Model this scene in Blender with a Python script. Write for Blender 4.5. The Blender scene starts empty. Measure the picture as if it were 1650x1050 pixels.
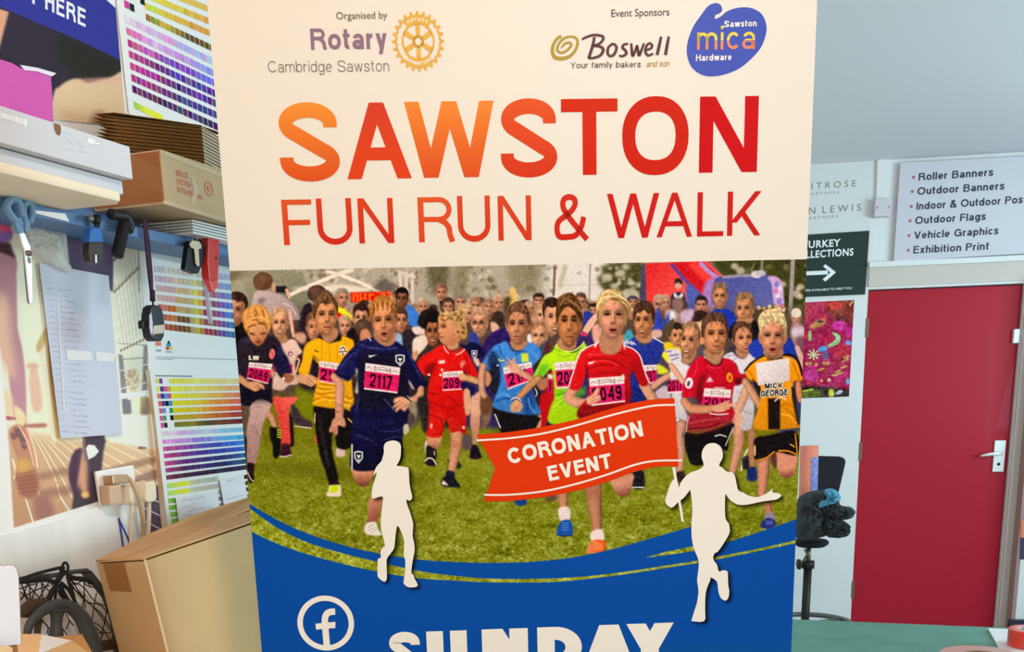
import bpy, bmesh, math, random
import numpy as np
from mathutils import Matrix, Vector
random.seed(7); rng = np.random.default_rng(7)
SC = bpy.context.scene
COL = SC.collection

# ------------------------------------------------------------------ camera
# The photograph is the upper part of an upright picture (1650 px wide, 2200 px tall), so the
# optical axis lies low in the frame: lens shift instead of extra tilt.
F_PX, CX, CY = 1590.0, 825.0, 1010.0
PITCH, ROLL = math.radians(12.96), math.radians(1.45)
CAM = np.array([0.0, 0.0, 1.42])
_f = np.array([0, math.cos(PITCH), -math.sin(PITCH)])
_u0 = np.array([0, math.sin(PITCH), math.cos(PITCH)])
_r0 = np.array([1.0, 0, 0])
_r = _r0 * math.cos(ROLL) - _u0 * math.sin(ROLL)
_u = _u0 * math.cos(ROLL) + _r0 * math.sin(ROLL)
cd = bpy.data.cameras.new('camera')
cd.sensor_fit = 'HORIZONTAL'; cd.sensor_width = 36.0
cd.lens = 36.0 * F_PX / 1650.0
cd.shift_y = (CY - 525.0) / 1650.0
cd.clip_start = 0.05; cd.clip_end = 60
cam = bpy.data.objects.new('camera', cd); COL.objects.link(cam)
cam.matrix_world = Matrix(((_r[0], _u[0], -_f[0], CAM[0]), (_r[1], _u[1], -_f[1], CAM[1]),
                           (_r[2], _u[2], -_f[2], CAM[2]), (0, 0, 0, 1)))
SC.camera = cam

# ------------------------------------------------------------------ light and exposure
SC.view_settings.view_transform = 'Standard'
SC.view_settings.look = 'None'
SC.view_settings.exposure = 0.0
SC.view_settings.gamma = 1.0
SC.view_settings.use_curve_mapping = False
w = bpy.data.worlds.new('daylight'); SC.world = w; w.use_nodes = True
bg = w.node_tree.nodes['Background']
bg.inputs[0].default_value = (0.90, 0.97, 1.0, 1); bg.inputs[1].default_value = 0.08


def lamp(name, kind, loc, aim, energy, color, size=1.0, size_y=None, spot=None, blend=1.0):
    l = bpy.data.lights.new(name, kind)
    l.energy = energy; l.color = color
    if kind == 'AREA':
        l.size = size
        if size_y: l.shape = 'RECTANGLE'; l.size_y = size_y
    else:
        l.shadow_soft_size = size
    if kind == 'SPOT':
        l.spot_size = math.radians(spot); l.spot_blend = blend
    o = bpy.data.objects.new(name, l); COL.objects.link(o)
    o.location = loc
    o.rotation_euler = (Vector(aim) - Vector(loc)).to_track_quat('-Z', 'Y').to_euler()
    return o


# daylight: windows in the right-hand wall; then a fill lamp
lamp('window_daylight', 'AREA', (3.7, 2.6, 1.7), (1.6, 3.6, 2.2), 86, (0.62, 0.92, 1.0), 2.2, 1.3)
lamp('side_daylight', 'AREA', (3.0, 2.0, 1.35), (-0.8, 1.75, 1.15), 8, (0.9, 1.0, 1.0), 0.9, 1.1)
lamp('front_fill', 'AREA', (0.9, -1.1, 1.0), (-0.3, 2.0, 0.9), 27, (1.0, 0.93, 0.70), 1.8, 1.4)  # unseen fill added behind the viewer to lift the left wall
# warm ceiling lamps over the front of the banner
lamp('ceiling_lamp', 'AREA', (-0.40, 0.25, 2.62), (-0.30, 1.44, 1.1), 35, (1.0, 0.47, 0.12), 0.4, 0.25)
lamp('ceiling_lamp', 'AREA', (0.45, 0.15, 2.62), (0.25, 1.44, 1.0), 88, (1.0, 0.89, 0.86), 0.4, 0.25)


# ------------------------------------------------------------------ geometry of sight lines
def ray(x, y):
    return _f * F_PX + _r * (x - CX) + _u * (CY - y)


def proj(P):
    Q = np.asarray(P, float) - CAM
    z = Q @ _f
    return CX + F_PX * (Q @ _r) / z, CY - F_PX * (Q @ _u) / z


class Plane:
    """A vertical plane through P0; s runs along it, d away from it towards the room, z up."""
    def __init__(self, P0, az):
        self.P0 = np.array([P0[0], P0[1], 0.0])
        a = math.radians(az)
        self.s = np.array([math.sin(a), math.cos(a), 0.0])
        n = np.array([math.cos(a), -math.sin(a), 0.0])
        if n @ (CAM - self.P0) < 0: n = -n
        self.n = n

    def at(self, s, d, z):
        return self.P0 + self.s * s + self.n * d + np.array([0, 0, z])

    def px(self, x, y, d=0.0):
        r = ray(x, y)
        P0 = self.P0 + self.n * d
        return CAM + r * ((P0 - CAM) @ self.n) / (r @ self.n)

    def sz(self, x, y, d=0.0):
        P = self.px(x, y, d)
        return (P - self.P0) @ self.s, P[2]

    def d_of(self, x, y, z):
        """distance from the plane of the point at height z seen at x, y"""
        P = level(x, y, z)
        return (P - self.P0) @ self.n


def level(x, y, z):
    r = ray(x, y)
    return CAM + r * (z - CAM[2]) / r[2]


def depth(x, y, Y):
    r = ray(x, y)
    return CAM + r * Y / r[1]


BAN = Plane((0.0, 1.44295), 87.8)          # the roller banner
_q = level(130, 600, 1.44); _t = depth(130, 600, 1.72)
LW = Plane((_t[0], _t[1]), 20.9)            # the left wall
_t = depth(1500, 630, 5.4)
BW = Plane((_t[0], _t[1]), -80.8)           # the back wall

# ------------------------------------------------------------------ colour
WB = (240, 225, 212)     # white as the photo shows it on the banner
WL = (203, 211, 209)     # ... on the left wall
WR = (192, 216, 220)     # ... on the back wall


def lin(c):
    c = np.asarray(c, float) / 255.0
    return np.where(c <= 0.04045, c / 12.92, ((c + 0.055) / 1.055) ** 2.4)


def alb(c, ref=(255, 255, 255), top=0.82):
    return np.clip((lin(c) / lin(ref) * top - .008) * 1.008, 0.003, 0.9)


# ------------------------------------------------------------------ materials
MATS = {}


def mat(name, rgb, rough=0.6, metal=0.0, ref=None, noise=0.0, scale=20.0, bump=0.0, bscale=None, coat=0.0,
        trans=0.0, alpha=1.0, spec=0.3, stretch=None):
    if name in MATS: return MATS[name]
    m = bpy.data.materials.new(name); m.use_nodes = True
    nt = m.node_tree; b = nt.nodes['Principled BSDF']
    c = alb(rgb, ref) if ref is not None else lin(rgb)
    b.inputs['Base Color'].default_value = (*[float(v) for v in c], 1)
    b.inputs['Roughness'].default_value = rough
    b.inputs['Metallic'].default_value = metal
    b.inputs['Specular IOR Level'].default_value = spec
    b.inputs['Coat Weight'].default_value = coat
    b.inputs['Transmission Weight'].default_value = trans
    b.inputs['Alpha'].default_value = alpha
    if noise or bump:
        tc = nt.nodes.new('ShaderNodeTexCoord'); mp = nt.nodes.new('ShaderNodeMapping')
        nt.links.new(tc.outputs['Object'], mp.inputs[0])
        if stretch: mp.inputs['Scale'].default_value = stretch
    if noise:
        n = nt.nodes.new('ShaderNodeTexNoise'); n.inputs['Scale'].default_value = scale; n.inputs['Detail'].default_value = 6
        nt.links.new(mp.outputs[0], n.inputs['Vector'])
        r = nt.nodes.new('ShaderNodeValToRGB')
        r.color_ramp.elements[0].position = 0.3; r.color_ramp.elements[1].position = 0.7
        r.color_ramp.elements[0].color = (*[float(v * (1 - noise)) for v in c], 1)
        r.color_ramp.elements[1].color = (*[float(min(1, v * (1 + noise * 0.6))) for v in c], 1)
        nt.links.new(n.outputs['Fac'], r.inputs[0]); nt.links.new(r.outputs[0], b.inputs['Base Color'])
    if bump:
        n2 = nt.nodes.new('ShaderNodeTexNoise'); n2.inputs['Scale'].default_value = bscale or scale * 4; n2.inputs['Detail'].default_value = 4
        nt.links.new(mp.outputs[0], n2.inputs['Vector'])
        bp = nt.nodes.new('ShaderNodeBump'); bp.inputs['Strength'].default_value = bump; bp.inputs['Distance'].default_value = 0.004
        nt.links.new(n2.outputs['Fac'], bp.inputs['Height']); nt.links.new(bp.outputs[0], b.inputs['Normal'])
    MATS[name] = m
    return m


def ink_mat(name='printed_ink', rough=0.55, spec=0.06):
    """ink on a printed surface: colour per vertex"""
    if name in MATS: return MATS[name]
    m = bpy.data.materials.new(name); m.use_nodes = True
    nt = m.node_tree; b = nt.nodes['Principled BSDF']
    a = nt.nodes.new('ShaderNodeAttribute'); a.attribute_name = 'Col'
    nt.links.new(a.outputs['Color'], b.inputs['Base Color'])
    b.inputs['Roughness'].default_value = rough; b.inputs['Specular IOR Level'].default_value = spec
    MATS[name] = m
    return m


# ------------------------------------------------------------------ objects
def props(o, label=None, cat=None, group=None, kind=None):
    if label: o['label'] = label
    if cat: o['category'] = cat
    if group: o['group'] = group
    if kind: o['kind'] = kind
    return o


def empty(name, loc, label, cat, group=None):
    o = bpy.data.objects.new(name, None); COL.objects.link(o)
    o.location = Vector([float(v) for v in loc]); o.empty_display_size = 0.05
    return props(o, label, cat, group)


def link(name, me, m=None, parent=None):
    if m: me.materials.append(m)
    o = bpy.data.objects.new(name, me); COL.objects.link(o)
    if parent is None and len(me.vertices):
        q = np.empty(len(me.vertices) * 3, np.float32); me.vertices.foreach_get('co', q); q = q.reshape(-1, 3)
        c = Vector([float(v) for v in ((q[:, 0].min() + q[:, 0].max()) / 2, (q[:, 1].min() + q[:, 1].max()) / 2, q[:, 2].min())])
        me.transform(Matrix.Translation(-c)); o.location = c
    if parent is not None:
        o.parent = parent
        pw = Matrix.Identity(4)
        q = parent
        while q is not None:
            pw = (q.matrix_parent_inverse if q.parent else Matrix.Identity(4)) @ q.matrix_basis @ pw; q = q.parent
        o.matrix_parent_inverse = pw.inverted()
    return o


class M:
    """collects shapes into one mesh (world coordinates)"""
    def __init__(self):
        self.v = []; self.f = []; self.mi = []; self.cur = 0; self.sm = []; self.smooth = False

    def add(self, vs, fs):
        k = len(self.v)
        self.v += [tuple(float(c) for c in p) for p in vs]
        self.f += [tuple(i + k for i in q) for q in fs]
        self.mi += [self.cur] * len(fs); self.sm += [self.smooth] * len(fs)
        return self

    def prism(self, poly, vec):
        """polygon (world points) extruded by vec"""
        n = len(poly); vec = np.asarray(vec, float)
        a = [np.asarray(p, float) for p in poly]; b = [p + vec for p in a]
        return self.add(a + b, [tuple(range(n)), tuple(range(2 * n - 1, n - 1, -1))] +
                        [(i, i + n, (i + 1) % n + n, (i + 1) % n) for i in range(n)])

    def hexa(self, p):
        """eight corners: bottom loop then top loop"""
        return self.add(p, [(3, 2, 1, 0), (4, 5, 6, 7)] + [(i, (i + 1) % 4, (i + 1) % 4 + 4, i + 4) for i in range(4)])

    def box(self, c, half, ax=None):
        ax = ax or (np.array([1., 0, 0]), np.array([0, 1., 0]), np.array([0, 0, 1.]))
        c = np.asarray(c, float); P = []
        for sz in (-1, 1):
            for sx, sy in ((-1, -1), (1, -1), (1, 1), (-1, 1)):
                P.append(c + ax[0] * half[0] * sx + ax[1] * half[1] * sy + ax[2] * half[2] * sz)
        return self.hexa(P)

    def tube(self, pts, r, n=10, closed=False, flat=None):
        pts = [np.asarray(p, float) for p in pts]; N = len(pts)
        rs = r if isinstance(r, (list, tuple, np.ndarray)) else [r] * N
        T = [(pts[(i + 1) % N] - pts[i - 1]) if closed else (pts[min(i + 1, N - 1)] - pts[max(i - 1, 0)]) for i in range(N)]
        T = [t / (np.linalg.norm(t) + 1e-12) for t in T]
        up = np.array([0, 0, 1.]) if abs(T[0][2]) < 0.9 else np.array([1., 0, 0])
        x = np.cross(T[0], up); x /= np.linalg.norm(x)
        V = []
        for i in range(N):
            x = x - T[i] * (x @ T[i]); x /= np.linalg.norm(x); y = np.cross(T[i], x)
            fx, fy = (flat if flat else (1, 1))
            for k in range(n):
                a = 2 * math.pi * k / n
                V.append(pts[i] + rs[i] * (x * math.cos(a) * fx + y * math.sin(a) * fy))
        Fc = []
        for i in range(N if closed else N - 1):
            for k in range(n):
                a, b = i * n + k, i * n + (k + 1) % n
                c, d = ((i + 1) % N) * n + (k + 1) % n, ((i + 1) % N) * n + k
                Fc.append((a, b, c, d))
        if not closed:
            Fc += [tuple(range(n - 1, -1, -1)), tuple((N - 1) * n + k for k in range(n))]
        s = self.smooth; self.smooth = True; self.add(V, Fc); self.smooth = s
        return self

    def lathe(self, base, prof, n=40, axis=(0, 0, 1)):
        """profile of (radius, height) turned about an axis through base"""
        ax = np.asarray(axis, float); ax /= np.linalg.norm(ax)
        x = np.cross(ax, (0.3, 0.9, 0.1)); x /= np.linalg.norm(x); y = np.cross(ax, x)
        V = []; base = np.asarray(base, float)
        for r, h in prof:
            for k in range(n):
                a = 2 * math.pi * k / n
                V.append(base + ax * h + r * (x * math.cos(a) + y * math.sin(a)))
        Fc = [(i * n + k, i * n + (k + 1) % n, (i + 1) * n + (k + 1) % n, (i + 1) * n + k) for i in range(len(prof) - 1) for k in range(n)]
        if prof[0][0] > 1e-6: Fc.append(tuple(range(n - 1, -1, -1)))
        if prof[-1][0] > 1e-6: Fc.append(tuple((len(prof) - 1) * n + k for k in range(n)))
        return self.add(V, Fc)

    def strip(self, L, R):
        n = len(L)
        return self.add(list(L) + list(R), [(i, i + 1, n + i + 1, n + i) for i in range(n - 1)])

    def ngon(self, pts):
        return self.add(pts, [tuple(range(len(pts)))])

    def build(self, name, m, parent=None, bevel=0.0, smooth=False, seg=2, weld=False):
        me = bpy.data.meshes.new(name)
        me.from_pydata(self.v, [], self.f); me.update()
        ms = m if isinstance(m, (list, tuple)) else [m]
        for q in ms: me.materials.append(q)
        me.polygons.foreach_set('material_index', self.mi)
        me.polygons.foreach_set('use_smooth', [True] * len(self.f) if smooth else self.sm)
        bm = bmesh.new(); bm.from_mesh(me)
        if weld: bmesh.ops.remove_doubles(bm, verts=bm.verts, dist=1e-5)
        bmesh.ops.recalc_face_normals(bm, faces=bm.faces)
        if bevel:
            es = [e for e in bm.edges if len(e.link_faces) == 2 and e.calc_face_angle(0) > 0.5]
            bmesh.ops.bevel(bm, geom=es, offset=bevel, segments=seg, profile=0.7, affect='EDGES', clamp_overlap=True)
        bm.to_mesh(me); bm.free()
        return link(name, me, None, parent)


def cr(pts, n=8, closed=False):
    """Catmull-Rom curve through the points"""
    P = np.asarray(pts, float); N = len(P)
    if N < 3: return P
    out = []
    for i in range(N if closed else N - 1):
        if closed: a, b, c, d = P[i - 1], P[i], P[(i + 1) % N], P[(i + 2) % N]
        else: a, b, c, d = P[max(i - 1, 0)], P[i], P[i + 1], P[min(i + 2, N - 1)]
        for k in range(n):
            t = k / n
            out.append(0.5 * (2 * b + (c - a) * t + (2 * a - 5 * b + 4 * c - d) * t * t + (3 * b - a - 3 * c + d) * t ** 3))
    if not closed: out.append(P[-1])
    return np.array(out)


# ------------------------------------------------------------------ a plain sans-serif letter set
def _rect(x0, y0, x1, y1): return ([(x0, y0), (x1, y0)], [(x0, y1), (x1, y1)])


def _dg(xa, ya, xb, yb, wd): return ([(xa, ya), (xb, yb)], [(xa + wd, ya), (xb + wd, yb)])


def _st(pts, t, closed=False):
    P = np.asarray(pts, float); keep = [0] + [i for i in range(1, len(P)) if np.hypot(*(P[i] - P[i - 1])) > 1e-4]
    P = P[keep]; N = len(P); L = []; R = []
    for i in range(N):
        if closed: a, b = P[i] - P[i - 1], P[(i + 1) % N] - P[i]
        else: a, b = (P[i] - P[i - 1] if i else P[1] - P[0]), (P[i + 1] - P[i] if i < N - 1 else P[-1] - P[-2])
        a = a / (np.linalg.norm(a) + 1e-9); b = b / (np.linalg.norm(b) + 1e-9)
        m = a + b; m /= np.linalg.norm(m) + 1e-9
        nrm = np.array([-m[1], m[0]]); k = min(1.6, 1 / max(0.3, abs(m @ a)))
        L.append(P[i] + nrm * t / 2 * k); R.append(P[i] - nrm * t / 2 * k)
    if closed: L.append(L[0]); R.append(R[0])
    return (L, R)


def _arc(cx, cy, rx, ry, a0, a1, n=20):
    return [(cx + rx * math.cos(math.radians(a0 + (a1 - a0) * i / n)), cy + ry * math.sin(math.radians(a0 + (a1 - a0) * i / n))) for i in range(n + 1)]


def _sup(cx, cy, rx, ry, e=2.25, n=36):
    P = []
    for i in range(n):
        a = 2 * math.pi * i / n; c, s = math.cos(a), math.sin(a)
        P.append((cx + rx * math.copysign(abs(c) ** (2 / e), c), cy + ry * math.copysign(abs(s) ** (2 / e), s)))
    return P


def _bowl(x0, yb, yt, xr, t):
    h = t / 2; ry = (yt - yb) / 2 - h; rx = min(ry * 1.05, xr - x0 - h)
    xm = xr - h - rx; cy = (yt + yb) / 2
    return _st([(x0, yt - h)] + _arc(xm, cy, rx, ry, 90, -90) + [(x0, yb + h)], t)


def _S(W, t, H=1.0):
    h = t / 2; ry = .26 - h; rx = W / 2 - h
    P = [(W / 2 + rx - .015, .685)] + _arc(W / 2, .74, rx - .015, ry, 0, 232, 24) + _arc(W / 2, .26, rx, ry, 52, -180, 24) + [(W / 2 - rx, .31)]
    return _st([(x, y * H) for x, y in P], t)


def glyph(c, t):
    h = t / 2; b = t * .88; d = t * 1.06; X = .73
    if c == ' ': return .30, []
    if c == 'A': return .92, [_dg(0, 0, .46 - d / 2, 1, d), _dg(.92 - d, 0, .46 - d / 2, 1, d), _rect(.20, .245, .72, .245 + b)]
    if c == 'B': return .78, [_rect(0, 0, t, 1), _bowl(t * .5, .48, 1, .73, b), _bowl(t * .5, 0, .48 + b, .78, b)]
    if c == 'C': return .90, [_st(_arc(.47, .5, .47 - h, .5 - h, 38, 322, 36), t)]
    if c == 'D': return .85, [_rect(0, 0, t, 1), _bowl(t * .5, 0, 1, .85, t * .95)]
    if c == 'E': return .70, [_rect(0, 0, t, 1), _rect(t * .5, 0, .70, b), _rect(t * .5, .46, .66, .46 + b), _rect(t * .5, 1 - b, .69, 1)]
    if c == 'F': return .66, [_rect(0, 0, t, 1), _rect(t * .5, .44, .61, .44 + b), _rect(t * .5, 1 - b, .66, 1)]
    if c == 'G': return .95, [_st(_arc(.47, .5, .47 - h, .5 - h, 38, 345, 36), t), _rect(.50, .42, .93, .42 + b), _rect(.93 - t, 0.03, .93, .42 + b)]
    if c == 'H': return .80, [_rect(0, 0, t, 1), _rect(.8 - t, 0, .8, 1), _rect(t * .5, .46, .8 - t * .5, .46 + b)]
    if c == 'I': return t, [_rect(0, 0, t, 1)]
    if c == 'J': return .6, [_st([(.6 - h, 1), (.6 - h, .3)] + _arc(.3, .3, .3 - h, .3 - h, 0, -175), t)]
    if c == 'K': return .82, [_rect(0, 0, t, 1), _dg(t * .6, .30, .80 - d, 1, d * 1.15), _dg(.82 - d * 1.1, 0, .30 - d * .25, .56, d * 1.1)]
    if c == 'L': return .64, [_rect(0, 0, t, 1), _rect(t * .5, 0, .64, b)]
    if c == 'M': return .98, [_rect(0, 0, t, 1), _rect(.98 - t, 0, .98, 1), _dg(.49 - h, 0, t * .2, 1, t), _dg(.49 - h, 0, .98 - t * 1.2, 1, t)]
    if c == 'N': return .82, [_rect(0, 0, t, 1), _rect(.82 - t, 0, .82, 1), _dg(.82 - t * 1.12, 0, 0, 1, t * 1.12)]
    if c == 'O': return .98, [_st(_sup(.49, .5, .49 - h, .5 - h), t, True)]
    if c == 'P': return .74, [_rect(0, 0, t, 1), _bowl(t * .5, .42, 1, .74, b)]
    if c == 'R': return .80, [_rect(0, 0, t, 1), _bowl(t * .5, .45, 1, .76, b), _st([(.46, .45 + b / 2), (.62, .42), (.69, .32), (.71, .14), (.76, 0)], t * .95)]
    if c == 'S': return .85, [_S(.85, t)]
    if c == 'T': return .78, [_rect(.39 - h, 0, .39 + h, 1), _rect(0, 1 - b, .78, 1)]
    if c == 'U': return .80, [_st([(h, 1), (h, .36)] + _arc(.4, .36, .4 - h, .36 - h, 180, 360) + [(.8 - h, .36), (.8 - h, 1)], t)]
    if c == 'V': return .86, [_dg(.43 - d / 2, 0, 0, 1, d), _dg(.43 - d / 2, 0, .86 - d, 1, d)]
    if c == 'W': return 1.25, [_dg(.34 - d / 2, 0, 0, 1, d), _dg(.34 - d / 2, 0, .625 - d / 2, 1, d), _dg(.91 - d / 2, 0, .625 - d / 2, 1, d), _dg(.91 - d / 2, 0, 1.25 - d, 1, d)]
    if c == 'Y': return .86, [_rect(.43 - h, 0, .43 + h, .45), _dg(.43 - d / 2, .40, 0, 1, d), _dg(.43 - d / 2, .40, .86 - d, 1, d)]
    if c == '&':
        P = [(.80, .0), (.58, .24), (.34, .52), (.22, .72), (.24, .88), (.37, 1 - h), (.50, .88), (.50, .74), (.36, .58), (.12, .42), (h, .25), (.12, .08), (.33, h), (.52, .10), (.66, .28), (.72, .50)]
        return .82, [_st(cr(P, 6), t)]
    if c == '.': return t, [_rect(0, 0, t, t)]
    if c == 'a': return .62, [_st(_sup(.29, .22, .29 - h, .22 - h), t, True), _rect(.60 - t, 0, .60, .5),
                              _st([(.60 - h, .42)] + _arc(.31, .47, .29 - h, X - .47 - h, 10, 160), t)]
    if c == 'b': return .64, [_rect(0, 0, t, 1), _st(_sup(.34, X / 2, .30 - h, X / 2 - h), t, True)]
    if c == 'c': return .58, [_st(_arc(.31, X / 2, .31 - h, X / 2 - h, 40, 320, 28), t)]
    if c == 'd': return .64, [_rect(.64 - t, 0, .64, 1), _st(_sup(.30, X / 2, .30 - h, X / 2 - h), t, True)]
    if c == 'e': return .62, [_st(_arc(.31, X / 2, .31 - h, X / 2 - h, -5, 318, 30)[0:], t), _rect(h, X / 2 - b * .5, .62 - h * .6, X / 2 + b * .5)]
    if c == 'f': return .36, [_st([(.15, 0), (.15, .75)] + _arc(.15 + .17, .78, .17, .22 - h, 180, 95, 8), t), _rect(0, X - b, .36, X)]
    if c == 'g': return .64, [_st(_sup(.30, X / 2, .30 - h, X / 2 - h), t, True), _st([(.64 - h, X), (.64 - h, 0)] + _arc(.33, -.02, .31 - h, .24 - h, 0, -160), t)]
    if c == 'h': return .60, [_rect(0, 0, t, 1), _st([(h, .30)] + _arc(.30, .43, .30 - h, X - .43 - h, 180, 0) + [(.60 - h, 0)], t)]
    if c == 'i': return t, [_rect(0, 0, t, X), _rect(0, .87, t, 1)]
    if c == 'k': return .6, [_rect(0, 0, t, 1), _dg(t * .6, .22, .58 - d, X, d), _dg(.6 - d, 0, .22, .44, d)]
    if c == 'l': return t, [_rect(0, 0, t, 1)]
    if c == 'm': return .96, [_rect(0, 0, t, X), _st([(h, .4)] + _arc(.27, .47, .27 - h, X - .47 - h, 180, 0) + [(.54 - h, 0)], t), _st([(.54 - h, .4)] + _arc(.75 - h, .47, .21, X - .47 - h, 180, 0) + [(.96 - h, 0)], t)]
    if c == 'n': return .60, [_rect(0, 0, t, X), _st([(h, .36)] + _arc(.30, .43, .30 - h, X - .43 - h, 180, 0) + [(.60 - h, 0)], t)]
    if c == 'o': return .66, [_st(_sup(.33, X / 2, .33 - h, X / 2 - h), t, True)]
    if c == 'p': return .64, [_rect(0, -.26, t, X), _st(_sup(.34, X / 2, .30 - h, X / 2 - h), t, True)]
    if c == 'r': return .38, [_rect(0, 0, t, X), _st([(h, .34)] + _arc(.34, .40, .34 - h, X - .40 - h, 180, 92, 10), t)]
    if c == 's': return .56, [_S(.62, t * 1.1, X)] if False else [([(x * .9, y) for x, y in _S(.62, t, X)[0]], [(x * .9, y) for x, y in _S(.62, t, X)[1]])]
    if c == 't': return .36, [_st([(.15, .95), (.15, .2)] + _arc(.15 + .14, .18, .14, .18 - h, 180, 275, 8), t), _rect(0, X - b, .36, X)]
    if c == 'u': return .60, [_rect(.60 - t, 0, .60, X), _st([(h, X), (h, .30)] + _arc(.30, .30, .30 - h, .30 - h, 180, 360) + [(.60 - h, .4)], t)]
    if c == 'v': return .58, [_dg(.29 - d / 2, 0, 0, X, d), _dg(.29 - d / 2, 0, .58 - d, X, d)]
    if c == 'w': return .88, [_dg(.24 - d / 2, 0, 0, X, d), _dg(.24 - d / 2, 0, .44 - d / 2, X, d), _dg(.64 - d / 2, 0, .44 - d / 2, X, d), _dg(.64 - d / 2, 0, .88 - d, X, d)]
    if c == 'x': return .58, [_dg(0, 0, .58 - d, X, d), _dg(.58 - d, 0, 0, X, d)]
    if c == 'y': return .58, [_dg(.29 - d / 2, 0, 0, X, d), _dg(.13, -.26, .58 - d, X, d)]
    if c == '0': return .64, [_st(_sup(.32, .5, .32 - h, .5 - h), t, True)]
    if c == '1': return .40, [_rect(.40 - t, 0, .40, 1), _rect(.08, .72, .40 - h, .72 + b)]
    if c == '2': return .64, [_st(cr([(h, .68), (.10, .88), (.32, 1 - h), (.55, .88), (.64 - h, .70), (.50, .48), (.22, .26), (h, .04)], 5), t), _rect(0, 0, .64, b)]
    if c == '3': return .64, [_bowl(.25, .48, 1, .61, b), _bowl(.25, 0, .48 + b, .64, b), _st(_arc(.3, .7, .3 - h, .3 - h, 90, 175, 8), t), _st(_arc(.3, .3, .3 - h, .3 - h, 270, 185, 8), t)]
    if c == '4': return .66, [_rect(.42, 0, .42 + t, 1), _rect(0, .24, .66, .24 + b), _dg(0, .24, .42, 1, t)]
    if c == '5': return .64, [_rect(.10, 1 - b, .58, 1), _st([(.12, 1 - h), (.08, .52)], t), _bowl(.12, 0, .62, .64, b), _st(_arc(.3, .3, .3 - h, .3 - h, 270, 190, 8), t)]
    if c == '6': return .64, [_st(_sup(.32, .32, .32 - h, .32 - h), t, True), _st(cr([(h, .32), (h + .02, .62), (.20, .92), (.40, 1 - h), (.58, .84)], 6), t)]
    if c == '7': return .62, [_rect(0, 1 - b, .62, 1), _st([(.60 - h, 1 - b / 2), (.38, .5), (.20, 0)], t)]
    if c == '9': return .64, [_st(_sup(.32, .68, .32 - h, .32 - h), t, True), _st(cr([(.64 - h, .68), (.62 - h, .38), (.44, .08), (.24, h), (.06, .16)], 6), t)]
    return .5, [_rect(.1, .4, .4, .4 + b)]


def layout(s, t, gap=.15, space=None):
    """strips of a line of text in cap-height units and its width"""
    x = 0.0; out = []
    for ch in s:
        wd, st = glyph(ch, t)
        if ch == ' ' and space: wd = space
        for L, R in st: out.append(([(a + x, b) for a, b in L], [(a + x, b) for a, b in R]))
        x += wd + gap
    return out, x - gap


class Sheet:
    """where printed shapes lie: fn maps picture points to the surface, up is its outward normal"""
    def __init__(self, plane, d=0.0):
        self.pl = plane; self.d = d

    def w(self, x, y, off=0.0):
        return self.pl.px(x, y, self.d) + self.pl.n * off


def text_strips(m, sh, s, p0, p1, cap, t=.15, gap=.15, off=.0006, space=None, slant=0.0, boxes=None):
    """letters from baseline start p0 to baseline end p1; cap = point at cap height above p0.
    Laid out on the surface itself, so uprights stay upright there."""
    A = sh.w(*p0); B = sh.w(*p1); C = sh.w(*cap)
    st, wd = layout(s, t, gap, space)
    ex = (B - A) / wd; ey = np.array([0, 0, 1.0]) * (C - A)[2]
    if abs((C - A)[2]) < 1e-6: ey = C - A
    for i, (L, R) in enumerate(st):
        nn = sh.pl.n * (off + 1.5e-5 * (i % 7))       # overlapping strokes never share one plane
        m.strip([A + ex * (x + slant * y) + ey * y + nn for x, y in L], [A + ex * (x + slant * y) + ey * y + nn for x, y in R])
    return m


def letter_boxes(m, sh, items, base, capf, t, off=.0006):
    """letters each fitted between its own left and right edge; base(x), capf(x) give the two guide lines"""
    nn = sh.pl.n * off
    for ch, x0, x1 in items:
        wd, st = glyph(ch, t)
        xm = (x0 + x1) / 2; ym = (base(xm) + capf(xm)) / 2
        P0 = sh.w(x0, ym); P1 = sh.w(x1, ym)
        zb = sh.w(xm, base(xm))[2]; zt = sh.w(xm, capf(xm))[2]
        for i, (L, R) in enumerate(st):
            nn = sh.pl.n * (off + 1.5e-5 * i)
            g = lambda q: np.array([*(P0 + (P1 - P0) * (q[0] / wd))[:2], zb + (zt - zb) * q[1]]) + nn
            m.strip([g(q) for q in L], [g(q) for q in R])
    return m


def gill(m, sh, s, p0, p1, cap, bold=0.0, sp=1.0, off=.0006, size_by_width=True):
    """lines in the humanist letter shapes of Blender's own text object"""
    cu = bpy.data.curves.new('tmp_text', 'FONT'); cu.body = s; cu.offset = bold; cu.space_character = sp; cu.resolution_u = 4
    ob = bpy.data.objects.new('tmp_text', cu); COL.objects.link(ob)
    bpy.context.view_layer.update()
    me = bpy.data.meshes.new_from_object(ob.evaluated_get(bpy.context.evaluated_depsgraph_get()))
    V = np.array([v.co[:] for v in me.vertices]); Fc = [tuple(p.vertices) for p in me.polygons]
    bpy.data.objects.remove(ob); bpy.data.curves.remove(cu); bpy.data.meshes.remove(me)
    A = sh.w(*p0); B = sh.w(*p1); C = sh.w(*cap)
    x0, x1 = V[:, 0].min(), V[:, 0].max()
    ex = (B - A) / (x1 - x0); ey = np.array([0, 0, (C - A)[2] / 0.69])
    W = [A + ex * (v[0] - x0) + ey * v[1] + sh.pl.n * off for v in V]
    m.add(W, Fc)
    return m


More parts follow.
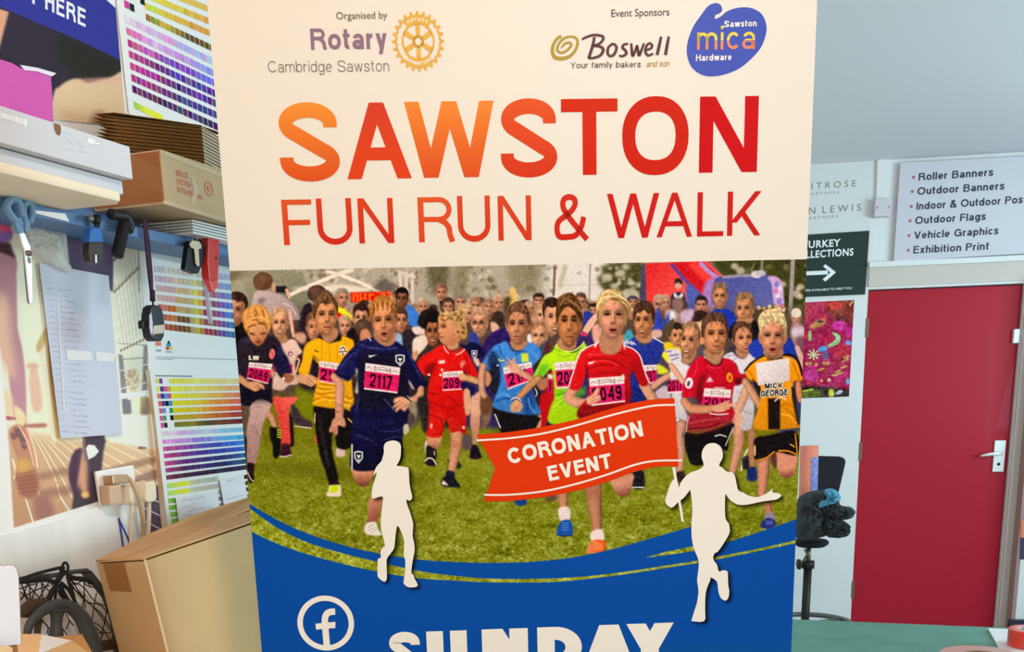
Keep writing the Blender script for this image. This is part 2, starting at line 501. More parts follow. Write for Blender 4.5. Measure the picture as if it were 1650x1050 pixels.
# ------------------------------------------------------------------ printed pictures, painted as colour per vertex
class Canvas:
    def __init__(self, x0, y0, x1, y1, s=1.0, base=(128, 128, 128)):
        self.x0, self.y0, self.s = x0, y0, s
        self.W, self.H = int((x1 - x0) * s), int((y1 - y0) * s)
        self.a = np.empty((self.H, self.W, 3), np.float32); self.a[:] = base
        self.own = np.zeros((self.H, self.W), np.int16)
        self.who = 0

    def _box(self, xs, ys, pad):
        i0 = max(0, int((min(xs) - self.x0) * self.s - pad)); i1 = min(self.W, int((max(xs) - self.x0) * self.s + pad) + 2)
        j0 = max(0, int((min(ys) - self.y0) * self.s - pad)); j1 = min(self.H, int((max(ys) - self.y0) * self.s + pad) + 2)
        return i0, i1, j0, j1

    def _grid(self, i0, i1, j0, j1):
        return np.meshgrid((np.arange(i0, i1) + .5) / self.s + self.x0, (np.arange(j0, j1) + .5) / self.s + self.y0)

    @staticmethod
    def _blur(k, r):
        r = int(round(r))
        if r < 1: return k
        for _ in range(2):
            for ax in (0, 1):
                p = np.pad(k, [(r + 1, r) if i == ax else (0, 0) for i in (0, 1)], mode='edge')
                c = np.cumsum(p, axis=ax)
                n = 2 * r + 1
                k = (c[n:, :] - c[:-n, :]) / n if ax == 0 else (c[:, n:] - c[:, :-n]) / n
        return k

    def put(self, k, i0, i1, j0, j1, col, own=True):
        col = np.asarray(col, np.float32)
        A = self.a[j0:j1, i0:i1]
        A += (col - A) * k[..., None]
        if own and self.who:
            o = self.own[j0:j1, i0:i1]; o[k > .5] = self.who

    def P(self, pts, col, f=0.0, sm=True, a=1.0, grad=None, own=True):
        """filled shape; f feather in px; grad=(colour, x0,y0, x1,y1) fades to a second colour"""
        q = np.asarray(pts, float).reshape(-1, 2)
        if sm and len(q) > 2: q = cr(q, 5, True)
        pad = f * self.s * 2 + 2
        i0, i1, j0, j1 = self._box(q[:, 0], q[:, 1], pad)
        if i1 <= i0 or j1 <= j0: return
        ss = 2
        X, Y = np.meshgrid((np.arange(i0 * ss, i1 * ss) + .5) / (self.s * ss) + self.x0, (np.arange(j0 * ss, j1 * ss) + .5) / (self.s * ss) + self.y0)
        ins = np.zeros(X.shape, bool)
        xa, ya = q[:, 0], q[:, 1]; xb, yb = np.roll(xa, -1), np.roll(ya, -1)
        for x1, y1, x2, y2 in zip(xa, ya, xb, yb):
            if y1 == y2: continue
            lo, hi = (y1, y2) if y1 < y2 else (y2, y1)
            r0 = np.searchsorted(Y[:, 0], lo, 'right'); r1 = np.searchsorted(Y[:, 0], hi, 'right')
            if r1 <= r0: continue
            xs = x1 + (Y[r0:r1, :1] - y1) * ((x2 - x1) / (y2 - y1))
            ins[r0:r1] ^= X[r0:r1] < xs
        k = ins.reshape(j1 - j0, ss, i1 - i0, ss).mean((1, 3)).astype(np.float32)
        if f: k = self._blur(k, f * self.s)
        c = np.asarray(col, np.float32)
        if grad:
            Xc, Yc = self._grid(i0, i1, j0, j1)
            c2, gx0, gy0, gx1, gy1 = grad
            t = np.clip(((Xc - gx0) * (gx1 - gx0) + (Yc - gy0) * (gy1 - gy0)) / ((gx1 - gx0) ** 2 + (gy1 - gy0) ** 2), 0, 1)
            c = c + (np.asarray(c2, np.float32) - c) * t[..., None].astype(np.float32)
        self.put(k * a, i0, i1, j0, j1, c, own)

    def E(self, cx, cy, rx, ry, col, f=0.0, a=1.0, ang=0.0, own=True):
        pad = f * self.s + 2; R = max(rx, ry)
        i0, i1, j0, j1 = self._box([cx - R, cx + R], [cy - R, cy + R], pad)
        if i1 <= i0 or j1 <= j0: return
        X, Y = self._grid(i0, i1, j0, j1); X = X - cx; Y = Y - cy
        if ang:
            c, s = math.cos(math.radians(ang)), math.sin(math.radians(ang)); X, Y = X * c + Y * s, -X * s + Y * c
        r = np.sqrt((X / rx) ** 2 + (Y / ry) ** 2); w = max(.6 / self.s, f) / min(rx, ry)
        k = np.clip((1 - r) / w + .5, 0, 1).astype(np.float32)
        self.put(k * a, i0, i1, j0, j1, col, own)

    def L(self, pts, w, col, f=0.0, a=1.0, sm=True, shade=0.0, own=True):
        """stroke; w one width or one per point; shade darkens the rim (round limbs)"""
        q = np.asarray(pts, float).reshape(-1, 2)
        ws = np.asarray(w if isinstance(w, (list, tuple)) else [w] * len(q), float)
        if sm and len(q) > 2:
            z = cr(np.column_stack([q, ws]), 5); q, ws = z[:, :2], z[:, 2]
        pad = ws.max() * self.s + f * self.s + 2
        i0, i1, j0, j1 = self._box(q[:, 0], q[:, 1], pad)
        if i1 <= i0 or j1 <= j0: return
        X, Y = self._grid(i0, i1, j0, j1)
        best = np.full(X.shape, 1e9); br = np.ones(X.shape); side = np.zeros(X.shape)
        for n in range(len(q) - 1):
            d = q[n + 1] - q[n]; L2 = d @ d + 1e-9
            t = np.clip(((X - q[n, 0]) * d[0] + (Y - q[n, 1]) * d[1]) / L2, 0, 1)
            r = (ws[n] + (ws[n + 1] - ws[n]) * t) / 2
            dx = X - q[n, 0] - d[0] * t; D = np.hypot(dx, Y - q[n, 1] - d[1] * t)
            e = D - r; u = e < best
            best[u] = e[u]; br[u] = (D / np.maximum(r, .3))[u]; side[u] = (dx / np.maximum(r, .3))[u]
        k = np.clip(-best * self.s / max(1, f * self.s) + .5, 0, 1).astype(np.float32)
        c = np.asarray(col, np.float32)
        if shade:
            g = 1 - shade * np.clip(br, 0, 1) ** 2.5 - shade * .35 * np.clip(side, -1, 1)
            c = c * g[..., None].astype(np.float32)
        self.put(k * a, i0, i1, j0, j1, c, own)

    def T(self, s, p0, p1, up, col, t=.16, gap=.15, a=1.0):
        """text: baseline p0..p1, up = vector of the cap height"""
        st, wd = layout(s, t, gap)
        p0, p1, up = (np.asarray(v, float) for v in (p0, p1, up)); ex = (p1 - p0) / wd
        for Lq, Rq in st:
            self.P(np.array([p0 + ex * x + up * y for x, y in list(Lq) + list(Rq)[::-1]]), col, sm=False, a=a)

    def noise(self, reg, cell, amp, seed=0, mask=None, chroma=0.0):
        """blotchy grain over a region; cell in px"""
        x0, y0, x1, y1 = reg
        i0, i1, j0, j1 = self._box([x0, x1], [y0, y1], 0)
        g = np.random.default_rng(seed)
        h, wd = j1 - j0, i1 - i0
        cy, cx = (cell if isinstance(cell, (tuple, list)) else (cell, cell))
        n = g.normal(size=(int(h / self.s / cy) + 3, int(wd / self.s / cx) + 3, 1 if not chroma else 3))
        yy = np.arange(h) / self.s / cy; xx = np.arange(wd) / self.s / cx
        a, b = yy.astype(int), xx.astype(int); fy, fx = (yy - a)[:, None, None], (xx - b)[None, :, None]
        v = (n[a][:, b] * (1 - fy) * (1 - fx) + n[a + 1][:, b] * fy * (1 - fx) + n[a][:, b + 1] * (1 - fy) * fx + n[a + 1][:, b + 1] * fy * fx)
        if mask is not None: v = v * mask[j0:j1, i0:i1, None]
        self.a[j0:j1, i0:i1] += (v * amp).astype(np.float32)

    def sample(self, x, y):
        u = np.clip((x - self.x0) * self.s - .5, 0, self.W - 1.001); v = np.clip((y - self.y0) * self.s - .5, 0, self.H - 1.001)
        i, j = u.astype(int), v.astype(int); fu, fv = (u - i)[..., None], (v - j)[..., None]
        A = self.a
        c = A[j, i] * (1 - fu) * (1 - fv) + A[j, i + 1] * fu * (1 - fv) + A[j + 1, i] * (1 - fu) * fv + A[j + 1, i + 1] * fu * fv
        return np.clip(c, 0, 255), self.own[np.round(v).astype(int), np.round(u).astype(int)]


def proj_n(V):
    Q = V - CAM; z = Q @ _f
    return CX + F_PX * (Q @ _r) / z, CY - F_PX * (Q @ _u) / z


def grid_mesh(name, V, C, quads, m, parent):
    """mesh from (n,3) points, (n,3) linear colours and (k,4) indices"""
    me = bpy.data.meshes.new(name)
    me.vertices.add(len(V)); me.vertices.foreach_set('co', V.astype(np.float32).ravel())
    k = len(quads)
    me.loops.add(4 * k); me.loops.foreach_set('vertex_index', quads.astype(np.int32).ravel())
    me.polygons.add(k); me.polygons.foreach_set('loop_start', np.arange(0, 4 * k, 4, dtype=np.int32))
    me.polygons.foreach_set('loop_total', np.full(k, 4, np.int32))
    me.update(calc_edges=True)
    ca = me.color_attributes.new('Col', 'FLOAT_COLOR', 'POINT')
    ca.data.foreach_set('color', np.column_stack([C, np.ones(len(C))]).astype(np.float32).ravel())
    return link(name, me, m, parent)


def printed_grid(cv, corners, nx, ny, ref, name, m, parent, off=None, parts=None, top=.82, keep0=True):
    """a flat print between four world corners (tl, tr, br, bl), colours read off the canvas;
    parts = {owner: (name, label)} become meshes of their own under the print"""
    tl, tr, br, bl = [np.asarray(c, float) for c in corners]
    if off is not None: tl, tr, br, bl = tl + off, tr + off, br + off, bl + off
    U, W_ = np.meshgrid(np.linspace(0, 1, nx), np.linspace(0, 1, ny))
    U = U[..., None]; W_ = W_[..., None]
    V = (tl * (1 - U) + tr * U) * (1 - W_) + (bl * (1 - U) + br * U) * W_
    V = V.reshape(-1, 3)
    x, y = proj_n(V if off is None else V - off)
    c, own = cv.sample(x, y)
    C = alb(c, ref, top)
    idx = np.arange(nx * ny).reshape(ny, nx)
    Q = np.stack([idx[:-1, :-1], idx[1:, :-1], idx[1:, 1:], idx[:-1, 1:]], -1).reshape(-1, 4)
    ow = own.reshape(ny, nx)[:-1, :-1].ravel()
    base = None
    for k in ([0] + sorted(parts or {})):
        sel = Q[(ow == k) if k else ~np.isin(ow, list((parts or {}).keys()))]
        if len(sel) == 0: continue
        u, inv = np.unique(sel.ravel(), return_inverse=True)
        nm, lb = (name, None) if k == 0 else parts[k]
        o = grid_mesh(nm, V[u], C[u], inv.reshape(-1, 4), m, parent if k == 0 else base)
        if lb: o['label'] = lb
        if k == 0: base = o
    return base


def color_quads(name, items, ref, m, parent=None, top=.82):
    """items: (list of world points, rgb); each a flat patch of its own colour, one mesh"""
    V = []; Fc = []; C = []
    for pts, rgb in items:
        k = len(V); V += [tuple(float(c) for c in p) for p in pts]; Fc.append(tuple(range(k, k + len(pts))))
        C += [(*alb(rgb, ref, top), 1.0)] * len(pts)
    me = bpy.data.meshes.new(name); me.from_pydata(V, [], Fc); me.update()
    ca = me.color_attributes.new('Col', 'FLOAT_COLOR', 'POINT')
    ca.data.foreach_set('color', np.asarray(C, np.float32).ravel())
    return link(name, me, m, parent)


def pw(pl, pts, d=0.0, off=0.0):
    return [pl.px(x, y, d) + pl.n * off for x, y in pts]


INK = ink_mat()
# =================================================================== the room
zc = BW.sz(1412, 259)[1]                                # ceiling height
den = LW.s[0] * BW.s[1] - LW.s[1] * BW.s[0]
dq = BW.P0 - LW.P0
s_corner = (dq[0] * BW.s[1] - dq[1] * BW.s[0]) / den     # where left wall and back wall meet
corner = LW.at(s_corner, 0, 0)

m_wall = mat('wall_paint', (193, 214, 219), .55, ref=WR, bump=.06, scale=9, bscale=60)
m_wall_l = mat('wall_paint_old', (212, 214, 208), .6, ref=WL, noise=.10, scale=5, bump=.1, bscale=40, stretch=(1, 1, .25))
m_ceil = mat('ceiling_paint', (186, 208, 215), .5, ref=WR, bump=.08, scale=3, bscale=26)
m_floor = mat('floor_paint', (172, 174, 170), .5, noise=.15, scale=3)


def slab(name, pts, thick_vec, m):
    o = M().prism(pts, thick_vec).build(name, m)
    return props(o, kind='structure')


slab('floor', [(-3, -1.2, 0), (4.2, -1.2, 0), (4.2, 7.2, 0), (-3, 7.2, 0)], (0, 0, -.1), m_floor)
slab('ceiling', [(-3, -1.2, zc), (4.2, -1.2, zc), (4.2, 7.2, zc), (-3, 7.2, zc)], (0, 0, .1), m_ceil)
slab('wall_left', [LW.at(-2.6, 0, 0), LW.at(s_corner, 0, 0), LW.at(s_corner, 0, zc), LW.at(-2.6, 0, zc)], -LW.n * .12, m_wall_l)

sl = np.mean([BW.sz(1402, 466)[0], BW.sz(1368, 999)[0]]); sr = np.mean([BW.sz(1650, 505)[0], BW.sz(1602, 1009)[0]])
zt = BW.sz(1402, 466)[1]
s_end = BW.sz(2100, 700)[0]; s_c = (corner - BW.P0) @ BW.s
wb = M()
R4 = lambda a, b, z0, z1: [BW.at(a, 0, z0), BW.at(b, 0, z0), BW.at(b, 0, z1), BW.at(a, 0, z1)]
wb.prism(R4(s_c + .3, sl, 0, zc), -BW.n * .12)
wb.prism(R4(sl, sr, zt, zc), -BW.n * .12)
wb.prism(R4(sr, s_end, 0, zc), -BW.n * .12)
props(wb.build('wall_back', m_wall), kind='structure')

# the door, its furniture and its frame
m_red = mat('red_gloss_paint', (150, 32, 50), .42, ref=WR, bump=.08, scale=14, bscale=90, coat=.05, spec=.2)
m_grey = mat('grey_trim_paint', (176, 184, 180), .5, ref=WR)
m_brown = mat('return_shade', (140, 128, 126), .6, ref=WR)  # brown-grey paints the shade on the projecting wall's side face
m_chrome = mat('white_metal', (226, 230, 232), .3, ref=WR, metal=.2)
m_iron = mat('worn_hinge_metal', (105, 92, 80), .5, ref=WR, metal=.5)
m_black = mat('black_plastic', (30, 31, 34), .45)
dr = M().prism([BW.at(sl - .004, -.03, .012), BW.at(sr + .004, -.03, .012), BW.at(sr + .004, -.03, zt - .006), BW.at(sl - .004, -.03, zt - .006)], -BW.n * .045)
door = props(dr.build('door_1', m_red, bevel=.003), kind='structure')
for y in (528, 727, 950):
    s, z = BW.sz(1395 - (y - 520) * .064, y)
    M().box(BW.at(sl - .004, -.012, z), (.009, .014, .05), (BW.s, BW.n, np.array([0, 0, 1.]))).build('hinge', m_iron, door, bevel=.002)
s0, z0 = BW.sz(1612, 735)
pl = M().box(BW.at(s0, -.024, z0), (.028, .006, .083), (BW.s, BW.n, np.array([0, 0, 1.]))).build('handle_plate', m_chrome, door, bevel=.003)
lv = M(); a = BW.at(s0 + .002, -.02, z0 + .018)
lv.tube([a, a + BW.n * .045, a + BW.n * .052 + BW.s * .02, a + BW.n * .05 + BW.s * .06 - np.array([0, 0, .004]), a + BW.n * .046 + BW.s * .105 - np.array([0, 0, .012])], [.010, .010, .011, .009, .006], 12)
lv.build('lever_handle', m_chrome, pl)
kh = M().tube([BW.at(s0, -.019, z0 - .042), BW.at(s0, -.016, z0 - .042)], .008, 12).build('keyhole', m_black, pl)
s1, z1 = BW.sz(1643, 541)
M().box(BW.at(s1 + .012, -.018, z1), (.016, .014, .036), (BW.s, BW.n, np.array([0, 0, 1.]))).build('door_catch', m_chrome, door, bevel=.005)

# frame: lintel board above, post at right, then the return of the projecting wall
zl0, zl1 = BW.sz(1525, 457)[1], BW.sz(1525, 426)[1]
o = M().prism([BW.at(sl + .002, .012, zl0), BW.at(sr - .2, .012, zl0), BW.at(sr - .2, .012, zl1), BW.at(sl + .002, .012, zl1)], -BW.n * .013).build('trim_1', m_grey)
props(o, kind='structure')
o = M().prism([BW.at(sl + .006, .03, zl1), BW.at(sr - .2, .03, zl1), BW.at(sr - .2, .03, zl1 + .026), BW.at(sl + .006, .03, zl1 + .026)], -BW.n * .031).build('trim_2', m_wall)
props(o, kind='structure')
o = M().prism([BW.at(sr - .005, .0, 0), BW.at(sr - .045, .0, 0), BW.at(sr - .045, .0, zt), BW.at(sr - .005, .0, zt)], BW.n * .02).build('trim_3', m_grey)
props(o, kind='structure')
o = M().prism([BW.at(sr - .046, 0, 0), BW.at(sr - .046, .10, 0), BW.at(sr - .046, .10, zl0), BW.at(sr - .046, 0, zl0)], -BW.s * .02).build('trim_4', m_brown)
props(o, kind='structure')
o = M().prism([BW.at(sr - .066, 0, .0), BW.at(sr - .066, .10, .0), BW.at(sr - .066, .10, zl0), BW.at(sr - .066, 0, zl0)], BW.s * (s_end - sr + .066)).build('wall_right', m_wall)
props(o, kind='structure')
zs_ = BW.sz(1635, 997, .1)[1]
o = M().prism([BW.at(sr - .03, .10, 0), BW.at(s_end, .10, 0), BW.at(s_end, .10, zs_), BW.at(sr - .03, .10, zs_)], BW.n * .03).build('baseboard_back', mat('dark_skirting', (42, 52, 66), .4, ref=WR))
props(o, kind='structure')
o = M().prism([BW.at(s_c, .0, 0), BW.at(sl + .03, .0, 0), BW.at(sl + .03, .0, .1), BW.at(s_c, .0, .1)], BW.n * .015).build('baseboard_left', mat('dark_skirting', (42, 52, 66), .4))
props(o, kind='structure')

# =================================================================== on the back wall
m_sign = mat('white_sign_board', (176, 192, 204), .35, ref=WR)
m_ink_d = mat('dark_ink', (46, 56, 74), .5, ref=WR)
m_ink_g = mat('grey_ink', (110, 122, 112), .5, ref=WR)
m_ink_w = mat('white_ink', (225, 235, 236), .5, ref=WR)
m_bul = mat('brown_bullet_ink', (150, 96, 92), .5, ref=WR)
Zv = np.array([0, 0, 1.0])
sb = Sheet(BW, .03)
pts = [(1451, 262), (1760, 246), (1752, 402), (1440, 421)]
sign = M().prism(pw(BW, pts, .03), -BW.n * .022).build('services_sign', m_sign, bevel=.002)
props(sign, 'white board sign above the red door listing banners, posters, flags and print', 'sign')
lt = M(); bl = M()
rows = [('Roller Banners', (1480, 291), (1600, 283), (1480, 279)), ('Outdoor Banners', (1478, 314), (1618, 305), (1478, 302)),
        ('Indoor & Outdoor Posters', (1476.5, 338), (1679, 325), (1476.5, 326)), ('Outdoor Flags', (1474.5, 361), (1588, 354), (1474.5, 349)),
        ('Vehicle Graphics', (1472.5, 385), (1608.5, 377), (1472.5, 373)), ('Exhibition Print', (1471.5, 408.5), (1593, 402), (1471.5, 396.5))]
for tx, p0, p1, cp in rows:
    lt_ = text_strips(lt, sb, tx, p0, p1, cp, t=.185, gap=.14, off=.0012)
    c = sb.w(p0[0] - 8, p0[1] - 5.5, .001)
    bl.ngon([c + (BW.s * math.cos(k * .524) + Zv * math.sin(k * .524)) * .0075 for k in range(12)])
lt.build('lettering', m_ink_d, sign); bl.build('bullet_points', m_bul, sign)

# white notice with the two partner names, half behind the banner
pn = M().prism(pw(BW, [(1262, 272), (1408, 262), (1402, 372), (1256, 379)], .004), -BW.n * .003).build('partner_notice', mat('notice_paper', (186, 208, 212), .5, ref=WR))
props(pn, 'pale notice with grey partner names above the dark green arrow sign', 'notice')
sp = Sheet(BW, .004)
g_ = M()
gill(g_, sp, 'W A I T R O S E', (1271, 307), (1379, 300), (1271, 297)); gill(g_, sp, '&  P A R T N E R S', (1292, 314.5), (1352, 311), (1292, 311.2))
gill(g_, sp, 'J O H N  L E W I S', (1258, 348), (1387, 339), (1258, 337)); gill(g_, sp, '&  P A R T N E R S', (1287, 354.5), (1350, 350), (1287, 350.5))
g_.build('lettering', m_ink_g, pn)

ts = M().prism(pw(BW, [(1258, 381), (1401, 371.5), (1394, 474), (1252, 480)], .008), -BW.n * .007).build('arrow_sign', mat('dark_green_board', (44, 62, 62), .5, ref=WR, spec=.1))
props(ts, 'dark green collection sign with a white arrow beside the red door', 'sign')
st_ = Sheet(BW, .008)
g_ = M()
gill(g_, st_, 'TURKEY', (1292, 400), (1354, 396), (1292, 389), bold=.03, sp=1.12); gill(g_, st_, 'COLLECTIONS', (1276, 417), (1375, 411), (1276, 406), bold=.03, sp=1.12)
gill(g_, st_, 'PARTNERS AVAILABLE TO HELP YOU', (1280, 470.5), (1373, 465.5), (1280, 467), bold=.01)
g_.build('lettering', m_ink_w, ts)
ar = M()
ar.ngon(pw(BW, [(1287, 437.5), (1334, 435.5), (1334, 442), (1287, 444)], .008, .0012))
ar.ngon(pw(BW, [(1326, 429), (1330, 425.5), (1347, 438.5), (1330, 453.5), (1325.5, 450), (1338, 438.8)], .008, .0013))
ar.build('arrow', m_ink_w, ts)

# cable trunking down to a junction box
tr = M().prism(pw(BW, [(1413, 258), (1433, 257), (1430, 322), (1411, 323)], .0), BW.n * .018).build('cable_trunking', m_wall, bevel=.002)
props(tr, 'white cable trunking running down from the ceiling to the grey box', 'trunking')
jb = M().prism(pw(BW, [(1411, 321), (1436, 319), (1435, 347), (1409, 349)], .052), -BW.n * .05).build('junction_box', mat('grey_box_plastic', (180, 190, 200), .5, ref=WR), bevel=.003)
props(jb, 'small square grey junction box left of the white list sign', 'junction box')
sc_ = M()
for q in ((1414, 334.5), (1432.5, 333.5)):
    c = BW.px(*q, .052); sc_.tube([c, c + BW.n * .002], .004, 10)
sc_.build('screw_heads', mat('screw_metal', (150, 158, 168), .4, metal=.5), jb)


def poster(name, corners, pl, d, cv, nx, ny, ref, label, cat, th=.0015, group=None, paper=None, top=.82):
    """a flat printed sheet: paper body and a picture on its face"""
    W = pw(pl, corners, d)
    body = M().prism([W[0], W[1], W[2], W[3]], -pl.n * th).build(name, paper or mat('paper', (225, 228, 228), .6))
    props(body, label, cat, group)
    printed_grid(cv, W, nx, ny, ref, 'picture', INK, body, off=pl.n * .0006, top=top)
    return body


# flower picture below the arrow sign
cv = Canvas(1240, 470, 1390, 650, 3, (150, 40, 80))
cs = [(165, 45, 95), (180, 50, 70), (150, 40, 100), (190, 55, 130), (140, 45, 60)]
for i in range(150):
    cv.E(random.uniform(1240, 1376), random.uniform(500, 628), random.uniform(3, 9), random.uniform(2, 6), random.choice(cs), 1.5, .7, random.uniform(-40, 40))
cv.P([1240, 478, 1330, 480, 1318, 500, 1300, 515, 1240, 515], (170, 60, 85), 4); cv.P([1335, 484, 1378, 482, 1374, 520, 1340, 515], (120, 55, 50), 5); cv.E(1345, 492, 14, 7, (190, 70, 60), 4)
cv.P([1303, 526, 1318, 516, 1330, 513, 1326, 524, 1310, 529], (196, 176, 90), 1.6, a=.75); cv.E(1322, 518, 5, 2.2, (70, 60, 60), 1)
cv.E(1352, 524, 11, 8, (195, 60, 155), 2); cv.E(1368, 534, 6, 9, (180, 55, 140), 2); cv.E(1356, 514, 8, 3, (90, 50, 70), 1.5)
cv.L([1305, 535, 1305, 547], [5, 5], (135, 180, 110), 1); cv.L([1341, 536, 1350, 542, 1348, 551, 1336, 557], [3, 7, 8, 5], (140, 185, 130), .7)
cv.E(1329, 546, 9, 7, (170, 40, 80), 2); cv.E(1326, 562, 8, 4.5, (90, 155, 215), .8, ang=-10); cv.E(1330, 572, 6, 7, (95, 85, 130), 2); cv.E(1357, 565, 15, 11, (165, 45, 65), 3)
for k in range(8):
    a = k * .785; cv.L([1311, 571, 1311 + 9 * math.cos(a), 571 + 8 * math.sin(a)], [1.5, 2.6], (190, 205, 160), .5)
for x, y in ((1300, 586), (1306, 585), (1315, 587), (1328, 585), (1334, 585)): cv.E(x, y, 3.2, 3, (190, 168, 104), 1.1, .7)
for x, y, a in ((1322, 595, -20), (1350, 598, -15), (1360, 591, -20), (1362, 580, -25), (1364, 575, -20), (1354, 601, -10), (1345, 604, -10)): cv.E(x, y, 6, 2, (196, 190, 96), 1.1, .7, ang=a)
cv.E(1367, 552, 5, 4, (110, 150, 215), 1); cv.E(1366, 614, 3, 5, (100, 150, 205), 1); cv.E(1308, 604, 12, 9, (180, 60, 140), 3); cv.E(1336, 612, 3, 3, (205, 170, 150), .8); cv.E(1324, 613, 2, 2, (215, 190, 120), .6)
cv.P([1280, 622, 1370, 628, 1370, 645, 1280, 645], (55, 50, 45), 2); cv.L([1294, 630, 1310, 627], 3, (165, 200, 60), .8); cv.P([1290, 632, 1322, 630, 1318, 638, 1290, 641], (95, 115, 50), 2)
cv.P([1336, 628, 1342, 627, 1344, 637, 1336, 638], (190, 205, 70), .5); cv.E(1352, 632, 6, 3, (160, 180, 215), .8, ang=-25); cv.L([1369, 492, 1374, 485], 1.6, (220, 205, 110), .4)
cv.noise((1240, 470, 1390, 650), 1.2, 16, 3); cv.noise((1240, 470, 1390, 650), 5, 10, 4)
poster('flower_poster', [(1256, 489), (1376.5, 483), (1368, 638.5), (1248, 643)], BW, .003, cv, 240, 300, WR, 'colourful pink and red flower poster below the dark green arrow sign', 'poster')

# the edge of one more poster, right of the door
W_ = pw(BW, [(1645.5, 838), (1720, 836), (1716, 898), (1643, 901)], .103)
o = M().prism(W_, -BW.n * .002).build('wall_poster', mat('navy_poster', (58, 60, 92), .5, ref=WR)); props(o, 'edge of a navy and orange poster at the far right wall', 'poster')
M().prism(pw(BW, [(1645.5, 838), (1720, 836), (1718, 864), (1644.5, 866)], .1036), BW.n * .0004).build('picture', mat('orange_poster', (205, 120, 90), .5, ref=WR), o)

# =================================================================== draughting stool with coat, roll beside it
YS = 4.5
P_ = lambda x, y, Y=YS: depth(x, y, Y)
st = empty('swivel_stool', (P_(1301, 900)[0], YS, 0), 'black swivel stool with a tall backrest standing left of the red door', 'stool')
c = P_(1302, 866); zx = c[2]; cx_ = P_(1301, 930)[0]
m_gunm = mat('worn_steel', (120, 112, 96), .4, metal=.7)
m_bk = mat('black_fabric', (30, 34, 42), .8, ref=WR, bump=.15, bscale=300)
m_bp = mat('black_steel', (34, 36, 38), .45, ref=WR)
g_ = M(); g_.lathe((cx_ + .01, YS, zx - .02), [(.0, -.02), (.06, -.02), (.075, -.01), (.08, .0), (.07, .01), (0, .012)], 40); g_.build('seat', m_bk, st, smooth=True)
z_col = P_(1302, 903)[2]
g_ = M(); g_.tube([(cx_, YS, zx - .04), (cx_, YS, z_col - .02)], .011, 14); g_.tube([(cx_ - .02, YS - .005, zx - .05), (cx_ - .012, YS - .012, z_col + .03), (cx_ - .02, YS, z_col + .005)], .004, 8); g_.build('gas_lift', m_gunm, st)
g_ = M(); g_.tube([(cx_, YS, z_col), (cx_, YS, z_col - .035)], .029, 18); g_.tube([(cx_, YS, z_col - .03), (cx_ - .005, YS, .14)], .019, 18); g_.build('column', m_bp, st)
g_ = M(); a = np.array([cx_, YS, z_col - .012]); g_.tube([a, a + np.array([-.05, -.02, 0])], .007, 10); g_.tube([a + np.array([-.045, -.02, 0]), a + np.array([-.052, -.021, 0])], .026, 6); g_.build('tightening_knob', m_bp, st)
zr = P_(1301, 1004)[2]
g_ = M(); N = 48
g_.tube([(cx_ + .01 + .20 * math.cos(k / N * 6.2832), YS + .20 * math.sin(k / N * 6.2832), zr) for k in range(N)], .012, 10, closed=True)
for k in range(3):
    b = k * 2.094 + .4; g_.tube([(cx_, YS, zr), (cx_ + .01 + .20 * math.cos(b), YS + .20 * math.sin(b), zr)], .008, 8)
g_.build('foot_ring', mat('dull_foot_ring', (110, 112, 108), .35, metal=.6), st)
for k in range(5):
    b = k * 1.2566 + .3; e = np.array([cx_ + .27 * math.cos(b), YS + .27 * math.sin(b), .055])
    g_ = M(); g_.tube([(cx_, YS, .15), (cx_ * .4 + e[0] * .6, YS * .4 + e[1] * .6, .11), e + np.array([0, 0, .02])], [.024, .02, .014], 10); lg = g_.build('leg', m_bp, st)
    g_ = M(); dv = np.array([-math.sin(b), math.cos(b), 0]); q = np.array([e[0], e[1], .0275]); g_.tube([q - dv * .012, q + dv * .012], .027, 18); g_.build('castor', m_black, lg)
Yb = YS + .19
g_ = M(); g_.prism([depth(x, y, Yb) for x, y in ((1319, 734.5), (1354, 735.5), (1360, 737.5), (1363, 742), (1362, 749), (1350, 800), (1346, 812), (1318, 812), (1313, 800), (1314, 742), (1315.5, 737))], (0, .035, 0)); g_.build('backrest', m_bk, st, bevel=.006)
g_ = M(); a = depth(1330, 800, Yb + .03); g_.tube([a, (a[0], Yb + .04, zx), (cx_ + .03, YS + .05, zx - .035), (cx_, YS, zx - .035)], [.012, .012, .012, .012], 10, flat=(1.6, .7)); g_.build('back_bar', m_bp, st)


def blob(m, outline, Y, thick, rings=12, seed=1, amp=.25, freq=3.0, plane=None):
    """soft cloth lump: outline in the picture, bulging towards and away from the viewer"""
    g = np.random.default_rng(seed)
    o = cr(outline, 6, True)
    W = np.array([depth(x, y, Y) if plane is None else plane.px(x, y, Y) for x, y in o]); n = len(W); c = W.mean(0)
    ax = np.array([0, -1.0, 0]) if plane is None else plane.n
    ph = g.uniform(0, 6.28, 6); fr = g.uniform(.6, 1.6, 6) * freq
    V = []; Fc = []
    for sgn in (1, -1):
        for i in range(rings + 1):
            r = 1 - i / rings; h = math.sqrt(max(0, 1 - r ** 2.2))
            for k in range(n):
                p = c + (W[k] - c) * r; a = 6.2832 * k / n
                wv = sum(math.sin(fr[j] * (1 + j % 3) * (a if j % 2 else 3.2 * r) + ph[j] + 3 * r * (j - 2)) for j in range(6)) / 6
                V.append(p + ax * thick * sgn * h * (1 + amp * 2.0 * wv * (1 - (i == rings))))
    for sg in (0, 1):
        B = sg * n * (rings + 1)
        for i in range(rings):
            for k in range(n):
                q = (B + i * n + k, B + i * n + (k + 1) % n, B + (i + 1) * n + (k + 1) % n, B + (i + 1) * n + k)
                Fc.append(q if not sg else q[::-1])
    m.add(V, Fc)
    return m


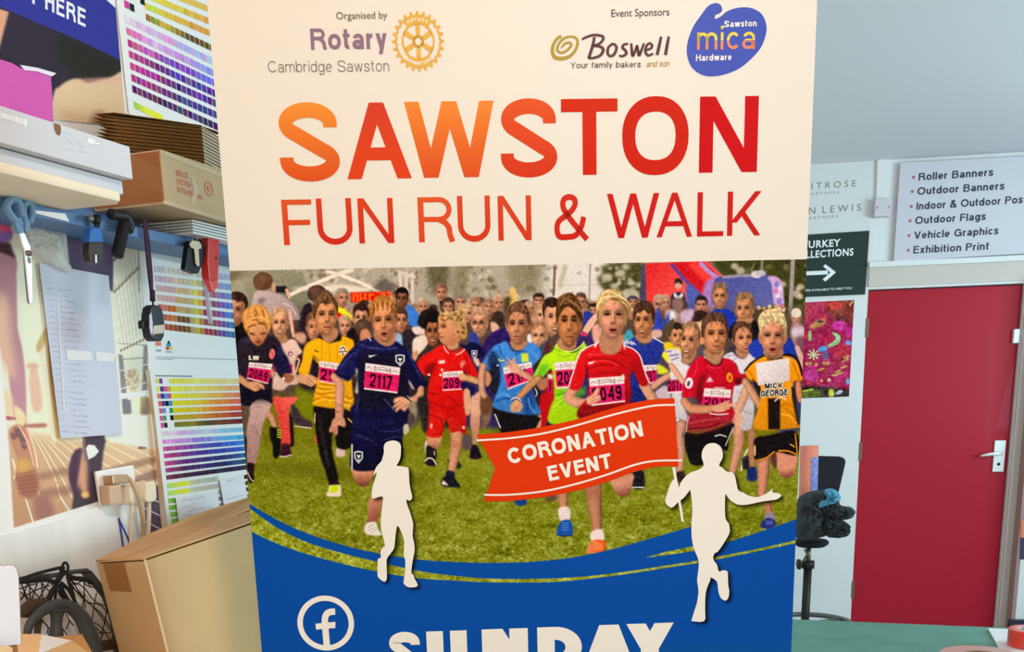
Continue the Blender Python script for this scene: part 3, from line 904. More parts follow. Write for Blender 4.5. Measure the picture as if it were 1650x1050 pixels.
m_coat = mat('dark_coat_cloth', (54, 66, 70), .85, ref=WR, noise=.3, scale=25, bump=.4, bscale=60)
m_teal = mat('teal_lining', (72, 142, 172), .8, ref=WR, noise=.15, scale=30)
ct = empty('coat', (P_(1325, 860)[0], YS, zx), 'dark coat with teal lining dumped on the black stool', 'coat')
blob(M(), [(1286, 806), (1296, 795), (1312, 790), (1328, 788), (1346, 795), (1352, 812), (1350, 838), (1344, 856), (1326, 864), (1302, 870), (1284, 868), (1278, 840)], YS - .10, .10, seed=4, amp=.3).build('coat_body', m_coat, ct, smooth=True)
blob(M(), [(1334, 818), (1345, 809), (1358, 815), (1372, 817), (1376, 826), (1368, 834), (1352, 838), (1338, 838)], YS - .17, .07, seed=8, amp=.3).build('sleeve', m_coat, ct, smooth=True)
blob(M(), [(1332, 838), (1346, 836), (1362, 840), (1368, 850), (1364, 862), (1344, 866), (1332, 862)], YS - .15, .075, seed=9, amp=.35).build('sleeve', m_coat, ct, smooth=True)
blob(M(), [(1329, 789), (1341, 787), (1351, 793), (1354, 803), (1344, 810), (1330, 814), (1319, 818), (1324, 808), (1334, 803)], YS - .20, .035, seed=5, amp=.3).build('lining', m_teal, ct, smooth=True)

YR = 4.64
a = depth(1304, 718, YR); b = depth(1301, 830, YR); k = (a[2] - zx - .012) / (a[2] - b[2]); foot = a + (b - a) * k
rr = 14.3 * YR / F_PX
vr = M().tube([foot, a], rr, 28).build('vinyl_roll', mat('orange_vinyl', (202, 132, 112), .35, ref=WR))
props(vr, 'salmon orange roll with a blue label standing behind the dark coat on the stool', 'vinyl roll')
g_ = M(); ax = (a - foot) / np.linalg.norm(a - foot); t0 = a - ax * .05; L_ = []; R_ = []
x = np.array([1., 0, 0]) - ax * ax[0]; x /= np.linalg.norm(x); y = np.cross(ax, x)
if y[1] > 0: y = -y
for i in range(14):
    th = math.radians(-5 + i * 7.5); o = (x * math.cos(th) + y * math.sin(th)) * (rr + .0012); L_.append(t0 + o); R_.append(t0 - ax * .22 + o)
g_.strip(L_, R_); g_.build('blue_label', mat('blue_label', (112, 130, 190), .5, ref=WR, noise=.5, scale=60), vr)

# =================================================================== green table at the right with things on it
ZT = .75
bl_, br_ = level(1280, 997, ZT), level(1605, 1010, ZT)
e = (br_ - bl_) / np.linalg.norm(br_ - bl_); nf = np.array([e[1], -e[0], 0]); nf = nf if nf[1] < 0 else -nf
tl = bl_ - e * .30; tr_ = bl_ + e * 1.75
tb = empty('work_table', ((tl + tr_) / 2 * np.array([1, 1, 0]) + nf * .35), 'green topped work table standing behind the banner at the right', 'table')
m_green = mat('green_table_top', (92, 146, 128), .5, ref=(225, 232, 228), noise=.12, scale=14, bump=.1, bscale=120)
m_leg = mat('table_steel', (90, 92, 95), .45, metal=.5)
M().prism([tl, tr_, tr_ + nf * .72, tl + nf * .72], (0, 0, -.03)).build('table_top', m_green, tb, bevel=.003)
for q in (tl + e * .05 + nf * .05, tr_ - e * .05 + nf * .05, tr_ - e * .05 + nf * .67, tl + e * .05 + nf * .67):
    M().box((q[0], q[1], .36), (.022, .022, .36)).build('leg', m_leg, tb, bevel=.003)
b = M().prism([level(x, y, ZT + .0065) for x, y in ((1592, 1011.5), (1760, 1019), (1800, 1078), (1630, 1078))], (0, 0, -.006)).build('white_board', mat('white_panel', (226, 226, 222), .45, ref=(225, 232, 228), noise=.06, scale=30), bevel=.001)
props(b, 'white board lying on the right end of the green table', 'board')
q = level(1656, 1040, ZT + .0065)
tp = empty('tape_roll', q, 'red roll of tape lying on the white board at the right edge', 'tape')
M().lathe(q, [(.029, .0005), (.049, .0005), (.050, .003), (.050, .043), (.048, .046), (.029, .046), (.029, .0005)], 40).build('tape', mat('red_tape', (222, 72, 56), .25, ref=(225, 232, 228), coat=.4), tp, smooth=False)
M().lathe(q, [(.0262, .0), (.0288, .0), (.0288, .0465), (.0262, .0465), (.0262, .0)], 40).build('core', mat('tape_core', (222, 190, 190), .5), tp)
zt2 = ZT + .042; q = level(1553, 1039, zt2); rad = .098; q = q + np.array([0, -rad, 0]); q[2] = ZT
ps = empty('film_roll', q, 'flat pale pink roll lying at the front of the green table', 'tape')
M().lathe(q, [(.045, .0005), (rad - .003, .0005), (rad, .004), (rad, .038), (rad - .003, .042), (.045, .042), (.045, .0005)], 56).build('film', mat('pale_film', (200, 162, 150), .3, ref=(225, 232, 228), coat=.3), ps)
M().lathe(q, [(.038, 0), (.0445, 0), (.0445, .0425), (.038, .0425), (.038, 0)], 40).build('core', mat('card_core', (160, 130, 100), .7), ps)

# =================================================================== the left wall: posters and charts
m_paper = mat('sheet_paper', (224, 228, 230), .55, ref=None)
# dark poster under the ceiling
cv = Canvas(-80, -80, 215, 300, 2.5, (45, 45, 50))
cv.P([-80, -80, 215, -80, 215, 300, -80, 300], (48, 46, 56), sm=False)
cv.P([-80, -10, 16, 20, 13, 60, 13, 110, -80, 90], (196, 152, 122), 1.0, sm=False)
cv.P([14, 18, 120, 60, 200, 98, 200, 130, 140, 134, 84, 160, 70, 200, -10, 110], (52, 48, 60), 1.5, sm=False)
cv.P([100, 55, 200, 98, 200, 128, 145, 134, 125, 126, 95, 100], (44, 46, 42), 8)
cv.P([84, 160, 95, 140, 112, 129, 126, 127, 140, 133, 152, 131, 175, 126, 215, 124, 215, 300, 60, 300], (200, 180, 146), 1.5, grad=((196, 172, 136), 120, 150, 150, 205))
cv.P([120, 128, 200, 124, 200, 130, 150, 136], (205, 160, 140), 2, a=.6); cv.E(160, 203, 16, 22, (120, 80, 50), 12, .7)
cv.P([-80, -60, 215, -60, 215, 106, 194, 97, 120, 62, 60, 37, 0, 11, -80, -20], (52, 58, 138), .8, sm=False)
cv.P([148, -20, 215, -20, 215, 26, 187, 14], (215, 225, 225), .5, sm=False)
cv.T('HERE', (72.5, 14.5), (137.5, 44), (0, -28.5), (236, 240, 246), .2, .2)
cv.T('T', (45, 2.5), (62, 10), (0, -28.5), (236, 240, 246), .2, .2)
cv.noise((-80, -80, 215, 300), 1.0, 2.2, 5)
poster('event_poster', [(-70, -75), (181, -42), (203, 205), (-70, 175)], LW, .002, cv, 300, 300, WL, 'upper left poster with a blue band reading HERE over dark clothing', 'poster', paper=m_paper)

# large poster of a runner's legs on a track
cv = Canvas(-50, 330, 275, 880, 2.2, (208, 212, 192))
cv.P([-50, 330, 275, 330, 275, 720, -50, 720], (206, 210, 188), sm=False)
cv.P([40, 500, 120, 500, 240, 560, 275, 720, 60, 720, 30, 600], (222, 220, 190), 20)
cv.P([-50, 700, 60, 700, 150, 710, 275, 715, 275, 880, -50, 880], (170, 132, 100), 5, grad=((205, 180, 140), 120, 860, 200, 700))
cv.P([-50, 330, 18, 345, 16, 400, 10, 415, 24, 440, 27, 520, -50, 560], (176, 128, 140), 2, sm=False)
cv.P([-50, 345, 0, 340, 14, 362, 15, 380, -50, 395], (200, 70, 110), 2); cv.P([-20, 384, 14, 372, 17, 386, -20, 400], (120, 80, 150), 2); cv.P([-20, 396, 12, 391, 20, 404, 22, 420, -20, 418], (60, 35, 45), 2)
cv.P([-50, 412, 20, 414, 26, 450, 27, 520, 35, 560, 40, 600, 42, 650, 40, 692, 22, 672, 15, 620, 6, 580, -50, 545], (158, 112, 122), 1.2, grad=((172, 128, 140), 10, 420, 40, 670))
cv.P([0, 470, 14, 490, 20, 560, 25, 610, 12, 600, -10, 560], (208, 172, 140), 6, a=.8); cv.P([22, 655, 34, 660, 41, 672, 38, 686, 28, 690], (222, 200, 150), 1.5)
for x0, y0, x1, y1 in ((42, 586, 60, 665), (46, 590, 62, 592), (50, 663, 70, 660), (62, 590, 70, 660)): cv.L([x0, y0, x1, y1], 2.4, (228, 224, 196), .5)
cv.P([47, 600, 60, 597, 68, 655, 52, 660], (206, 172, 150), 2); cv.P([45, 585, 60, 586, 60, 594, 44, 593], (200, 165, 145), 1.5); cv.P([3, 625, 18, 640, 20, 665, 5, 668], (210, 190, 150), 3)
cv.P([62, 560, 72, 545, 80, 520, 86, 545, 84, 620, 92, 705, 82, 706, 74, 640], (206, 206, 180), 2); cv.P([78, 545, 86, 540, 88, 600, 96, 700, 90, 706, 80, 620, 76, 560], (150, 112, 60), 2, grad=((190, 170, 110), 85, 600, 92, 700))
cv.P([58, 556, 78, 520, 82, 530, 64, 566], (178, 158, 104), 1.5)
cv.P([-10, 668, 22, 672, 22, 676, -10, 676], (160, 80, 90), 1); cv.P([40, 684, 72, 682, 72, 688, 40, 688], (150, 90, 80), 2)
for i, (xa, ya, xb, yb) in enumerate(((48, 700, 60, 752), (52, 700, 90, 775), (60, 704, 115, 800), (66, 704, 118, 770), (72, 704, 170, 800), (85, 704, 205, 800), (100, 706, 250, 800), (130, 708, 275, 792), (165, 712, 275, 770), (200, 716, 275, 752))):
    cv.L([xa, ya, (xa + xb) / 2 + 2, (ya + yb) / 2, xb, yb], [1.2, 1.8, 2.2], (238, 222, 190), .4)
for p in ((22, 745, 40, 800, 54, 845), (60, 790, 70, 810, 88, 838), (92, 780, 97, 800, 114, 826), (20, 740, 24, 760, 22, 770)): cv.L(p, 2.4, (240, 228, 205), .4)
cv.P([60, 764, 112, 752, 116, 762, 66, 772], (140, 104, 84), 3, a=.8); cv.P([66, 790, 116, 782, 116, 795, 70, 800], (130, 92, 78), 3, a=.7); cv.P([55, 800, 78, 800, 88, 838, 60, 842], (140, 100, 90), 4)
cv.P([26, 690, 42, 690, 48, 712, 56, 745, 52, 750, 40, 720, 24, 702], (206, 120, 110), 1)
cv.P([14, 695, 24, 684, 38, 690, 50, 735, 60, 765, 62, 785, 56, 800, 44, 802, 34, 797, 27, 780, 24, 760, 28, 742, 18, 715], (170, 124, 96), .8)
cv.P([25, 765, 42, 755, 58, 765, 62, 786, 54, 800, 42, 802, 32, 795], (142, 92, 72), 3); cv.P([26, 742, 44, 740, 50, 755, 30, 764], (190, 150, 80), 4)
for k in range(6): cv.L([26 + k * .6, 764 + k * 6, 58 + k * .4, 758 + k * 6.5], 1.2, (104, 64, 52), .8, .7)
for x, y, w_, h_ in ((29, 697, 6, 7), (36, 708, 5, 5), (38, 719, 4, 4), (21, 702, 4, 5)): cv.P([x - w_, y - h_, x + w_, y - h_ + 2, x + w_, y + h_, x - w_ + 2, y + h_], (112, 78, 84), 1)
cv.L([30, 686, 44, 712, 54, 750], [2, 3, 2], (230, 180, 150), .6)
cv.P([136, 700, 169, 700, 166, 730, 160, 790, 161, 822, 120, 830, 118, 800, 130, 770, 134, 730], (58, 50, 62), 1.2); cv.P([133, 724, 120, 726, 112, 745, 110, 768, 116, 790, 122, 800, 128, 760], (62, 44, 64), 1.2)
cv.P([128, 760, 134, 725, 140, 745, 140, 780, 143, 800, 134, 795, 126, 780], (190, 140, 110), 3); cv.E(137, 797, 6, 5, (235, 180, 110), 4); cv.L([136, 702, 137, 740], 4, (120, 90, 90), 2, .7)
cv.P([138, 722, 142, 716, 152, 717, 159, 727, 152, 735, 142, 740], (214, 224, 220), .6, sm=False)
cv.P([93, 350, 185, 376, 182, 445, 182, 470, 115, 440, 100, 400], (70, 62, 84), 1.5, sm=False)
cv.P([182, 385, 222, 372, 240, 560, 236, 600, 200, 600, 184, 520], (212, 212, 192), 1, sm=False)
for k in range(9): cv.L([184 + k * 5.5, 455 - k * 7, 200 + k * 5, 560 - k * 4], .8, (150, 150, 132), .3, .8)
for k in range(6): cv.L([184, 470 + k * 18 - 8, 226, 436 + k * 20 - 12], .7, (160, 158, 140), .3, .7)
cv.L([184, 470, 222, 432], 4.5, (140, 128, 104), .6); [cv.L([188 + k * 6, 466 - k * 6, 190 + k * 6, 472 - k * 6], 1, (215, 210, 190), .3) for k in range(6)]
cv.L([183, 420, 212, 384], 3, (80, 72, 66), .5); cv.L([222, 384, 224, 470], 1.2, (95, 95, 90), .4)
cv.L([188, 566, 240, 540], 6, (228, 222, 196), .5); [cv.L([194 + k * 5, 566 - k * 2.4, 196 + k * 5, 562 - k * 2.4], 2.4, (120, 105, 85), .4) for k in range(9)]
cv.L([190, 553, 236, 556], 1.2, (130, 120, 100), .4); cv.L([192, 579, 236, 576], 1.4, (120, 115, 100), .4)
cv.P([190, 570, 197, 572, 208, 665, 210, 668, 198, 668], (120, 118, 124), 1, sm=False); cv.P([231, 556, 238, 556, 236, 640, 228, 640], (120, 110, 112), 1.5, sm=False)
cv.E(213, 612, 11, 18, (190, 160, 128), 5); cv.noise((200, 595, 228, 630), 2, 18, 4)
for p in ((194, 597, 240, 586), (194, 626, 244, 614), (204, 630, 224, 596), (200, 604, 230, 632)): cv.L(p, 1.6, (230, 226, 208), .4)
cv.L([196, 638, 244, 632], 9, (226, 228, 214), .6); cv.P([197, 644, 210, 644, 212, 666, 198, 666], (106, 106, 116), 1, sm=False)
cv.P([226, 640, 240, 640, 234, 722, 224, 722], (150, 132, 84), 1.2, sm=False, grad=((90, 84, 96), 228, 650, 240, 655)); cv.L([224, 721, 234, 721], 3, (40, 30, 30), .6); cv.P([238, 645, 250, 645, 252, 666, 238, 666], (160, 140, 110), 2)
cv.P([196, 668, 246, 668, 252, 725, 240, 722, 180, 712, 168, 706, 168, 690], (222, 222, 204), 2, sm=False)
cv.P([175, 754, 250, 735, 254, 744, 178, 762], (140, 108, 84), 2, a=.8); cv.P([215, 770, 256, 755, 258, 768, 220, 780], (130, 100, 88), 2, a=.8)
cv.P([232, 780, 275, 785, 275, 880, 236, 880], (74, 62, 78), 2, sm=False)
for k in range(4): cv.L([230, 796 + k * 21, 275, 818 + k * 21], 2, (210, 180, 170), .4)
cv.P([-50, 560, 0, 560, 6, 640, 14, 720, 22, 855, 22, 880, -50, 880], (214, 218, 224), .8, sm=False)
cv.P([-50, 866, 22, 850, 160, 807, 160, 826, 0, 868, -50, 880], (228, 234, 234), .6, sm=False); cv.P([236, 866, 275, 854, 275, 880, 236, 880], (232, 236, 234), .6, sm=False)
cv.noise((-50, 330, 275, 880), 1.1, 3.5, 6); cv.a[:] = cv.a * .93 + 20
poster('runner_poster', [(-45, 345), (240, 360), (268, 866), (-45, 874)], LW, .002, cv, 420, 640, WL, "large faded poster of a runner's legs on a running track below the blue shelf", 'poster', paper=m_paper)

ln = M().prism(pw(LW, [(-70, 882), (160, 821), (166, 806), (229, 792), (238, 872), (243, 1010), (-70, 1050)], .0045), -LW.n * .002).build('lining_sheet', mat('scuffed_lining', (226, 238, 246), .6, ref=WL, noise=.10, scale=7, bump=.1, bscale=60, stretch=(3, 3, .4)))
props(ln, 'scuffed white sheet on the wall below the runner poster, marked with blue strokes', 'sheet')
g_ = M()
for a, b in (((191, 834), (200, 892)), ((191, 836), (212, 880))):
    q = pw(LW, [(a[0] - 1.6, a[1]), (a[0] + 1.6, a[1]), (b[0] + 1.8, b[1]), (b[0] - 1.8, b[1])], .0045, .0006); g_.ngon(q)
g_.build('blue_mark', mat('blue_marker', (62, 88, 168), .5, ref=WL), ln)

mc = M().prism(pw(LW, [(-40, 84), (18, 101), (36, 111), (46, 107), (82, 122), (84, 150), (86, 198), (-40, 164)], .010), -LW.n * .002).build('magenta_card', mat('magenta_card', (188, 86, 164), .7, ref=WL, noise=.05, scale=20), None)
props(mc, 'torn magenta card pinned over the upper poster behind the white boxes', 'card')
M().prism(pw(LW, [(33, 104.5), (60, 109), (91, 118), (84, 123), (60, 115), (40, 113)], .012), -LW.n * .002).build('torn_edge', mat('torn_white', (205, 208, 222), .7, ref=WL), mc)

# --- colour charts
def ramp(keys, n):
    k = np.asarray(keys, float); t = np.linspace(0, len(k) - 1, n); i = np.minimum(t.astype(int), len(k) - 2); f = (t - i)[:, None]
    return k[i] * (1 - f) + k[i + 1] * f


def swatches(items, pl, d, p0, p1, h, n, keys, jit=8, seed=0, fill=.86, lean=0.0):
    g = np.random.default_rng(seed)
    cs = ramp(keys, n) + g.normal(size=(n, 3)) * jit
    p0 = np.asarray(p0, float); p1 = np.asarray(p1, float); e = (p1 - p0) / n
    for i in range(n):
        a = p0 + e * i; b = a + e * fill; dn = np.array([h * .1, h])
        items.append((pw(pl, [a, b, b + dn, a + dn], d, .0007), np.clip(cs[i], 5, 250)))


def patch(items, pl, d, x, y, w_, h, rgb, sl=0.0):
    items.append((pw(pl, [(x, y), (x + w_, y + w_ * sl), (x + w_ + h * .1, y + h + w_ * sl), (x + h * .1, y + h)], d, .0007), rgb))


def chart(label, corners, d, items, group=None):
    o = M().prism(pw(LW, corners, d), -LW.n * .0012).build('colour_chart', mat('chart_paper', (214, 222, 224), .5, ref=WL))
    props(o, label, 'colour chart', 'colour charts on the left wall')
    color_quads('swatch_grid', items, WL, INK, o)
    return o


it = []
ex = lambda p0, p1, x: (x, p0[1] + (p1[1] - p0[1]) * (x - p0[0]) / (p1[0] - p0[0]))
up_rows = [((230, -32), (337, 10), [(225, 215, 70), (235, 180, 70), (235, 150, 60)]), ((231.5, -14), (338, 30), [(215, 210, 60), (230, 175, 60), (225, 120, 55)]),
           ((233, 4), (339, 49), [(200, 200, 60), (215, 170, 50), (205, 140, 60), (205, 100, 50)]), ((234.5, 22), (340, 72), [(130, 130, 40), (180, 170, 50), (90, 75, 35), (110, 70, 35), (120, 60, 35), (80, 40, 30)])]
for i, (a, b, k) in enumerate(up_rows): swatches(it, LW, .003, a, ex(a, b, 400), 10.5, 21, k, 9, i)
lo_rows = [((201.3, 24.8), (341, 93), [(220, 190, 220), (205, 170, 220), (175, 160, 225), (170, 205, 230), (160, 215, 225)]),
           ((203.2, 43.8), (342.9, 112), [(200, 90, 170), (215, 160, 215), (180, 140, 210), (150, 140, 225), (100, 160, 225), (110, 195, 225)]),
           ((205.3, 62.9), (344.8, 128), [(190, 60, 140), (170, 80, 170), (110, 70, 170), (110, 90, 190), (60, 90, 200), (70, 160, 215)]),
           ((207, 81), (345.7, 145), [(190, 60, 140), (110, 40, 110), (90, 60, 150), (80, 55, 150), (60, 50, 140), (50, 60, 160)]),
           ((209, 100), (346.7, 161), [(180, 60, 140), (160, 50, 130), (70, 50, 110), (90, 60, 160), (50, 45, 110), (45, 50, 130)]),
           ((210.9, 119), (348.6, 180), [(165, 55, 130), (120, 50, 110), (80, 60, 120), (60, 60, 130), (50, 50, 110), (40, 45, 110)]),
           ((212.4, 137), (350, 199), [(100, 45, 90), (80, 45, 90), (70, 50, 100), (60, 50, 100), (45, 45, 90), (40, 40, 90)])]
for i, (a, b, k) in enumerate(lo_rows): swatches(it, LW, .003, a, ex(a, b, 400), 11.5, 23, k, 11, 20 + i)
a, b = (215, 163), (262, 186); swatches(it, LW, .003, a, b, 11, 6, [(160, 205, 90), (215, 220, 70), (225, 220, 60)], 5, 40, fill=1.0)
patch(it, LW, .003, 199.5, 0, 7.5, 12, (200, 60, 140), .45); patch(it, LW, .003, 208, 4.5, 7.5, 12, (40, 45, 50), .45); patch(it, LW, .003, 225, -6, 7, 12, (35, 40, 45), .45); patch(it, LW, .003, 205, -16, 7.5, 12, (60, 110, 190), .45)
chart('topmost colour chart with purple and orange swatches above the cardboard sleeves', [(181, -60), (410, -20), (412, 240), (212, 215)], .003, it)

it = []
swatches(it, LW, .003, (242, 393), (304, 404), 7, 8, [(165, 160, 165), (180, 182, 188)], 5, 1, fill=.8); swatches(it, LW, .003, (245, 408), (304, 420), 7, 8, [(178, 184, 190), (186, 190, 192)], 5, 2, fill=.8)
base = np.array([(205, 165, 165), (210, 160, 160), (208, 165, 160), (205, 160, 155), (215, 180, 110), (205, 170, 110), (200, 165, 110), (205, 180, 120), (225, 205, 60), (210, 165, 70), (190, 70, 90), (185, 75, 95), (160, 80, 105), (150, 90, 150), (110, 100, 190), (90, 120, 200), (70, 130, 190), (60, 150, 165), (55, 140, 140), (70, 130, 120)], float)
for r in range(7):
    a = (248 + r * 1.6, 428 + r * 15.4); b = ex(a, (a[0] + 120, a[1] + 14), 400); n = 20
    k = base.copy(); pale = max(0, (2.4 - r) / 3.2); k = k * (1 - pale) + np.array([200, 202, 200]) * pale
    if r > 2: k *= np.array([1 - .05 * (r - 2)] * 3)
    if r > 3: k[:2] = k[:2] * .5 + np.array((200, 50, 50)) * .5; k[2:4] = (np.array((190, 100, 40)) if r < 6 else np.array((150, 70, 40)))
    if r > 4: k[4:7] = (110, 70, 40)
    swatches(it, LW, .003, a, b, 10, n, k, 7, 60 + r)
for (x0, y0, x1, y1) in ((250, 574.5, 384, 579), (252, 577.5, 280, 578.3), (240, 588.5, 384, 592)):
    it.append((pw(LW, [(x0, y0), (x1, y1), (x1, y1 + .9), (x0, y0 + .9)], .003, .0008), (120, 132, 136)))
patch(it, LW, .003, 250, 550, 9, 7, (215, 130, 110)); patch(it, LW, .003, 270, 549, 3, 5, (30, 40, 50)); patch(it, LW, .003, 268, 553, 7, 5, (60, 140, 190)); patch(it, LW, .003, 267, 558.5, 4.5, 5, (190, 70, 80)); patch(it, LW, .003, 272, 558.5, 5, 5, (225, 205, 70)); patch(it, LW, .003, 251, 563, 8, 3, (150, 155, 160)); patch(it, LW, .003, 267, 566, 10, 1.5, (120, 125, 130))
chart('middle colour chart with pastel and teal swatches behind the tape measure', [(221, 372), (425, 398), (425, 598), (241, 592)], .003, it)

it = []
it += [(pw(LW, [(250, 604), (310, 605), (310, 607), (250, 606.2)], .0045, .0007), (130, 138, 140))]
ends3 = [((250.5, 609.6), (384, 610)), ((252, 622.5), (385, 621)), ((253, 634), (386.7, 632)), ((254.7, 646), (387.7, 642)), ((256, 657.6), (388.6, 653)), ((257, 669.6), (389.6, 663)), ((258.5, 681), (390.6, 674))]
k3 = [[(214, 212, 60), (222, 212, 110), (222, 196, 120), (222, 190, 140), (214, 176, 164)], [(216, 214, 60), (222, 206, 100), (222, 186, 100), (222, 160, 120), (206, 160, 160)],
      [(220, 212, 40), (224, 200, 80), (222, 165, 80), (212, 120, 90), (200, 80, 90)], [(222, 210, 40), (224, 190, 60), (220, 140, 60), (208, 95, 80), (196, 66, 70)],
      [(214, 200, 40), (220, 180, 60), (212, 120, 50), (204, 80, 60), (180, 55, 60)], [(170, 160, 40), (200, 150, 50), (190, 100, 50), (160, 60, 50), (140, 55, 60)], [(120, 120, 40), (130, 120, 40), (80, 70, 40), (120, 60, 50), (100, 40, 50), (110, 50, 60)]]
first = [[(200, 210, 80), (130, 60, 160)], [(220, 215, 90), (60, 50, 140), (200, 80, 150), (220, 140, 60)], [(215, 110, 80), (50, 45, 140), (60, 140, 215), (200, 70, 130)], [(215, 90, 80), (70, 60, 140), (20, 20, 25), (50, 130, 205)],
         [(205, 90, 110), (80, 140, 215), None, (50, 140, 80)], [(200, 90, 130), (60, 140, 120), None, (20, 25, 25)], [(190, 80, 140), (40, 30, 45)]]
for r in range(7):
    a, b = ends3[r]; sl = (b[1] - a[1]) / (b[0] - a[0]); b2 = ex(a, b, 420); x0 = a[0] + 22.5 if r < 6 else a[0] + 22
    swatches(it, LW, .0045, ex(a, b, x0), b2, 8, 27, k3[r], 5, 80 + r, fill=.96)
    for i, c in enumerate(first[r]):
        if c: patch(it, LW, .0045, a[0] + i * 5.6, a[1] + sl * i * 5.6, 4.9, 8, c)
ends4 = [((260, 695), (391.5, 688)), ((261.4, 708), (393.8, 700)), ((262.3, 719.4), (394.6, 709)), ((263.8, 730.8), (395.4, 718.6)), ((265, 743), (396, 729)), ((266.4, 754), (397, 739)), ((267.5, 765.6), (398, 748.6))]
k4 = [[(216, 196, 220), (200, 170, 222), (190, 190, 226), (150, 190, 230), (120, 190, 215), (130, 200, 180)], [(215, 150, 205), (190, 140, 214), (130, 120, 214), (100, 160, 225), (70, 170, 215), (90, 175, 150)],
      [(190, 70, 150), (140, 70, 160), (90, 70, 170), (60, 80, 190), (50, 130, 205), (60, 150, 130)], [(190, 60, 140), (110, 50, 130), (70, 50, 150), (50, 60, 170), (40, 100, 185), (40, 120, 110)],
      [(180, 60, 140), (90, 40, 110), (60, 45, 130), (45, 45, 110), (40, 90, 150), (35, 110, 105)], [(160, 50, 120), (80, 40, 90), (60, 45, 110), (40, 45, 90), (40, 80, 120), (30, 90, 90)], [(110, 45, 80), (70, 35, 60), (50, 35, 60), (45, 40, 60), (40, 50, 65), (35, 60, 55)]]
for r in range(7):
    a, b = ends4[r]; swatches(it, LW, .0045, a, ex(a, b, 420), 7.2, 33, k4[r], 9, 100 + r, fill=.9)
for a, b, i in (((269, 779), (351, 767), 0), ((270, 791), (352, 778.5), 1)):
    swatches(it, LW, .0045, a, ex(a, b, 304), 7.5, 8, [(160, 205, 110), (200, 215, 70), (218, 216, 50)], 4, 130 + i, fill=1); swatches(it, LW, .0045, ex(a, b, 306), b, 7.5, 9, [(190, 192, 160), (170, 172, 165)], 5, 140 + i, fill=.95)
for x, y in ((271, 803), (272, 814), (274, 825), (275.5, 836), (278, 848)):
    patch(it, LW, .0045, x, y, 5.5, 7.5, (120, 180, 60) if y < 840 else (50, 80, 40), -.12); patch(it, LW, .0045, x + 6, y - .7, 5.5, 7.5, (90, 160, 60) if y < 840 else (30, 40, 30), -.12)
for x, y, c in ((351, 790, (150, 155, 140)), (352, 800, (110, 112, 110)), (352.5, 811, (110, 112, 112)), (353.5, 822, (25, 28, 30)), (393, 765, (50, 35, 40)), (395, 775, (60, 45, 40)), (396, 785, (70, 60, 40)), (398, 796, (90, 85, 60)), (399, 806, (190, 190, 190))): patch(it, LW, .0045, x, y, 6, 6.5, c, -.12)
chart('lowest colour chart with yellow, red and violet swatch rows behind the cardboard box', [(238, 586), (420, 588), (432, 850), (268, 874)], .0045, it)
# curled left edge of that chart
g_ = M(); L_ = []; R_ = []
for k in range(15):
    t = k / 14; x = 240 + 31 * t; y = 596 + 266 * t
    L_.append(LW.px(x - 6.5 + 2.5 * math.sin(t * 5), y, .004)); R_.append(LW.px(x + 1, y, .012 * math.sin(math.pi * min(1, t * 1.0)) + .006))
e_ = g_.strip(L_, R_).build('curled_edge', mat('cream_paper_edge', (196, 184, 160), .6, ref=WL), bpy.data.objects['colour_chart.002'], smooth=True)


def note(name, corners, d, label, cat, lines, ref=WL, paper=(208, 214, 220), ink=(158, 164, 182), group=None):
    """a sheet with lines of handwriting; lines: (x0,y0,x1,y1,size)"""
    o = M().prism(pw(LW, corners, d), -LW.n * .0012).build(name, mat('note_paper_%d' % paper[0], paper, .5, ref=ref)); props(o, label, cat, group)
    g_ = M(); g = np.random.default_rng(len(lines) + int(corners[0][0]))
    for x0, y0, x1, y1, sz in lines:
        nx = max(2, int(abs(x1 - x0) / sz * 1.6)); P = []
        for i in range(nx + 1):
            t = i / nx; P.append((x0 + (x1 - x0) * t + g.normal() * sz * .12, y0 + (y1 - y0) * t + g.uniform(-.5, .5) * sz))
        for a, b in zip(P[:-1], P[1:]):
            if g.random() < .16: continue
            g_.ngon(pw(LW, [a, b, (b[0] + .1, b[1] + .8), (a[0] + .1, a[1] + .8)], d, .0006))
    g_.build('handwriting', mat('pencil_ink', ink, .6, ref=ref), o)
    return o


lines = []
for i in range(29):
    y = 436 + i * 9.2; x = 70 + i * .98
    lines.append((x, y, x + 10 + (i * 7) % 6, y + 1.5, 2.6))
    if i > 2: lines.append((x + 20, y + 2, x + 32 + (i * 11) % 20, y + 4, 3.0))
    if i > 4 and i % 3: lines.append((x + 34, y + 3, x + 42 + (i * 5) % 8, y + 4.5, 2.6))
nl = note('list_sheet', [(63.5, 423), (175, 444), (197.5, 699), (98, 706)], .009, 'tall white sheet of handwritten names taped over the runner poster', 'sheet', lines, paper=(180, 190, 206), ink=(150, 156, 178))
g_ = M(); g_.ngon(pw(LW, [(91, 480), (93, 480), (104, 660), (102, 660)], .009, .0008)); g_.ngon(pw(LW, [(106, 563), (147, 566), (148, 581), (108, 579)], .009, .0008)); g_.ngon(pw(LW, [(153, 566), (186, 570), (182, 583), (155, 581)], .009, .0008))
g_.build('sticky_tape', mat('glossy_tape', (222, 230, 240), .08, ref=WL, coat=1), nl)
note('paper_note', [(283.4, 802.8), (350, 790.6), (356, 832), (291, 858)], .0075, 'white handwritten note over the green swatches, left of two', 'note', [(293, 806, 330, 800, 3), (295, 817, 312, 814, 3), (304, 822, 342, 815, 3), (298, 830, 309, 828, 3), (299, 839, 308, 837, 3)])
note('paper_note', [(354, 773.6), (392, 764.7), (403, 822), (364, 832)], .0085, 'white handwritten note beside the banner edge, right of two', 'note', [(364, 776, 378, 772, 3), (366, 803, 393, 796, 3), (367, 812, 390, 806, 3), (369, 821, 397, 813, 3)])

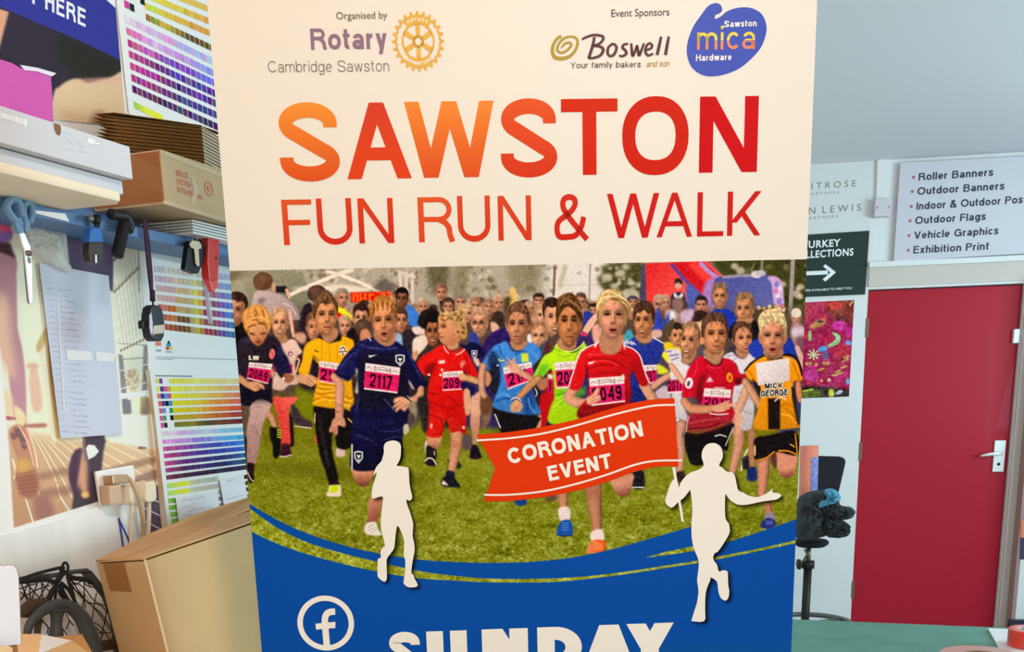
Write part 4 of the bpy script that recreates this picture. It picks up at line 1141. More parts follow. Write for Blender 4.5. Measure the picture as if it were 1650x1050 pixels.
# clear plastic bag tucked behind the shelf
m_clear = mat('clear_plastic', (205, 212, 208), .16, ref=WL, alpha=.42, bump=.9, bscale=70, coat=.6)
o = blob(M(), [(30, 340), (62, 338), (96, 352), (107, 376), (112, 425), (118, 438), (104, 437), (84, 426), (62, 412), (42, 396), (33, 372)], .018, .010, seed=3, amp=.5, plane=LW).build('plastic_bag', m_clear, smooth=True)
props(o, 'crumpled clear plastic bag hanging behind the scissors', 'bag')

# =================================================================== the blue shelf and what lies on it
DF = .10
zf0 = np.mean([LW.sz(97, 360, DF)[1], LW.sz(200, 378, DF)[1], LW.sz(303, 396, DF)[1]]); zf1 = zf0 + .017
m_blue = mat('blue_shelf_paint', (82, 118, 160), .5, ref=WL, noise=.06, scale=12)
sa, sbb = LW.sz(-420, 400)[0], LW.sz(600, 400)[0]
sh = M().prism([LW.at(sa, DF, zf0), LW.at(sbb, DF, zf0), LW.at(sbb, DF, zf1), LW.at(sa, DF, zf1)], -LW.n * (DF - .006))
shf = sh.build('wall_shelf', m_blue, bevel=.002); props(shf, 'long blue wall shelf carrying boxes with tools hung from its edge', 'shelf')
M().prism([LW.at(sa, 0.006, zf1), LW.at(sbb, 0.006, zf1), LW.at(sbb, .022, zf1), LW.at(sa, .022, zf1)], (0, 0, .05)).build('back_rail', m_blue, shf, bevel=.001)
ZS = zf1


def front_box(name, pts, d, m, back=.012, bevel=.002, parent=None):
    return M().prism(pw(LW, pts, d), -LW.n * (d - back)).build(name, m, parent, bevel=bevel)


m_white = mat('white_card', (184, 192, 198), .55, ref=WL, bump=.04, bscale=30, scale=8)
m_kraft = mat('kraft_card', (172, 154, 120), .7, ref=WL, noise=.06, scale=18, bump=.06, bscale=90)
m_kraft_d = mat('kraft_card_brown', (150, 108, 66), .7, ref=WL, noise=.08, scale=14, bump=.06, bscale=90)
m_edge = mat('cut_card_edge', (196, 176, 134), .7, ref=WL)
m_cream = mat('cream_board', (212, 208, 184), .6, ref=WL, noise=.04, scale=10)
d_c = LW.d_of(100, 302, ZS + .001)
cb = M()
F_ = [LW.px(-90, 256, d_c), LW.px(200, 324, d_c)]
zb0 = ZS + .001; zb1 = ZS + .016
s0, s1 = LW.sz(-260, 250, d_c)[0], LW.sz(203, 320, d_c)[0]
prof = [(0.0, 0), (.006, .001), (.012, .007), (.010, .013), (.004, .0155), (0, .016)]
cbo = M().prism([LW.at(s0, .03, zb0), LW.at(s1, .03, zb0), LW.at(s1 + .004, d_c - .02, zb0), LW.at(s1 - .012, d_c, zb0), LW.at(s0, d_c, zb0)], (0, 0, .014)).build('cream_board', m_cream, bevel=.005)
props(cbo, 'long cream board lying lowest under the two white boxes on the shelf', 'board')
d2 = d_c - .012; z2 = zb0 + .0145
ax_ = (LW.s, LW.n, Zv)
s2 = LW.sz(198, 300, d2)[0]; zt2 = LW.sz(100, 265, d2)[1]
o = M().box(LW.at((s0 + s2) / 2, d2 / 2 + .014, (z2 + zt2) / 2), ((s2 - s0) / 2, d2 / 2 - .014, (zt2 - z2) / 2), ax_).build('white_box', m_white, bevel=.003)
props(o, 'long white box in the middle of the stack, between cream board and top box', 'box', 'long white boxes on the shelf')
d1 = d_c + .004; s3 = LW.sz(211.5, 260, d1)[0]; z3 = zt2 + .0015; zt1 = LW.sz(105, 203, d1)[1]
wb1 = M().box(LW.at((s0 + s3) / 2, d1 / 2 + .014, (z3 + zt1) / 2), ((s3 - s0) / 2, d1 / 2 - .014, (zt1 - z3) / 2), ax_).build('white_box', m_white, bevel=.002)
props(wb1, 'long white box on top of the stack with pencil notes on its front', 'box', 'long white boxes on the shelf')
g_ = M(); sF = Sheet(LW, d1)
g = np.random.default_rng(2)
for cx0, cy0 in ((104, 214), (106, 226), (108, 239), (122, 226), (125, 234), (127, 243)):
    P = [(cx0 + i * 1.4 + g.normal() * .3, cy0 + i * .45 + g.uniform(-2.2, 2.2)) for i in range(8)]
    for a, b in zip(P[:-1], P[1:]): g_.ngon(pw(LW, [a, b, (b[0], b[1] + .6), (a[0], a[1] + .6)], d1, .0006))
g_.build('pencil_note', mat('pencil', (150, 158, 166), .7, ref=WL), wb1)
g_ = M()
for x, y, w_, h_ in ((0, 181, 3, 8), (4, 182, 5, 9), (10, 183.5, 3, 9), (14, 185, 4, 9), (19, 186, 3, 10), (23, 187, 5, 10), (29, 189, 3, 10), (33, 190, 4, 10), (38, 191, 5, 12), (141, 222, 11, 8), (153, 229, 7, 3)):
    g_.ngon(pw(LW, [(x, y), (x + w_, y + w_ * .27), (x + w_, y + w_ * .27 + h_), (x, y + h_)], d1, .0006))
g_.build('torn_tape', mat('white_tape', (226, 232, 238), .4, ref=WL), wb1)
c = LW.px(92, 205, d1); g_ = M(); g_.ngon([c + LW.n * .0007 + (LW.s * math.cos(k * .4) * .006 + Zv * min(.004, math.sin(k * .4) * .010)) for k in range(16)]); g_.build('thumb_hole', mat('hole_brown', (120, 92, 66), .8, ref=WL), wb1)

# stack of white boards, then the parcel on them
d_st = LW.d_of(350, 385, ZS); m_bd = mat('foam_board_white', (226, 232, 236), .5, ref=WL); m_bd2 = mat('foam_board_side', (150, 156, 160), .6, ref=WL)
n_b = 5; z_c = LW.sz(330, 345, d_st + .02)[1]
s_l = LW.sz(311, 372, d_st)[0]; hb = .0052
for k in range(n_b):
    o = M().prism([LW.at(s_l + .003 * (k % 2), .02, ZS + .0008 + k * hb), LW.at(s_l + .45, .02, ZS + .0008 + k * hb), LW.at(s_l + .45, d_st - .003 * (k % 2), ZS + .0008 + k * hb), LW.at(s_l + .002 * k, d_st - .0015 * k, ZS + .0008 + k * hb)], (0, 0, hb * .62)).build('foam_board', m_bd)
    props(o, ['lowest', 'second lowest', 'middle', 'second highest', 'topmost'][k] + ' white board of the thin stack under the brown parcel', 'board', 'white boards under the parcel')
ZP = ZS + .0008 + n_b * hb
d_p = LW.d_of(262, 327, ZP); zpt = LW.sz(262, 241, d_p)[1]; sp0 = LW.sz(263, 290, d_p)[0]
pc = empty('parcel_box', LW.at(sp0 + .12, d_p / 2, ZP), 'brown taped parcel box with red stamped lettering lying on the shelf', 'box')
bx = M().box(LW.at(sp0 + .15, d_p / 2 + .013, (ZP + zpt) / 2), (.15, d_p / 2 - .013, (zpt - ZP) / 2), ax_).build('carton', m_kraft, pc, bevel=.003)
M().prism([LW.at(sp0 - .0006, .03, ZP + .004), LW.at(sp0 - .0006, d_p - .003, ZP + .004), LW.at(sp0 - .0006, d_p - .003, zpt - .003), LW.at(sp0 - .0006, .03, zpt - .003)], LW.s * .0006).build('shaded_end', mat('end_shade', (142, 96, 48), .35, ref=WL, noise=.12, scale=14, coat=.4), pc)  # thin brown sheet paints the shade on the parcel's end
sP = Sheet(LW, d_p); g_ = M()
for tx, p0, p1, cp in (('MAILCA', (284, 283), (303, 288.5), (284, 273)), ('UTE FOR', (285, 296), (308, 303), (285, 287)), ('BATCH REF', (286, 309), (311, 317.5), (286, 300)), ('LABEL', (315, 318.5), (328, 322), (315, 312)), ):
    text_strips(g_, sP, tx, p0, p1, cp, t=.2, gap=.16, off=.0009)
c = LW.px(336, 304, d_p); ring = [c + LW.n * .001 + (LW.s * math.cos(k * .2618) + Zv * math.sin(k * .2618)) * .0115 for k in range(25)]; rin = [c + LW.n * .001 + (LW.s * math.cos(k * .2618) + Zv * math.sin(k * .2618)) * .0098 for k in range(25)]
g_.strip(ring, rin); g_.ngon([c + LW.n * .001 + (LW.s * math.cos(k * .785) + Zv * math.sin(k * .785)) * (.006 if k % 2 else .0035) for k in range(8)])
g_.build('red_stamp', mat('red_stamp_ink', (186, 112, 100), .6, ref=WL), pc)
g_ = M()
for q in ([(264, 243), (360, 281), (360, 287), (264, 250)], [(306, 282), (311, 284), (318, 312), (312, 330), (306, 328), (312, 308)], [(262, 322), (362, 352), (362, 358), (262, 328)]): g_.ngon(pw(LW, q, d_p, .0012))
g_.build('clear_tape', mat('clear_parcel_tape', (205, 196, 166), .07, ref=WL, alpha=.5, coat=1), pc)

# twelve flattened cardboard sleeves on the parcel
zk = zpt + .001; n_f = 12
fl, fr_ = level(160, 250, zk), level(330, 266, zk)
dv = np.array([math.sin(math.radians(9)), math.cos(math.radians(9)), 0])
zt_ = depth(330, 199, fr_[1])[2]; ph = (zt_ - zk) / n_f
eh = (fr_ - fl); Lh = np.linalg.norm(eh[:2]); eh = np.array([eh[0], eh[1], 0]) / Lh
m_k3 = mat('kraft_sleeve', (116, 84, 40), .75, ref=WL, noise=.08, scale=20)
m_k4 = mat('kraft_sleeve_edge', (214, 200, 170), .75, ref=WL)
for k in range(n_f):
    z_ = zk + ph * k; h = ph * .62; a = fl + eh * random.uniform(-.004, .008); b = fr_; f1 = .030
    m_ = M()
    # a flat tube of card: two leaves meeting in a sharp fold at the left
    for lo in (True, False):
        z0_ = z_ if lo else z_ + h * .62; th = h * .36; zt0 = z_ + h * .5
        zb_ = z0_ + (ph * .8 if (k == n_f - 1 and not lo) else 0)
        pr = [(a, zt0), (a + eh * f1, zb_), (b, z0_), (b, z0_ + th), (a + eh * f1, zb_ + th)]
        m_.prism([np.array([p[0], p[1], z]) for p, z in pr], dv * .125 + Zv * (.012 if k == n_f - 1 and not lo else 0))
    for t in range(2): m_.mi[t * 7 + 2 + 2] = 1                # cut edges on the right
    o = m_.build('flattened_carton', [m_k3, m_k4])
    if k: lb = ['', 'second', 'third', 'fourth', 'fifth', 'sixth', 'seventh', 'eighth', 'ninth', 'tenth', 'eleventh', 'topmost'][k] + ' flattened brown cardboard sleeve' + (' counted from the bottom of the stack' if k < 11 else ' in the stack on the parcel')
    else: lb = 'lowest flattened brown cardboard sleeve in the stack on the parcel'
    props(o, lb, 'cardboard sleeve', 'flattened cardboard sleeves')

# =================================================================== tools hung from the shelf edge
DT = DF + .006
T5 = lambda x, y: (x / 6.177, 330 + y / 6.177)
sc = empty('scissors', LW.px(48, 487, DT), 'scissors with grey blue handles hanging point down from the shelf', 'scissors')
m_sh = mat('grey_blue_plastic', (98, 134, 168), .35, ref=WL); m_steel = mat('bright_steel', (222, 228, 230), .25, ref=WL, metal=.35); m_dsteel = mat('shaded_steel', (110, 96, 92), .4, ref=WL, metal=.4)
g_ = M()
g_.prism(pw(LW, [T5(*q) for q in ((150, 175), (200, 120), (216, 130), (238, 262), (234, 275), (195, 287), (180, 262))], DT + .008), -LW.n * .008)
P = [LW.px(*T5(*q), DT + .004) for q in ((205, 200), (150, 150), (85, 70), (70, 0), (120, -60), (180, -40), (205, 40), (212, 120))]
g_.tube(cr(P, 5), .0055, 10)
g_.build('handle', m_sh, sc, smooth=False)
g_ = M()
g_.prism(pw(LW, [T5(*q) for q in ((252, 160), (300, 160), (302, 225), (292, 262), (250, 262))], DT + .002), -LW.n * .007)
P = [LW.px(*T5(*q), DT - .001) for q in ((262, 175), (238, 110), (235, 20), (262, -20), (305, -10), (322, 60), (318, 120), (292, 175))]
g_.tube(cr(P, 5), .0045, 10)
g_.build('handle', m_sh, sc)
M().prism(pw(LW, [T5(*q) for q in ((200, 287), (242, 276), (302, 420), (316, 560), (320, 900), (316, 960), (304, 980), (296, 930), (262, 600), (246, 440), (222, 370))], DT + .006), -LW.n * .003).build('blade', m_steel, sc)
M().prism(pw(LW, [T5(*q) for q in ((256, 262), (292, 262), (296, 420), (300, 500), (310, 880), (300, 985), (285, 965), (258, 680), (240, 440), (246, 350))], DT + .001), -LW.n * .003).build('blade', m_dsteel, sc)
c = LW.px(*T5(279, 482), DT + .006); M().tube([c, c + LW.n * .003], .0042, 14).build('pivot_screw', m_dsteel, sc)
c = LW.px(*T5(290, 550), DT + .006); g_ = M(); g_.ngon([c + LW.n * .0006 + LW.s * a + Zv * b for a, b in ((-.003, .004), (.003, .004), (.003, -.003), (0, -.005), (-.003, -.003))]); g_.build('stamped_mark', m_dsteel, sc)

T6 = lambda x, y: (120 + x / 7.0, 330 + y / 7.0)
hook = mat('hook_metal', (150, 150, 140), .4, metal=.6)
tk = empty('box_cutter', LW.px(155, 424, DT), 'blue and black cutter with a small blade notch hanging from the shelf', 'cutter')
M().prism(pw(LW, [T6(*q) for q in ((185, 262), (235, 248), (300, 262), (322, 330), (330, 420), (168, 420), (172, 330))], DT + .016), -LW.n * .014).build('grip', mat('blue_grip', (46, 104, 176), .4, ref=WL), tk, bevel=.003)
M().prism(pw(LW, [T6(*q) for q in ((168, 412), (330, 412), (336, 520), (318, 650), (250, 662), (182, 640), (160, 540))], DT + .015), -LW.n * .013).build('cutter_head', mat('brown_black_plastic', (54, 48, 42), .45, ref=WL), tk, bevel=.003)
M().prism(pw(LW, [T6(*q) for q in ((204, 560), (292, 560), (286, 640), (252, 655), (210, 635))], DT + .0155), -LW.n * .002).build('blade_notch', m_black, tk)
M().prism(pw(LW, [T6(*q) for q in ((236, 560), (252, 565), (254, 652), (238, 655))], DT + .0165), -LW.n * .001).build('blade', m_steel, tk)
g_ = M(); P = [LW.px(*T6(*q), DT + .006) for q in ((248, 255), (236, 200), (240, 150), (262, 120), (278, 150), (268, 220), (256, 250))]; g_.tube(cr(P, 4), .0028, 8); g_.tube([LW.px(*T6(245, 215), DT + .008), LW.px(*T6(248, 120), DT + .008)], .0055, 10); g_.build('hanging_loop', m_black, tk)
g_ = M(); g_.tube([LW.px(*T6(186, 128), DT - .004), LW.px(*T6(186, 150), DT + .012), LW.px(*T6(192, 170), DT + .014)], .004, 8); g_.build('hook', hook, tk)

ht = empty('hand_tool', LW.px(188, 414, DT), 'black curved tool with a ribbed handle hanging below the cream board', 'tool')
m_rub = mat('black_rubber', (26, 26, 29), .6, ref=WL, bump=.5, bscale=500)
g_ = M(); P = [LW.px(*T6(*q), DT + .012) for q in ((410, 105), (500, 118), (575, 130), (612, 190), (618, 240), (600, 285))]; g_.tube(cr(P, 5), [.006] * 8 + [.0105] * 10 + [.006] * 8 if False else .0085, 12); g_.build('curved_head', m_black, ht)
g_ = M(); N = 26; P = [np.asarray(LW.px(*T6(565 - 85 * i / N, 200 + 375 * i / N), DT + .012)) for i in range(N + 1)]; g_.tube(P, [.0085 + .0012 * (i % 2) for i in range(N + 1)], 14); g_.build('handle', m_rub, ht)

tm = empty('tape_measure', LW.px(250, 552, DT), 'black tape measure hanging on a dark purple strap from the shelf', 'tape measure')
T7 = lambda x, y: (220 + x / 4.775, 340 + y / 4.775)
g_ = M(); L_ = []; R_ = []
cen = [(66, 62, 12), (78, 150, 15), (90, 260, 17), (100, 380, 17), (112, 500, 15), (120, 610, 10)]
g_.prism(pw(LW, [T7(c[0] - c[2], c[1]) for c in cen] + [T7(c[0] + c[2], c[1]) for c in cen[::-1]], DT + .004), -LW.n * .003); g_.build('strap', mat('purple_strap', (58, 40, 58), .8, ref=WL), tm)
g_ = M(); g_.tube([LW.px(*T7(122, 610), DT + .004), LW.px(*T7(124, 690), DT + .006)], .0045, 10); g_.tube([LW.px(*T7(124, 680), DT + .006), LW.px(*T7(128, 735), DT + .012)], .0016, 8); g_.build('strap_clip', mat('purple_strap', (58, 40, 58)), tm)
_tx = lambda q: (214 - (214 - q[0]) * .74, q[1])
outl = [_tx(q) for q in ((75, 740), (110, 718), (170, 725), (200, 770), (220, 860), (214, 960), (190, 1000), (120, 1000), (80, 965), (58, 880), (60, 800))]
M().prism(pw(LW, [T7(*q) for q in outl], DT + .022), -LW.n * .018).build('case', mat('tape_case_black', (36, 38, 42), .35, ref=WL), tm, bevel=.004)
M().prism(pw(LW, [T7(*_tx(q)) for q in ((112, 880), (218, 872), (216, 925), (195, 940), (110, 945), (98, 960), (100, 900))], DT + .0232), -LW.n * .002).build('grey_band', mat('tape_grey_band', (176, 170, 158), .4, ref=WL), tm)
M().prism(pw(LW, [T7(*_tx(q)) for q in ((66, 800), (78, 780), (94, 860), (92, 930), (82, 950), (66, 890))], DT + .0230), -LW.n * .002).build('label', mat('tape_label', (170, 186, 208), .4, ref=WL), tm)
M().prism(pw(LW, [T7(*q) for q in ((44, 850), (60, 835), (68, 900), (52, 905))], DT + .016), -LW.n * .010).build('lock_button', m_black, tm, bevel=.002)

ck = empty('car_key', LW.px(313, 440, DT), 'black car key fob with a silver key hanging beside the red knife', 'key')
M().prism(pw(LW, [T7(*q) for q in ((405, 232), (470, 222), (505, 245), (534, 280), (520, 380), (478, 478), (452, 482), (385, 455), (376, 440))], DT + .012), -LW.n * .011).build('fob', mat('fob_black', (28, 32, 36), .3, ref=WL), ck, bevel=.003)
m_key = mat('key_metal', (176, 164, 140), .35, ref=WL, metal=.5)
M().prism(pw(LW, [T7(*q) for q in ((410, 250), (430, 225), (480, 232), (500, 262), (498, 288), (478, 292), (485, 420), (468, 424), (455, 400), (445, 292), (420, 280))], DT + .0155), -LW.n * .002).build('key_blade', m_key, ck)
g_ = M(); cc = LW.px(*T7(448, 222), DT + .010); g_.tube([cc + (LW.s * math.cos(k * .5236) * .006 + Zv * math.sin(k * .5236) * .009) for k in range(12)], .0012, 8, closed=True); g_.tube([LW.px(*T7(446, 190), DT), LW.px(*T7(446, 205), DT + .012)], .0016, 8); g_.build('key_ring', hook, ck)

kn = empty('utility_knife', LW.px(345, 470, DT), 'red pointed utility knife hanging nearest the banner edge', 'knife')
M().prism(pw(LW, [T7(*q) for q in ((552, 180), (636, 170), (640, 330), (630, 520), (600, 540), (560, 530), (546, 380))], DT + .018), -LW.n * .016).build('handle', mat('red_plastic', (186, 56, 52), .35, ref=WL), kn, bevel=.004)
M().prism(pw(LW, [T7(*q) for q in ((556, 520), (596, 538), (632, 515), (622, 580), (600, 622), (585, 615))], DT + .016), -LW.n * .012).build('tip', mat('red_tip', (204, 82, 78), .3, ref=WL), kn, bevel=.003)
c = LW.px(*T7(612, 362), DT + .018); M().tube([c, c + LW.n * .001], .0022, 10).build('rivet', m_black, kn)

o = M().tube([LW.px(*T7(512, 360), DT), LW.px(*T7(540, 640), DT + .004), LW.px(*T7(570, 850), DT + .006), LW.px(*T7(576, 872), DT + .006)], [.0045, .005, .0045, .002], 12).build('clear_rod', mat('clear_rod', (180, 196, 208), .12, ref=WL, alpha=.6, coat=.5))
props(o, 'thin clear plastic rod hanging between the car key and red knife', 'rod')
# sheets of paper poking out below the cream board
o = M().prism(pw(LW, [(52, 338), (105, 344), (112, 357), (60, 344)], DF + .004), -LW.n * .003).build('paper_stack', mat('paper_stack_white', (214, 220, 226), .5, ref=WL)); props(o, 'white paper corner sticking out below the cream board', 'paper')

# =================================================================== socket, plugs and cables
sk = M().prism(pw(LW, [(154.5, 759), (216, 748.5), (221, 811), (163, 816)], .012), -LW.n * .006).build('wall_socket', mat('socket_white', (214, 218, 216), .35, ref=WL), bevel=.003)
props(sk, 'white double wall socket below the runner poster with plugs in it', 'socket')
m_pb = mat('aged_plug_beige', (182, 162, 136), .45, ref=WL); m_pw = mat('plug_cream', (214, 206, 180), .4, ref=WL); m_cab = mat('cable_cream', (208, 198, 174), .5, ref=WL)


def cable(pts, r, m, parent):
    P = [LW.px(x, y, d) for x, y, d in pts]
    return M().tube(cr(P, 8), r, 12).build('cable', m, parent)


p1 = empty('power_plug', LW.px(190, 812, .05), 'beige plug with a bulky body in the left of the wall socket', 'plug')
M().prism(pw(LW, [(176, 782), (196, 780.5), (199, 811.5), (178, 813)], .036), -LW.n * .022).build('plug_body', m_pb, p1, bevel=.004)
cable([(211.5, 790, .02), (212, 815, .022), (212, 850, .022), (211, 890, .02), (208, 960, .02)], .0035, m_cab, p1)
M().prism(pw(LW, [(203, 781.5), (216, 780), (217, 810.5), (206, 812)], .030), -LW.n * .016).build('plug_side', m_pw, p1, bevel=.004)
p3 = empty('power_plug', LW.px(190, 765, .05), 'narrow metallic beige plug lying on top of the bulky plug', 'plug')
M().prism(pw(LW, [(181, 766), (207, 764), (209, 778.5), (182, 780.5)], .034), -LW.n * .021).build('plug_body', mat('bronze_plug', (160, 138, 106), .3, ref=WL, metal=.3), p3, bevel=.003)
cable([(206, 770, .028), (212, 776, .035), (222, 797, .045), (229, 830, .04), (231, 860, .03), (229, 900, .03), (224, 960, .03)], .0042, mat('cable_tan', (176, 156, 124), .45, ref=WL), p3)
p2 = empty('power_plug', LW.px(238, 808, .05), 'rounded cream plug standing out at the right of the wall socket', 'plug')
M().prism(pw(LW, [(235, 780), (238, 776), (247, 774.5), (252, 779), (253.5, 802), (249, 808), (238, 809), (235, 804)], .034), -LW.n * .018).build('plug_body', m_pw, p2, bevel=.005, seg=3)
M().prism(pw(LW, [(221, 777), (236, 773), (238, 808), (223, 811)], .016), -LW.n * .010).build('plug_base', m_pw, p2, bevel=.003)
cable([(240, 806, .025), (240, 830, .025), (239, 860, .025), (237, 900, .025)], .0038, m_cab, p2)

# =================================================================== on the bench at the lower left
ZB = .90
bq = [LW.at(-1.2, .001, ZB), LW.at(1.15, .001, ZB), LW.at(1.05, .42, ZB), LW.at(-1.2, .62, ZB)]
bn = empty('work_bench', LW.at(0, .3, 0), 'bench along the left wall carrying boxes, mostly below the picture', 'bench')
M().prism(bq, (0, 0, -.04)).build('bench_top', mat('bench_bounce_top', (226, 224, 216), .6, noise=.15, scale=6), bn, bevel=.003)  # unseen top made pale to bounce light onto the left wall
for s_, d_ in ((-1.1, .08), (-1.1, .54), (.95, .08), (.95, .36)):
    q = LW.at(s_, d_, 0); M().box((q[0], q[1], .43), (.03, .03, .43)).build('leg', mat('bench_leg', (110, 100, 90), .6), bn)

# large carton leaning beside the banner
A = depth(155, 908, 1.53); B = depth(231, 904, 1.38); C = depth(452, 829, 1.86); D = depth(425, 812, 2.0)
tB = depth(267, 1049, 1.38) - B
dn = lambda P, t: P + t * ((ZB + .001 - P[2]) / t[2])
tC = depth(475, 960, 1.86) - C; tC = tB * .8 + tC * .2
tA = tB.copy()
bx8 = [dn(A, tA), dn(B, tB), dn(C, tB), dn(D, tA), A, B, C, D]
ca = empty('cardboard_box', (np.mean([p[0] for p in bx8[:4]]), np.mean([p[1] for p in bx8[:4]]), ZB), 'large brown cardboard box leaning beside the banner at the lower left', 'box')
m_box = mat('carton_board', (176, 152, 108), .7, ref=WL, noise=.05, scale=9, bump=.12, bscale=26)
m_boxd = mat('carton_tape', (140, 100, 48), .4, ref=WL, coat=.2)
M().hexa(bx8).build('carton', m_box, ca, bevel=.003)
m_flap = mat('carton_flap', (180, 148, 104), .7, ref=WL, noise=.06, scale=12)
g_ = M(); g_.prism([A + Zv * .002, B + Zv * .002, C + Zv * .004, D + Zv * .006], (0, 0, .003)); g_.build('top_flap', m_flap, ca)
g_ = M(); e1 = depth(158, 905, 1.44); e2 = depth(245, 868, 1.68); e3 = depth(330, 836, 1.82); e4 = depth(424, 808, 1.92)
g_.prism([A + Zv * .003, (A * .45 + B * .55) + Zv * .005, (B * .5 + C * .5) * .6 + (A * .5 + D * .5) * .4 + Zv * .010, D * .6 + C * .4 + Zv * .014, D + Zv * .02, e3 + Zv * .012, e2 + Zv * .008], (0, 0, .003)); g_.build('top_flap', m_flap, ca)
M().prism([B + Zv * .002 + np.array([.0015, -.0015, 0]), B + Zv * .002 + (C - B) * .012 + np.array([.0015, -.0015, 0]), dn(B, tB) + (C - B) * .012 + np.array([.0015, -.0015, 0]), dn(B, tB) + np.array([.0015, -.0015, 0])], np.array([-.001, .001, 0])).build('pale_edge', mat('pale_card_edge', (214, 194, 150), .7, ref=WL), ca)  # paler strip down the near corner
uA = (B - A) / np.linalg.norm(B - A); dwn = tB / np.linalg.norm(tB); nA = np.cross(uA, dwn); nA = nA if nA[1] < 0 else -nA
wA = np.linalg.norm(B - A)
M().prism([A + uA * wA * a + dwn * b + nA * .0006 for a, b in ((.16, 0), (.62, 0), (.62, .045), (.16, .043))], -nA * .0005).build('parcel_tape', m_boxd, ca)

# black net stretched on a hoop
nt_ = empty('net_frame', LW.px(100, 1050, .06), 'black string net knotted over a black plastic hoop at the lower left wall', 'net')
N1 = lambda x, y: (x / 7.0, 900 + y / 7.0)
m_str = mat('black_string', (36, 33, 34), .8); m_hoop = mat('dark_hoop', (62, 68, 70), .5, ref=WL); m_web = mat('brown_webbing', (66, 58, 46), .8, ref=WL, bump=.4, bscale=300)
g_ = M(); P = [LW.px(*N1(*q), d) for q, d in (((150, 240), .03), ((400, 205), .05), ((620, 185), .06), ((800, 150), .06), ((985, 130), .06))]; g_.tube(cr(P, 6), .0038, 10)
g_.prism(pw(LW, [N1(*q) for q in ((915, 135), (1000, 122), (1035, 135), (1150, 280), (1240, 480), (1290, 700), (1330, 900), (1350, 1150), (1312, 1150), (1300, 850), (1255, 640), (1180, 440), (1060, 290))], .06), -LW.n * .006)
g_.build('frame', m_hoop, nt_, bevel=0)
strg = M(); g = np.random.default_rng(5)


def string(pts, r=.00095, d=.055):
    q = cr(pts, 5) if len(pts) > 2 else np.asarray(pts, float)
    strg.tube([LW.px(*N1(x, y), d + .006 * math.sin(x * .013 + y * .01)) for x, y in q], r, 6)


for a, b in (((740, 180), (1290, 820)), ((790, 270), (1300, 840)), ((820, 350), (1270, 640)), ((790, 215), (1200, 560)), ((820, 440), (1150, 830)), ((860, 520), (1270, 920)), ((960, 250), (1180, 390)), ((920, 600), (1120, 960)), ((780, 250), (1010, 290)), ((1040, 860), (1130, 950))):
    m_ = [((a[0] * (1 - t) + b[0] * t) + g.normal() * 4, (a[1] * (1 - t) + b[1] * t) + 26 * math.sin(t * 9.4 + a[1])) for t in np.linspace(0, 1, 8)]; string(m_)
for a, b in (((955, 230), (960, 560)), ((1090, 380), (1030, 790)), ((1210, 560), (1150, 840)), ((820, 230), (830, 400)), ((960, 400), (930, 620)), ((1160, 830), (1110, 960)), ((1290, 830), (1260, 930)), ((1070, 835), (1300, 828)), ((230, 250), (330, 530)), ((330, 230), (350, 520)), ((470, 240), (480, 470)), ((240, 290), (300, 450))):
    string([a, ((a[0] + b[0]) / 2 + g.normal() * 8, (a[1] + b[1]) / 2), b])
for a, b in (((220, 340), (420, 280)), ((230, 450), (560, 300)), ((240, 580), (600, 420)), ((230, 370), (380, 500)), ((280, 260), (470, 470)), ((460, 260), (610, 420)), ((330, 240), (240, 470)), ((430, 250), (340, 520)), ((560, 250), (430, 470)), ((610, 330), (560, 260)), ((220, 280), (640, 240))):
    string([a, ((a[0] + b[0]) / 2, (a[1] + b[1]) / 2 + g.normal() * 14), b])
for p in ([(250, 600), (300, 540), (400, 500)], [(380, 730), (460, 690), (560, 790)], [(480, 700), (540, 770), (530, 840)], [(740, 620), (780, 700), (745, 790)], [(700, 780), (760, 860)], [(780, 690), (830, 750)], [(400, 720), (420, 830)]): string(p)
strg.build('netting', m_str, nt_)
g_ = M()
for p, r in (([(220, 235), (420, 165), (680, 100), (720, 110)], .0038), ([(640, 260), (700, 160), (690, 90)], .006), ([(660, 300), (600, 350), (545, 460)], .006), ([(680, 290), (720, 400), (780, 490)], .0055), ([(690, 270), (800, 380), (860, 530)], .0045), ([(640, 300), (620, 470)], .003), ([(660, 350), (690, 420), (770, 470)], .003), ([(770, 190), (850, 220), (960, 230), (1040, 270)], .0055), ([(220, 250), (380, 240), (560, 240), (640, 290)], .005), ([(760, 200), (800, 330), (830, 420)], .004)):
    g_.tube([LW.px(*N1(x, y), .066) for x, y in cr(p, 5)], r * .7, 8)
cc = LW.px(*N1(738, 95), .07); g_.tube([cc + (LW.s * math.cos(k * .5236) * .0055 + Zv * math.sin(k * .5236) * .0075) for k in range(12)], .0022, 8, closed=True)
g_.build('knotted_cord', m_str, nt_)
g_ = M(); P = [LW.px(*N1(*q), .10) for q in ((300, 860), (345, 720), (440, 620), (560, 545), (700, 520), (830, 570), (930, 680), (1000, 840), (1050, 1000), (1080, 1200))]
Q = cr(P, 5); g_.tube(Q, [.0055 + .0075 * min(1, i / 34) for i in range(len(Q))], 14); g_.build('hoop', m_hoop, nt_)
g_ = M(); P = [LW.px(*N1(*q), .085) for q in ((225, 640), (330, 560), (480, 520), (560, 500))]; g_.tube(cr(P, 5), [.004, .006, .009, .011, .012, .013, .013, .013, .012, .012, .010, .009, .008, .008, .006, .005], 10, flat=(.5, 1)); g_.tube(cr([LW.px(*N1(*q), .09) for q in ((460, 680), (430, 740), (420, 840))], 4), .005, 8); g_.build('webbing', m_web, nt_)
g_ = M(); P = [LW.px(*N1(*q), .10) for q in ((640, 560), (640, 640), (635, 760), (630, 900), (630, 1100))]; g_.tube(cr(P, 4), [.019, .017, .0135, .011, .0095, .0088, .0085, .0085, .0088, .0095, .0105, .011, .0115, .012, .012, .012, .012], 18); g_.build('spindle', m_hoop, nt_)
